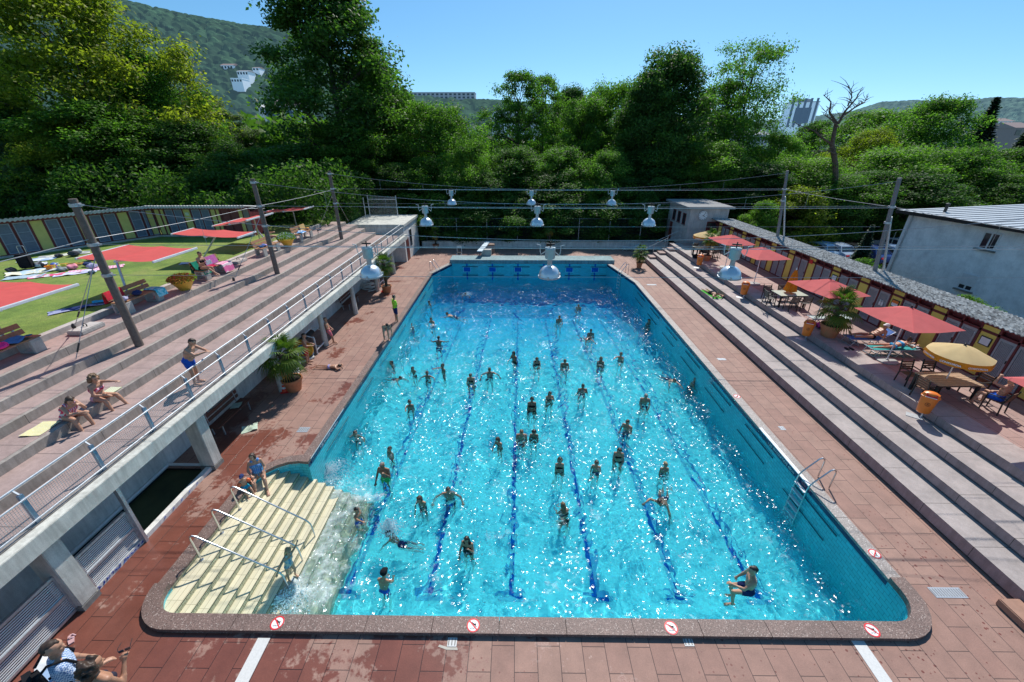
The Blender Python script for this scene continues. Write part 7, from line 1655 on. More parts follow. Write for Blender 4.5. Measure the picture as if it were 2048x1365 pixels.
def water_mat():
    t = NT('pool_water'); b = t.b
    b.inputs['Base Color'].default_value = (.80, .985, 1, 1); b.inputs['Roughness'].default_value = 0.0; b.inputs['IOR'].default_value = 1.33; b.inputs['Transmission Weight'].default_value = 1.0
    b.inputs['Coat Roughness'].default_value = .20; b.inputs['Coat IOR'].default_value = 1.65
    bp = t.n('ShaderNodeBump', Strength=1.0, Distance=.075)
    g = t.pos(); h = t.math('ADD', t.noise(g, 7.0, 3, .6), t.math('MULTIPLY', t.noise(g, 22, 2, .5), .4)); t.l(h, bp.inputs['Height']); t.l(bp.outputs[0], b.inputs['Coat Normal'])
    vs = t.n('ShaderNodeTexVoronoi', Scale=6.5, Randomness=1.0); t.l(g, vs.inputs['Vector']); gl = t.ramp(t.math('SUBTRACT', t.math('ADD', vs.outputs['Distance'], .175), t.math('MULTIPLY', t.noise(g, .8, 4, .75), .80)), [(.0, (1, 1, 1)), (.04, (0, 0, 0))]); b.inputs['Coat Weight'].default_value = 0   # mask of scattered spots made extra glossy, put in for the sun glints
    # foam: thin broken film where the swell runs up the steps and along the crests
    sep = t.n('ShaderNodeSeparateXYZ'); t.l(t.n('ShaderNodeNewGeometry').outputs['Position'], sep.inputs[0])
    mr = t.n('ShaderNodeMapRange'); t.l(sep.outputs[0], mr.inputs[0]); mr.inputs[1].default_value = -4.2; mr.inputs[2].default_value = -6.6; mr.inputs[3].default_value = 0; mr.inputs[4].default_value = .20
    my = t.n('ShaderNodeMapRange'); t.l(sep.outputs[1], my.inputs[0]); my.inputs[1].default_value = 12.5; my.inputs[2].default_value = 10.0
    n1 = t.noise(t.pos(scale=(1, 1, .3)), 1.5, 9, .78)
    s = t.math('ADD', n1, t.math('MULTIPLY', mr.outputs[0], my.outputs[0]))
    foam = t.ramp(s, [(.58, (0, 0, 0)), (.86, (.75, .75, .75))])
    df = t.n('ShaderNodeBsdfDiffuse'); df.inputs[0].default_value = (.85, .95, .97, 1)
    mx = t.n('ShaderNodeMixShader'); t.l(foam, mx.inputs[0]); tp = t.n('ShaderNodeBsdfTransparent'); tp.inputs[0].default_value = (.78, .98, 1, 1); m0 = t.n('ShaderNodeMixShader'); m0.inputs[0].default_value = .40; t.l(b.outputs[0], m0.inputs[1]); t.l(tp.outputs[0], m0.inputs[2]); mf = t.n('ShaderNodeMapRange'); t.l(sep.outputs[1], mf.inputs[0]); mf.inputs[1].default_value = 20; mf.inputs[2].default_value = 35; mf.inputs[3].default_value = 1; mf.inputs[4].default_value = .06
    gs = t.n('ShaderNodeBsdfGlossy', Roughness=.20); gs.inputs['Color'].default_value = (1, 1, 1, 1); t.l(bp.outputs[0], gs.inputs['Normal']); mg = t.n('ShaderNodeMixShader'); t.l(t.math('MULTIPLY', gl, t.math('MULTIPLY', mf.outputs[0], .28)), mg.inputs[0]); t.l(m0.outputs[0], mg.inputs[1]); t.l(gs.outputs[0], mg.inputs[2]); t.l(mg.outputs[0], mx.inputs[1]); t.l(df.outputs[0], mx.inputs[2]); t.l(mx.outputs[0], t.out.inputs[0])
    return reg(t)
me = water_sheet(); me.materials.append(water_mat())
water = link('water', me); water['kind'] = 'structure'; water.cycles.is_caustics_caster = True

# foam flecks drifting round the bathers
rr = random.Random(9); mb = MB()
for (x0, y0) in WAKES:
    for i in range(26):
        a, q = rr.random() * 6.28, abs(rr.gauss(0, .38)) + .12; x, y, s = x0 + q * math.cos(a), y0 + q * math.sin(a), rr.uniform(.008, .03); z = WATER_Z + .05
        mb.add([(x + s, y, z), (x - s * .6, y + s, z), (x - s * .6, y - s, z + s * .3), (x, y, z + s)], [(0, 1, 3), (1, 2, 3), (2, 0, 3)])
tag(mb.build('foam_flecks', M('white_foam', (.86, .93, .95), .5, var=.05)), 'white flecks of foam stirred up round the bathers', 'foam', kind='stuff')
# ------------------------------------------------------------------ trees
def quads_mesh(name, C, N, S, colr, mat, asp=1.7):
    """leaf sprays: centres C, normals N, half sizes S"""
    n = len(C); rng = np.random.default_rng(n)
    t = rng.normal(size=(n, 3)); u = np.cross(N, t); u /= np.linalg.norm(u, axis=1)[:, None] + 1e-9; v = np.cross(N, u)
    u = u * S[:, None] * asp; v = v * S[:, None]
    P = np.stack([C - u, C + v * .9 - u * .15, C + u, C - v * .9 - u * .15], 1).reshape(-1, 3)
    me = bpy.data.meshes.new(name); me.vertices.add(4 * n); me.vertices.foreach_set('co', P.ravel().astype(np.float32)); me.loops.add(4 * n); me.loops.foreach_set('vertex_index', np.arange(4 * n))
    me.polygons.add(n); me.polygons.foreach_set('loop_start', np.arange(0, 4 * n, 4)); me.polygons.foreach_set('loop_total', np.full(n, 4)); me.update()
    ca = me.color_attributes.new('Col', 'FLOAT_COLOR', 'POINT'); c4 = np.repeat(np.stack([colr, colr, colr, np.ones(n)], 1), 4, 0); ca.data.foreach_set('color', c4.ravel().astype(np.float32)); me.materials.append(mat); return me
def crown(seed, h, w, base, ncl, per, leaf, prof='round', rag=.35, cl=.105):
    """returns leaf arrays and clump centres, for a tree of height h, crown width w, crown starting at base*h"""
    rng = np.random.default_rng(seed); cc = []
    while len(cc) < ncl:
        t = rng.random(); z = h * (base + (1 - base) * t)
        r = {'round': math.sin(PI * min(1, .10 + .90 * t) ** .95) ** .55 if t < .97 else .3, 'tall': (.55 + .45 * math.sin(PI * t)) * (1 - .55 * t ** 3), 'cone': (1 - t) ** .8 + .05, 'spread': (.35 + .65 * math.sin(PI * (t ** 1.5) * .9 + .1)), 'bush': math.sqrt(max(0, 1 - t * t))}[prof] * w / 2
        a = rng.random() * 2 * PI; q = rng.random() ** .45 * r; lump = 1 + rag * noise.noise(Vector((math.cos(a) * 1.6 + seed, math.sin(a) * 1.6, z * .25)))
        cc.append((q * lump * math.cos(a), q * lump * math.sin(a), z))
    cc = np.array(cc); cr = w * cl * rng.uniform(.6, 1.25, ncl); tone = rng.normal(0, .16, ncl)
    n = ncl * per; ci = np.repeat(np.arange(ncl), per); d = rng.normal(size=(n, 3)); d /= np.linalg.norm(d, axis=1)[:, None]
    rad = cr[ci] * (.20 + .95 * rng.random(n) ** .8 + .5 * (rng.random(n) > .85) * rng.random(n)); C = cc[ci] + d * rad[:, None] * np.array([1.1, 1.1, .72])
    N = d * .55 + rng.normal(size=(n, 3)) * .55 + np.array([0, 0, .45]); N /= np.linalg.norm(N, axis=1)[:, None]
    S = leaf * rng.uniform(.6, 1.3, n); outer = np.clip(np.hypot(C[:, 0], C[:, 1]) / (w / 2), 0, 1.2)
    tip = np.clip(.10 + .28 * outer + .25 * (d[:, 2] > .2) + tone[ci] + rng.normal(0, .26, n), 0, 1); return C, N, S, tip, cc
def trunk_mesh(seed, h, base, cc, r0, mat, limbs=34):
    rr = random.Random(seed); mb = MB(); k = 9; pts = [Vector((.25 * noise.noise(Vector((seed, i * .5, 0))), .25 * noise.noise(Vector((seed, 0, i * .5))), h * .86 * i / k)) for i in range(k + 1)]
    mb.tube([p if i else p - Vector((0, 0, .6)) for i, p in enumerate(pts)], [r0 * (1 - .85 * i / k) * (1.35 if i == 0 else 1) for i in range(k + 1)], 9)
    for c in rr.sample(list(map(tuple, cc)), min(limbs, len(cc))):
        c = Vector(c); zt = max(h * base * .6, c.z - h * .22 * rr.uniform(.5, 1)); i = min(k - 1, int(zt / (h * .86) * k)); a = pts[i].lerp(pts[i + 1], zt / (h * .86) * k - i); m_ = a.lerp(c, .5) + Vector((0, 0, -.04 * h * rr.random())); mb.tube([a, m_, c], [r0 * .42 * (1 - .6 * zt / h), r0 * .25 * (1 - .5 * zt / h), .03], 5)
    me = bpy.data.meshes.new('trunk'); me.from_pydata(mb.v, [], mb.f); me.materials.append(mat); me.polygons.foreach_set('use_smooth', [True] * len(me.polygons)); return me
TP = {}
def tree_proto(key, seed, h, w, base, ncl, per, leaf, mat, prof='round', rag=.35, cl=.105, r0=.34):
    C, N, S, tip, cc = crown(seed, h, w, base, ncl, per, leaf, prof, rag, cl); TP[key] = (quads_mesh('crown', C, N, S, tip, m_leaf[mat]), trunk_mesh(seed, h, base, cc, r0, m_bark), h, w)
tree_proto('broad1', 11, 16, 12, .16, 213, 293, 0.08, 'mid', 'round', .5)
tree_proto('broad2', 12, 16, 12, .14, 191, 310, 0.084, 'mid', 'spread', .5)
tree_proto('dark1', 13, 17, 11, .12, 213, 310, 0.08, 'dark', 'round', .5)
tree_proto('dark2', 14, 18, 10, .16, 202, 293, 0.08, 'dark', 'tall', .6)
tree_proto('yellow1', 15, 16, 12, .12, 213, 278, 0.076, 'yellow', 'round', .6)
tree_proto('grey1', 16, 14, 9, .05, 180, 310, 0.063, 'grey', 'tall', .4)
tree_proto('airy1', 17, 18, 10, .22, 157, 161, 0.071, 'fresh', 'spread', .6, .12, .24)
tree_proto('tall1', 18, 18, 8, .22, 118, 220, 0.078, 'mid', 'spread', 1.1, .12)
tree_proto('fresh1', 19, 14, 12, .1, 202, 262, 0.076, 'fresh', 'round', .5)
tree_proto('fresh2', 20, 14, 11, .1, 191, 262, 0.08, 'fresh', 'spread', .5)
tree_proto('bush1', 21, 5, 5, .0, 45, 681, 0.046, 'fresh', 'bush', .4, .15, .08); tree_proto('bush2', 22, 5, 5.5, .0, 45, 681, 0.05, 'dark', 'bush', .4, .15, .08); tree_proto('bush3', 23, 5, 5, .0, 45, 681, 0.046, 'yellow', 'bush', .4, .15, .08)
def conifer_proto():
    rng = np.random.default_rng(31); C = []; N = []; h, w = 16, 7
    for z in np.linspace(1.2, 15.8, 46):
        r = (1 - z / 16.3) * w / 2; nb = int(7 + r * 3)
        for b in range(nb):
            a = 2 * PI * b / nb + z * 1.7 + rng.random() * .4; L_ = r * rng.uniform(.75, 1.1)
            for q in np.linspace(.12, 1, int(5 + L_ * 5)):
                for s in range(3): C.append((q * L_ * math.cos(a) + rng.normal(0, .10), q * L_ * math.sin(a) + rng.normal(0, .10), z - q * L_ * .28 + rng.normal(0, .07))); N.append((rng.normal(0, .4), rng.normal(0, .4), 1))
    C, N = np.array(C), np.array(N); N /= np.linalg.norm(N, axis=1)[:, None]; n = len(C)
    TP['conifer'] = (quads_mesh('crown', C, N, rng.uniform(.10, .2, n), rng.random(n), m_leaf['conifer']), trunk_mesh(5, 16, .1, C[:20], .22, m_bark, 0), h, w)
conifer_proto()
def plant(key, px, ytop, wpx, Y, label, group, zb=0.0, name='tree', rz=None, xoff=0):
    crown_me, trunk_me, h0, w0 = TP[key]; X = aty(px, 400, Y).x; top = aty(px, ytop, Y).z; X = aty(px, (ytop + 420) / 2, Y).x + xoff
    zc = Y * math.cos(PITCH) + 3 * math.sin(PITCH); w = wpx * zc / FPX; h = max(.8, top - zb)
    t_ = thing(name, label, 'shrub' if name == 'shrub' else 'tree', (X, Y, zb), rz if rz is not None else (px * .37) % 6.28, group, (w / w0, w / w0, h / h0))
    link('crown' if name != 'shrub' else 'foliage', crown_me, t_); link('trunk' if name != 'shrub' else 'stem', trunk_me, t_); return t_
GA, GB, GC = 'big trees behind the left cabins', 'trees behind the far fence', 'trees and bushes beyond the right cabins'
def dl(*a): return plant(*a[:6], GA, 3.4)
# left mass (behind the lawn cabins)
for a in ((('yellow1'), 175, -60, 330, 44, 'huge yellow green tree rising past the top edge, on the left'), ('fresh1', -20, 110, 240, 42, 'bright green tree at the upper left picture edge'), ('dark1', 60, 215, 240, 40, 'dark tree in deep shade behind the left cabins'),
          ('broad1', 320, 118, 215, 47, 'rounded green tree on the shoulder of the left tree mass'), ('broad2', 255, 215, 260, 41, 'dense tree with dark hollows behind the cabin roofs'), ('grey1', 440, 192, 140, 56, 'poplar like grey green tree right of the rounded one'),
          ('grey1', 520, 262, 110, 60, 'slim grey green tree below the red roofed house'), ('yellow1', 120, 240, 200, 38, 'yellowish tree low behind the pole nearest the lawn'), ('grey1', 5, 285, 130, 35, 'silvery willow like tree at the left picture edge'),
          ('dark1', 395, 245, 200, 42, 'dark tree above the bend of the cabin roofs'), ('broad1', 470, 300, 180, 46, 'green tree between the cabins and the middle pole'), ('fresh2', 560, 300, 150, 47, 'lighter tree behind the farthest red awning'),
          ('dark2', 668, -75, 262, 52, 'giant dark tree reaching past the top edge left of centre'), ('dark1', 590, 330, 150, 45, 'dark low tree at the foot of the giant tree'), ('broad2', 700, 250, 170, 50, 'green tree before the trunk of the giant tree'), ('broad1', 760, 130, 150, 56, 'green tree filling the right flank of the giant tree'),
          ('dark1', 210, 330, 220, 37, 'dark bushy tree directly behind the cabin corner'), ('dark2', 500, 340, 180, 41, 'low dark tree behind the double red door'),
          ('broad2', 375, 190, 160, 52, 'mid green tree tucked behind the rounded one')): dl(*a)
def dc(*a): return plant(*a[:6], GB, 0)
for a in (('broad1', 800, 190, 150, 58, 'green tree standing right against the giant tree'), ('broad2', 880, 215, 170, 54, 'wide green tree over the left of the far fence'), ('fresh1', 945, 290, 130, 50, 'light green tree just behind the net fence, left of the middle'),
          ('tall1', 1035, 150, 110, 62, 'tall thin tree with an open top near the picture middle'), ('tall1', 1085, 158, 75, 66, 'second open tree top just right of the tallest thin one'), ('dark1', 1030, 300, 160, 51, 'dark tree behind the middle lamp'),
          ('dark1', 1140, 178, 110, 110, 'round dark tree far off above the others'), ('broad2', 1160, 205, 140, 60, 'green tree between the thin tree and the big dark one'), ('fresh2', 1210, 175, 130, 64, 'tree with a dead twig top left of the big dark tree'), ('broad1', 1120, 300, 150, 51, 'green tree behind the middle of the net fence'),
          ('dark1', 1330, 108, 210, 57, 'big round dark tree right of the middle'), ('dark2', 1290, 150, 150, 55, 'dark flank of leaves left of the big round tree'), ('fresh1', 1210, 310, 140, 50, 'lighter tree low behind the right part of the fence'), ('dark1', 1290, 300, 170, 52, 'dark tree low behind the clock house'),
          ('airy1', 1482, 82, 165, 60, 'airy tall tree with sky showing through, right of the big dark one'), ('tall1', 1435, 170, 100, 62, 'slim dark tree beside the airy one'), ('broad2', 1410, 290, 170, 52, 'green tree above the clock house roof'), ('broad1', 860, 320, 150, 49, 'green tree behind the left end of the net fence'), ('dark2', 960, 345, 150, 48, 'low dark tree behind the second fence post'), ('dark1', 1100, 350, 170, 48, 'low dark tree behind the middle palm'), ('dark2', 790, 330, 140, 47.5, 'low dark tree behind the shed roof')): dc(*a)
def dr_(*a): return plant(*a[:6], GC, 0)
for a in (('fresh1', 1545, 272, 130, 58, 'fresh green tree below the white tower block'), ('broad1', 1612, 246, 100, 95, 'dark green tree at the foot of the tower block'), ('fresh2', 1600, 320, 190, 50, 'light green tree left of the dead tree trunk'), ('broad2', 1740, 225, 190, 80, 'broad green tree right of the dead tree'),
          ('yellow1', 1725, 265, 130, 62, 'yellowish tree just right of the dead trunk'), ('fresh1', 1838, 205, 200, 66, 'large fresh green tree in the right background'), ('fresh2', 1790, 300, 200, 52, 'pale green tree behind the roof end of the white house'), ('conifer', 1945, 194, 105, 90, 'dark conifer in front of the hillside houses'),
          ('conifer', 2036, 225, 95, 90, 'dark conifer at the right picture edge'), ('broad1', 1900, 300, 180, 54, 'green tree behind the white house roof'), ('broad1', 2015, 300, 160, 58, 'green tree at the right picture edge above the roof'), ('dark1', 1940, 290, 70, 85, 'small dark tree below the conifer'),
          ('fresh2', 2085, 300, 130, 70, 'light green tree leaning in at the right edge'), ('dark1', 1830, 350, 200, 46, 'dark tree immediately behind the white house'), ('broad2', 1660, 350, 190, 47, 'green tree behind the parked cars'), ('dark2', 1520, 330, 150, 48, 'dark tree behind the pole by the clock house'), ('dark1', 1980, 350, 180, 50, 'dark tree behind the far end of the white house'), ('dark1', 1740, 345, 170, 48, 'dark tree in the gap between pole and white house'), ('broad1', 1460, 335, 130, 50, 'tree showing just over the clock house')): dr_(*a)
for a in (('bush3', 1600, 385, 150, 43.5, 'yellow green bush behind the cabins near the far grey pole', GC, .2), ('bush1', 1530, 410, 90, 42, 'green bush at the end of the clock house', GC, .2), ('bush2', 1680, 400, 120, 44.5, 'dark bush behind the parked cars', GC, .2), ('bush1', 1750, 525, 90, 25.5, 'light green bush at the foot of the near grey pole', GC, .4),
          ('bush1', 1985, 598, 90, 19.0, 'leafy green bush against the white house wall', GC, 1.2), ('bush1', 2040, 622, 90, 17.4, 'second leafy bush against the white house wall, at the picture edge', GC, 1.2), ('bush2', 690, 395, 130, 46, 'dark bush behind the wire fence', GB, 0), ('bush2', 870, 405, 120, 45.6, 'dark bush behind the left lamp of the second row', GB, 0),
          ('bush2', 950, 410, 130, 45.6, 'dark bush behind the net, left of the middle lamp', GB, 0), ('bush2', 1040, 405, 130, 45.6, 'dark bush behind the net at the middle lamp', GB, 0), ('bush2', 1130, 408, 130, 45.6, 'dark bush behind the net, right of the middle lamp', GB, 0), ('bush2', 1220, 402, 130, 45.6, 'dark bush behind the net before the clock house', GB, 0), ('bush2', 1300, 400, 130, 46.2, 'dark bush behind the clock house corner', GB, 0), ('bush2', 790, 405, 120, 46, 'dark bush behind the shed', GB, 0),
          ('bush2', 620, 405, 110, 42, 'dark bush behind the farthest awning', GA, 3.6), ('bush1', 1715, 300, 110, 75, 'green bush crowning the bank behind the dead tree', GC, 0)): plant(a[0], a[1], a[2], a[3], a[4], a[5], a[6], a[7], 'shrub')
sp = plant('conifer', 1752, 450, 75, 27, 'young blue green spruce between the cabins and the white house', GC, .3)
# dead tree
dt = thing('dead_tree', 'bare dead tree with twisted branches standing among green trees on the right', 'dead tree', (aty(1672, 420, 45.4).x, 45.4, 0)); rr = random.Random(5); mb = MB()
def P2(px, py): v = aty(px, py, 45.4); return Vector((v.x - dt.location.x, rr.uniform(-.5, .5), v.z))
tk = [Vector((0, 0, -.3)), P2(1672, 400), P2(1674, 330), P2(1668, 290), P2(1678, 248)]; mb.tube(tk, [.34, .29, .26, .21, .16], 9); mb.build('trunk', m_bark_dead, dt, smooth=True)
def branch(pts, r):
    mb = MB(); q = [P2(*p) for p in pts]; mb.tube(q, [r * .85 * (1 - .8 * i / (len(q) - 1)) for i in range(len(q))], 6)
    for a, b in zip(q[:-1], q[1:]):
        for k in range(6):
            s = a.lerp(b, rr.random()); d = (b - a).normalized(); e = s + Vector((rr.gauss(0, .5), rr.gauss(0, .5), rr.random() * .8 + .1)) * rr.uniform(.5, 1.3); m_ = s.lerp(e, .5) + Vector((rr.gauss(0, .12), 0, .08)); mb.tube([s, m_, e], [.03, .02, .008], 4)
    mb.build('branch', m_bark_dead, dt)
tk[4].y = 0
for pts, r in ((((1678, 248), (1665, 225), (1655, 205), (1646, 190)), .14), (((1678, 248), (1695, 222), (1705, 200), (1722, 178)), .15), (((1690, 230), (1712, 212), (1730, 205), (1742, 195)), .11), (((1668, 290), (1645, 275), (1622, 262), (1598, 250)), .14), (((1672, 310), (1655, 302), (1640, 305), (1622, 312)), .09), (((1676, 255), (1660, 240), (1650, 228), (1660, 215)), .08), (((1700, 212), (1710, 195), (1706, 182), (1700, 172)), .08)): branch(pts, r)
# wood closing the view behind the single trees, one mass
def wood(name, label, x0, x1, y0, y1, zb, n, hmin, hmax, seed, mat='dark', leaf=.25, k=420):
    rng = np.random.default_rng(seed); C = []; T = []
    for i in range(n):
        x, y = rng.uniform(x0, x1), rng.uniform(y0, y1); h = rng.uniform(hmin, hmax); r = h * .33
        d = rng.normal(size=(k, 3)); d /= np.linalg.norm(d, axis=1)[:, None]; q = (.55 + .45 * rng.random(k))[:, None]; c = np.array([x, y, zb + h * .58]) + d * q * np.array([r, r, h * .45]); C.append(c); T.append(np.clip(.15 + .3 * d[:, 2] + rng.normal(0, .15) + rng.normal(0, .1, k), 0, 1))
    C = np.concatenate(C); T = np.concatenate(T); N = rng.normal(size=C.shape) + np.array([0, 0, .6]); N /= np.linalg.norm(N, axis=1)[:, None]
    o = link(name, quads_mesh(name, C, N, leaf * rng.uniform(.6, 1.4, len(C)), T, m_leaf[mat])); tag(o, label, 'wood', kind='stuff'); return o
wood('woodland', 'dark woodland filling the gaps behind the left trees', -75, -12, 58, 95, 2, 230, 8, 12.5, 1, leaf=.30)
wood('woodland', 'dark woodland filling the gaps behind the far fence', -12, 32, 66, 95, 0, 200, 7, 12, 2, leaf=.28)
wood('woodland', 'green woodland spreading over the right background', 25, 120, 70, 130, 0, 330, 5, 8.5, 3, 'mid', leaf=.33)
wood('undergrowth', 'dark undergrowth along the foot of the far trees', -16, 30, 46.5, 62, -1.2, 220, 3, 6, 4, leaf=.10, k=800)
wood('undergrowth', 'dark undergrowth behind the left cabins', -60, -16, 33, 56, 2.6, 240, 3.5, 6.5, 5, leaf=.085, k=950)
# hills, forest and far houses
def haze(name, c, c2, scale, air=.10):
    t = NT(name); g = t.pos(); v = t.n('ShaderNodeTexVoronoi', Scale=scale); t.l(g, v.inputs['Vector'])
    cc = t.mix(.75, c, t.ramp(v.outputs['Color'], [(.1, sc3(c2, .6)), (.6, c2), (.95, sc3(c2, 1.7))])); t.col(t.mix(.5, cc, t.ramp(t.noise(g, scale * .25, 5), [(.3, (.6, .65, .75)), (.7, (1.3, 1.25, 1.05))]), 'MULTIPLY')); t.set(Roughness=1.0); t.b.inputs['Specular IOR Level'].default_value = 0; t.b.inputs['Emission Color'].default_value = (.30, .52, .70, 1); t.b.inputs['Emission Strength'].default_value = air; return reg(t)  # air haze is painted in: bluish tint plus a faint glow
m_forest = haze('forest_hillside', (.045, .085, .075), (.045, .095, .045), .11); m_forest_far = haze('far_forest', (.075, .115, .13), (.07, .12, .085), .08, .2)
def elev(py): return math.atan((682.5 - py) / FPX) - PITCH
def hill(name, label, ridge, D, D0, zb, mat, cell, amp, seed, na=260, nd=110, back=1.3):
    rng = np.random.default_rng(seed); px0, px1 = ridge[0][0], ridge[-1][0]; V = []; pxs = np.linspace(px0, px1, na); ry = np.interp(pxs, [r[0] for r in ridge], [r[1] for r in ridge]); jit = rng.random((400, 400, 3))
    q = np.linspace(0, back, nd); vs = np.zeros((nd, na, 3))
    for i, (px, py) in enumerate(zip(pxs, ry)):
        d = aty(px, py, 1.0) - _C; top = Vector((d.x, d.y, d.z)) * D
        for j, t in enumerate(q):
            s = min(1, t); sm = s * s * (3 - 2 * s); dist = D0 + (D - D0) * t; z = zb + (CAM_H + top.z - zb) * sm if t <= 1 else CAM_H + top.z - (t - 1) * D * .15; vs[j, i] = (d.x * dist, dist, z)
    X, Y = vs[..., 0] / cell, vs[..., 1] / cell; ix, iy = np.floor(X).astype(int), np.floor(Y).astype(int); best = np.full(X.shape, 9.0)
    for dx in (-1, 0, 1):
        for dy in (-1, 0, 1): cx, cy = ix + dx, iy + dy; J = jit[cx % 400, cy % 400]; best = np.minimum(best, np.hypot(cx + J[..., 0] - X, cy + J[..., 1] - Y) / (.6 + .5 * J[..., 2]))
    vs[..., 2] += amp * np.clip(1 - best ** 2, -.3, 1); I = np.arange(nd * na).reshape(nd, na); F = np.stack([I[:-1, :-1], I[:-1, 1:], I[1:, 1:], I[1:, :-1]], -1).reshape(-1, 4)
    me = bpy.data.meshes.new(name); me.from_pydata(vs.reshape(-1, 3).tolist(), [], F.tolist()); me.materials.append(mat); o = link(name, me); o['kind'] = 'structure'; o['label'] = label; return o
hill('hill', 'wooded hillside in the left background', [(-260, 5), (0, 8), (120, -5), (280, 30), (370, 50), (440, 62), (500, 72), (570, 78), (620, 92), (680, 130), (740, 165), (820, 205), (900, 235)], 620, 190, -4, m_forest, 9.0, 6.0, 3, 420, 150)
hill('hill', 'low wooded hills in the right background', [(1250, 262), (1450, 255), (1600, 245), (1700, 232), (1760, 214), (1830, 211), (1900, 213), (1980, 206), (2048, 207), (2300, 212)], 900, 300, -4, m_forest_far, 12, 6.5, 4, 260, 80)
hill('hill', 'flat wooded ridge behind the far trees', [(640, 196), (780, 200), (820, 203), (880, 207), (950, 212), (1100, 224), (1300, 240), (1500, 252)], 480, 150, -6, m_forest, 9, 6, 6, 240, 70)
def place(px, py, D): d = aty(px, py, 1.0) - _C; return _C + d * D
def block(name, label, cat, px, ytop, ybot, wpx, D, depth, wall, roofc, rows, colsn, gable=0, rz=0.0, win=None):
    a = place(px - wpx / 2, ybot, D); b = place(px + wpx / 2, ybot, D); t = place(px, ytop, D); w = b.x - a.x; h = t.z - a.z; r = thing(name, label, cat, ((a.x + b.x) / 2, D, a.z), rz)
    mb = MB(); mb.box(-w / 2, 0, -6, w / 2, depth, h); mb.build('wall', wall, r); mb = MB(); o_ = w * .06
    if gable: gh = gable * w; mb.add([(-w / 2 - o_, -o_, h + .02), (w / 2 + o_, -o_, h + .02), (w / 2 + o_, depth + o_, h + .02), (-w / 2 - o_, depth + o_, h + .02), (-w / 2 - o_, depth / 2, h + gh), (w / 2 + o_, depth / 2, h + gh)], [(0, 1, 5, 4), (2, 3, 4, 5), (1, 2, 5), (3, 0, 4), (3, 2, 1, 0)])
    else: mb.box(-w / 2 - .2, -.2, h + .02, w / 2 + .2, depth, h + .5)
    mb.build('roof', roofc, r)
    for i in range(rows):
        for j in range(colsn): x = -w / 2 + w * (j + .5) / colsn; z = h * (i + .5) / rows; ww, wh = w / colsn * .28, h / rows * .30; mb = MB(); mb.box(x - ww, -.12, z - wh, x + ww, -.02, z + wh); mb.build('window', win or m_glass, r)
    return r
m_bw = M('far_white_wall', (.80, .83, .88), .8, var=.06); m_bcream = M('far_cream_wall', (.60, .56, .50), .8, var=.08); m_bgrey = M('far_grey_wall', (.30, .32, .37), .8, var=.15); m_broof = M('far_brown_roof', (.22, .14, .12), .85, var=.15); m_bgroof = M('far_grey_roof', (.28, .28, .30), .85, var=.15); m_bwin = M('far_window', (.20, .26, .36), .3, var=.2); m_blue_wall = M('far_blue_glass', (.10, .17, .28), .3, var=.2)
m_tower = M('tower_white', (.80, .86, .92), .7, var=.04)
for m_, e_ in ((m_bw, .22), (m_bcream, .15), (m_bgrey, .14), (m_broof, .08), (m_bgroof, .12), (m_tower, .36), (m_bwin, .04)): q_ = m_.node_tree.nodes['Principled BSDF']; q_.inputs['Emission Color'].default_value = (.45, .68, .95, 1); q_.inputs['Emission Strength'].default_value = e_      # bluish glow painted in for haze, brightening the shaded far fronts
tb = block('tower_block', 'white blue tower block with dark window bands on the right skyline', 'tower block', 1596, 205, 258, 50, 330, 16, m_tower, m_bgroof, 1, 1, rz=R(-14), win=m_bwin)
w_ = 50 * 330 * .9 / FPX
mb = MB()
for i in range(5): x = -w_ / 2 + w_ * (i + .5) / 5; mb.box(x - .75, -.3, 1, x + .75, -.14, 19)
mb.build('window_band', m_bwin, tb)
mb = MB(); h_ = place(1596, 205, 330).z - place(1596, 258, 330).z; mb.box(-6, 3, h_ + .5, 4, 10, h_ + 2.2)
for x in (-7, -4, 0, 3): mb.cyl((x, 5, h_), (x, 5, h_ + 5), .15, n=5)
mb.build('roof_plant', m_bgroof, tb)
for a in (('long_flats', 'long grey brown block of flats on the ridge left of centre', 'flats', 880, 186, 205, 140, 420, 14, m_bgrey, m_bgroof, 3, 16), ('long_flats', 'pale low block of flats between the far trees', 'flats', 1045, 224, 262, 120, 150, 10, m_bw, m_broof, 3, 9), ('villa', 'castle like villa on the crest of the left hill', 'villa', 545, 66, 76, 26, 600, 12, m_bgrey, m_bgroof, 1, 5)): block(*a)
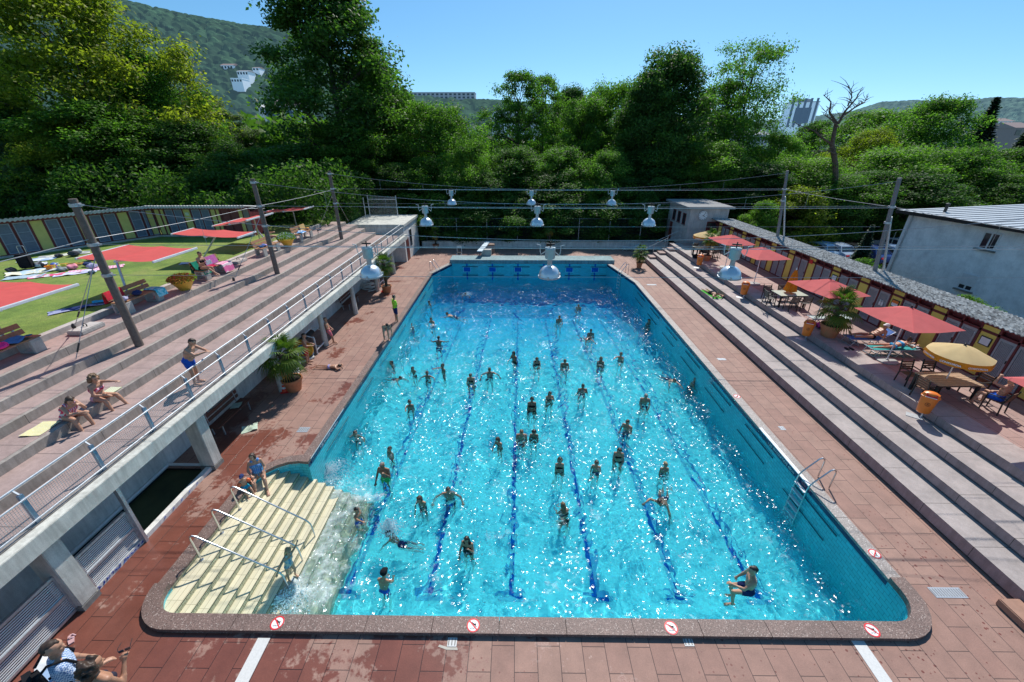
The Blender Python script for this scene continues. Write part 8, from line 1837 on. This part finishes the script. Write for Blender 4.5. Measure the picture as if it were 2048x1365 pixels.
for a in (('house', 'wide white house with brown roof highest on the left hillside', 'house', 455, 131, 139, 24, 395, 10, m_bw, m_broof, 1, 4, .18), ('house', 'white house with terrace in the middle of the hillside cluster', 'house', 486, 143, 151, 22, 372, 10, m_bw, m_bgroof, 1, 4, .14), ('house', 'small white house at the right of the hillside cluster', 'house', 512, 136, 142, 13, 388, 9, m_bw, m_broof, 1, 2, .2), ('house', 'lowest white house of the hillside cluster', 'house', 474, 158, 165, 22, 352, 10, m_bw, m_bw, 1, 4), ('house', 'house with a tall brown gable roof beside the giant tree', 'house', 566, 212, 226, 36, 150, 9, m_bcream, m_broof, 1, 4, .42), ('house', 'cream roofed house just left of the brown gable', 'house', 532, 215, 226, 26, 165, 8, m_bcream, m_bcream, 1, 2, .25), ('hall', 'dark blue glazed hall below the brown gabled house', 'hall', 562, 226, 246, 52, 135, 8, m_blue_wall, m_blue_wall, 1, 3),
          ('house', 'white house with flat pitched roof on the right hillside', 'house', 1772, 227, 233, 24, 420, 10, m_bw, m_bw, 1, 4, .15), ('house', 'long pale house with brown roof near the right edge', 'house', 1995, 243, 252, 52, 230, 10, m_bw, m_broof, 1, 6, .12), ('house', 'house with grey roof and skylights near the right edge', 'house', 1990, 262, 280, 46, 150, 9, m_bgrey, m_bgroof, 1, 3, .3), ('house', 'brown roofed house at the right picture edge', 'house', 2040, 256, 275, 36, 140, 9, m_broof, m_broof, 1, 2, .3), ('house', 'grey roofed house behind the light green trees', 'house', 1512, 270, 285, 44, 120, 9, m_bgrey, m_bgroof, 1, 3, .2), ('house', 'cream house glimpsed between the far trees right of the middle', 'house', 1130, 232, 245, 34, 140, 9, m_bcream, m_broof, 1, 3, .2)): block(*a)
# parked cars behind the cabins
struct('car_park', MB().quad((22, 31, .01), (48, 31, .01), (48, 43, .01), (22, 43, .01)), m_asphalt)
def car(loc, rz, label, paint):
    t_ = thing('parked_car', label, 'car', loc, rz, 'cars parked behind the cabins'); n = 8
    prof = [(-2.05, .35), (-2.1, .62), (-1.95, .85), (-1.45, .93), (-1.0, 1.38), (-.1, 1.46), (.75, 1.40), (1.45, .98), (2.0, .86), (2.12, .6), (2.08, .35)]
    mb = MB(); W_ = [.78, .86, .86, .84, .62, .60, .60, .80, .82, .82, .76]; vs = [(x, s * w, z) for (x, z), w in zip(prof, W_) for s in (-1, 1)]; fs = [(2 * i, 2 * i + 1, 2 * i + 3, 2 * i + 2) for i in range(len(prof) - 1)]
    fs.append(tuple(2 * i for i in range(len(prof)))[::-1]); fs.append(tuple(2 * i + 1 for i in range(len(prof)))); fs.append((0, 20, 21, 1)); o = fixn(mb.add(vs, fs).build('body', paint, t_, bevel=.05, smooth=True))
    for nm_, a, b, wa, wb in (('windscreen', (.83, 1.37), (1.40, 1.02), .52, .68), ('rear_window', (-1.05, 1.33), (-1.42, .97), .52, .70)): s = 1 if a[0] > 0 else -1; mb = MB(); mb.quad((a[0] + .02 * s, -wa, a[1] + .02), (b[0] + .02 * s, -wb, b[1] + .02), (b[0] + .02 * s, wb, b[1] + .02), (a[0] + .02 * s, wa, a[1] + .02)); mb.build(nm_, m_glass, t_)
    for s in (-1, 1):
        mb = MB(); mb.quad((-1.2, s * .80, .98), (-.95, s * .655, 1.34), (.65, s * .64, 1.36), (1.2, s * .79, 1.0)); mb.build('side_window', m_glass, t_)
        for x in (-1.3, 1.3): mb = MB(); mb.cyl((x, s * .66, .32), (x, s * .86, .32), .32, n=18); w = mb.build('wheel', m_black, t_); mb = MB(); mb.cyl((x, s * .865, .32), (x, s * .875, .32), .2, n=12); mb.build('rim', m_galv, w)
        mb = MB(); mb.obox((-2.07, s * .62, .75), (.08, .3, .14)); mb.build('tail_light', m_red, t_)
for (px, py), rz, lab, c in (((1640, 505), 100, 'pale blue car at the left of the car park', (.30, .45, .62)), ((1668, 507), 98, 'silver blue car second in the row', (.42, .50, .60)), ((1700, 508), 97, 'black car beside the young spruce', (.015, .015, .018)), ((1735, 512), 97, 'dark blue car half hidden by the spruce', (.03, .06, .20)), ((1778, 512), 97, 'light blue car beside the wall of the white house', (.28, .42, .62)), ((1795, 497), 97, 'white car farther back by the white house', (.6, .62, .65))):
    q = at(px, py, .5); car((q.x, q.y, .015), R(rz), lab, M('paint_' + lab.split()[0] + lab.split()[1], c, .25, .3, var=.04))
# ------------------------------------------------------------------ caustics through the moving water
for o in RECV: o.cycles.is_caustics_receiver = True
